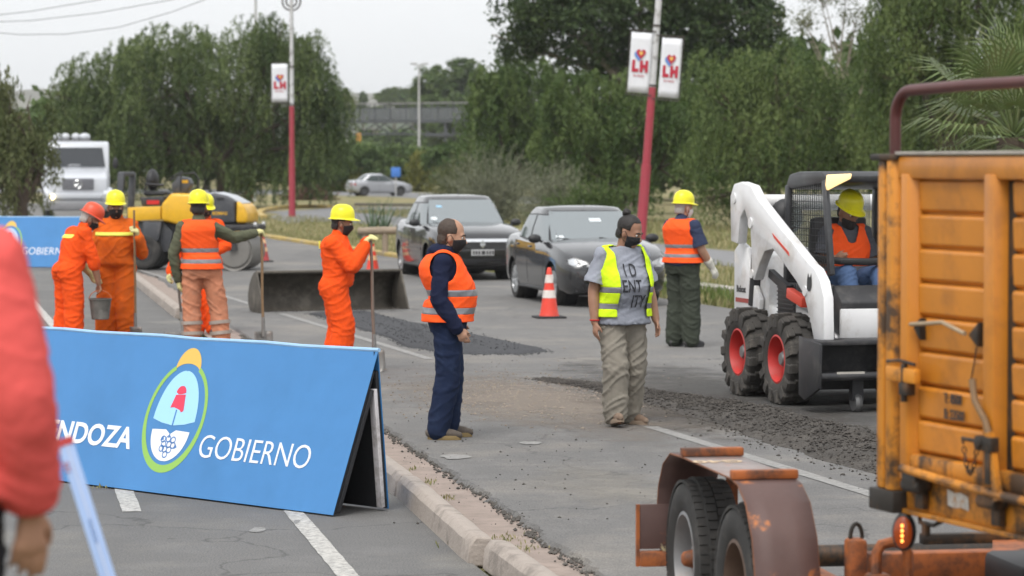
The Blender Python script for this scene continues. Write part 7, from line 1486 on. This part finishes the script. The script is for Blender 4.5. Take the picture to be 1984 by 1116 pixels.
# ================================================================== FOOTBRIDGE, FAR LAND, FOREGROUND FIGURE, HAZE
M_BST = mat('dark_bridge_steel', (.05, .055, .062), .6, var=.15); M_BDK = mat('bridge_deck', (.22, .215, .22), .8, var=.15); M_SCR = mat('bridge_mesh_screen', (.12, .13, .14), .7, alpha=.42)
YB = 318; b0 = at(560, 235, YB); b1 = at(1010, 247, YB-14); t = thing('footbridge', 'dark steel truss footbridge crossing the background', 'bridge', (b0.x, b0.y, -.03)); d = Vector((b1.x-b0.x, b1.y-b0.y, 0)); Lb = d.length; t.rotation_euler = (0, 0, math.atan2(d.y, d.x)); zd = b0.z+.03
MB().box(0, Lb, -1.1, 1.1, zd-.24, zd).build('deck', M_BDK, t, bevel=.03); MB().box(0, Lb, -1.14, -1.1, zd-.30, zd+.04).build('deck_edge', M_BST, t)
for sy in (-1, 1):
    MB().box(0, Lb, sy*1.05-.04, sy*1.05+.04, zd+1.78, zd+1.86).build('top_rail', M_BDK, t); MB().box(0, Lb, sy*1.05-.03, sy*1.05+.03, zd+1.28, zd+1.34).build('hand_rail', M_BST, t)
    n = int(Lb/1.95)
    for k in range(n+1): MB().box(k*1.95-.05, k*1.95+.05, sy*1.05-.05, sy*1.05+.05, zd, zd+1.8).build('guard_post', M_BST, t)
    for k in range(n): MB().box(k*1.95+.06, k*1.95+1.89, sy*1.05-.01, sy*1.05+.01, zd+.08, zd+1.3).build('mesh_panel', M_SCR, t)
    MB().box(0, Lb*.72, sy*.95-.08, sy*.95+.08, zd-1.55, zd-1.38).build('lower_chord', M_BST, t)
    for k in range(9):
        x = k*1.95; MB().bar((x, sy*.95, zd-.35 if k % 2 == 0 else zd-1.46), (x+1.95, sy*.95, zd-1.46 if k % 2 == 0 else zd-.35), .10, .12).build('truss_diagonal', M_BST, t)
for x in (Lb*.70, Lb*.78):
    for sy in (-1, 1): MB().bar((x+.4, sy*1.2, 0), (x, sy*.8, zd-.35), .28, .28).build('pier_leg', M_BST, t)
MB().box(Lb*.62, Lb*.86, -1.2, 1.2, zd-1.75, zd-1.45).build('pier_beam', M_BST, t)
# tan house seen through the truss
h0 = at(707, 268, 420); t = thing('house', 'tan walled house seen through the footbridge truss', 'house', (h0.x, 420, -.03)); MB().box(-1.6, 1.6, 0, 6, 0, h0.z+1.1).build('wall', mat('tan_wall', (.42, .31, .24), .9, var=.1), t); MB().prism([(-1.9, h0.z+1.1), (1.9, h0.z+1.1), (1.7, h0.z+1.5), (-1.7, h0.z+1.5)], -.3, 6.3).build('roof', mat('grey_roof', (.2, .19, .18), .9), t); MB().box(.3, 1.0, -.04, 0, 4.4, 5.6).build('window', M_GLASS, t)
# far land: rising wooded plain and hills
def ridge(name, label, Y, depth, fn, m, x0=-700, x1=900, n=160, rough=1.):
    rows = []
    for j in range(9):
        v = j/8; row = []
        for i in range(n+1):
            x = x0+(x1-x0)*i/n; h = fn(x)*math.sin(min(1, v*1.5)*1.57); h += rough*(mnoise.noise((x*.05, v*4, 0))+.6*mnoise.noise((x*.16, v*9, 3)))*min(1, v*2); row.append((x, Y+depth*v, -.05+max(0, h)))
        rows.append(row)
    o = MB().grid(rows).build(name, m, weld=False); 
    if o.data.polygons[0].normal.z < 0: o.data.flip_normals()
    return tag(o, label, kind='structure')
M_FARW = mat('far_wooded_land', (.045, .062, .028), .95, var=.5, vscale=.08, col2=None); M_HILL = mat('far_hill_land', (.12, .115, .085), .95, var=.3, vscale=.01)
ridge('far_woods', 'far hazy wooded plain beyond the footbridge', 700, 500, lambda x: 21+4*mnoise.noise((x*.012, 0, 0)), M_FARW, -500, 600, 260, 3.5)
ridge('hills', 'pale distant hills under the overcast sky', 1900, 900, lambda x: 62+10*mnoise.noise((x*.002, 1, 0)), M_HILL, -1500, 1700, 160, 4)
for i, (x, Yf, sc, lab) in enumerate([(668, 385, 1.75, 'far tree seen through the left truss bays'), (735, 400, 1.85, 'far tree seen through the middle truss bays'), (800, 390, 1.8, 'far tree seen through the right truss bays'), (868, 400, 1.9, 'far tree behind the footbridge pier')]):
    c = copy_tree(far); b = at(x, 400, Yf); c.location = (b.x, Yf, -.03); c.scale = (sc*1.4, sc, sc); c.rotation_euler.z = i*.2; c['label'] = lab; c['group'] = 'trees far behind the road'
# far individual trees on the plain
ft = tree('pointed dark tree beyond the footbridge', 520, 702, [(702, 205, 5, 14), (702, 190, 3, 10)], 'broad', M_BRD, 'far trees beyond the footbridge', tr=.2, dens=.8, leaf=(.3, .15), dy=.2)
f2 = tree('round pale tree beyond the footbridge at the left', 560, 668, [(660, 200, 14, 14), (676, 205, 14, 14)], 'broad', M_YELL, 'far trees beyond the footbridge', tr=.2, dens=.6, leaf=(.35, .2), dy=.3)
for i, (x, sc, lab) in enumerate([(765, 1.1, 'rounded green tree beyond the footbridge centre'), (735, .9, 'low tree behind the footbridge rail'), (800, 1.2, 'far tree just left of the slender lamp post')]):
    c = copy_tree(f2); b = at(x, 400, 560+30*i); c.location = (b.x, 560+30*i, -.03); c.scale = (sc*1.4, sc, sc); c['label'] = lab
    for ch in c.children:
        if ch.name.startswith('crown'): me = ch.data.copy(); me.materials[0] = M_MID; ch.data = me
# ---- grassy bank on which the photographer and the onlooker stand
rows = []
for i in range(25):
    y = -12+22.5*i/24; row = []
    for j in range(17):
        x = -9+9.5*j/16; f = max(0, min(1, (10.2-y)/2.6))*max(0, min(1, (.5-x)/.5)); f = f*f*(3-2*f); row.append((x, y, .006+f*.55))
    rows.append(row)
o = MB().grid(rows).build('bank', M_GRASS, weld=False)
if o.data.polygons[0].normal.z < 0: o.data.flip_normals()
tag(o, 'low grassy bank at the camera side of the side lane', kind='structure')
# onlooker in the coral sweater, only the arm side is in the picture
P = Person('onlooker in coral red sweater cut by the left picture edge', (-1.243, 5.9, .553), R(-12), SKIN1, 1.0,
    dict(shr=(.185, -.01, 1.40), elr=(.272, -.05, 1.13), wrr=(.250, .05, .905), shl=(-.185, -.01, 1.40)), build=1.1)
P.body(vox=.0068, curl=(.5, .3), palm=(None, (-.6, .6, 0)), hd=(None, (-.05, .12, -1))); P.top('sweater', C_RED, inf=.026, to=.9, cuff=.004, lowz=-.05, wr=.007, collar=True); P.trousers(C_DARKP); P.shoes(M_BLKBOOT, M_SHOES); P.hair(M_HAIRB); P.eyes()
bl = Blob(); W_, E_ = P.J['wrr'], P.J['elr']; bl.limb(W_.lerp(E_, .17), W_.lerp(E_, .34), .042, .046); skin('cuff', bl, C_RED, P.t, .006, 2, wr=.003, ws=40)
o = MB().box(.10, .17, -.08, .1, .75, 1.22).build('bag_strap', mat('dark_patterned_bag', (.03, .03, .045), .8, var=.6, vscale=22), P.t, bevel=.02)
# pale blue board seen edge-on beside the onlooker
e0, e1 = at(128, 862, 7.6), at(228, 1180, 7.6); ax = (e0-e1).normalized(); ln_ = 1.35; vd = sight(126, 900).normalized(); vd = (vd-ax*vd.dot(ax)).normalized()
t = thing('leaning_board', 'narrow pale blue board edge leaning in front of the folding board', 'board', e0-ax*ln_); t.rotation_euler = Matrix((vd.cross(ax), vd, ax)).transposed().to_euler()
M_PALEB = mat('pale_blue_board_edge', (.34, .47, .74), .45, var=.08, vscale=5, stretch=(8, 8, .6))
MB().box(-.021, .021, -.012, .3, 0, ln_).build('panel', M_PALEB, t, bevel=.004); MB().box(.0, .004, -.0145, -.012, .1, ln_).build('edge_line', mat('edge_line', (.55, .62, .78), .5), t); MB().box(-.021, .021, -.014, -.012, ln_, ln_+.02).build('red_cap', mat('red_print', (.5, .06, .06), .5), t)
put_text(t, 'OS', .022, (-.008, -.0145, ln_-.07), (0, 0, 1), (-1, 0, 0), MATS['red_print'], extrude=.0005); put_text(t, 'ARGENTINA', .012, (.004, -.0145, ln_-.27), (0, 0, 1), (-1, 0, 0), M_PB, extrude=.0005)
# ---- haze
hz = MB().box(-3300, 3300, -320, 6200, -1.2, 90).build('haze', None); tag(hz, 'thin pale overcast haze filling the air', kind='stuff')
m = bpy.data.materials.new('haze_air'); m.use_nodes = True; N = m.node_tree.nodes; N.clear(); ou = N.new('ShaderNodeOutputMaterial'); pv = N.new('ShaderNodeVolumePrincipled'); pv.inputs['Color'].default_value = (.93, .95, .97, 1); pv.inputs['Density'].default_value = .00019; pv.inputs['Anisotropy'].default_value = .2; m.node_tree.links.new(pv.outputs[0], ou.inputs['Volume']); hz.data.materials.append(m)
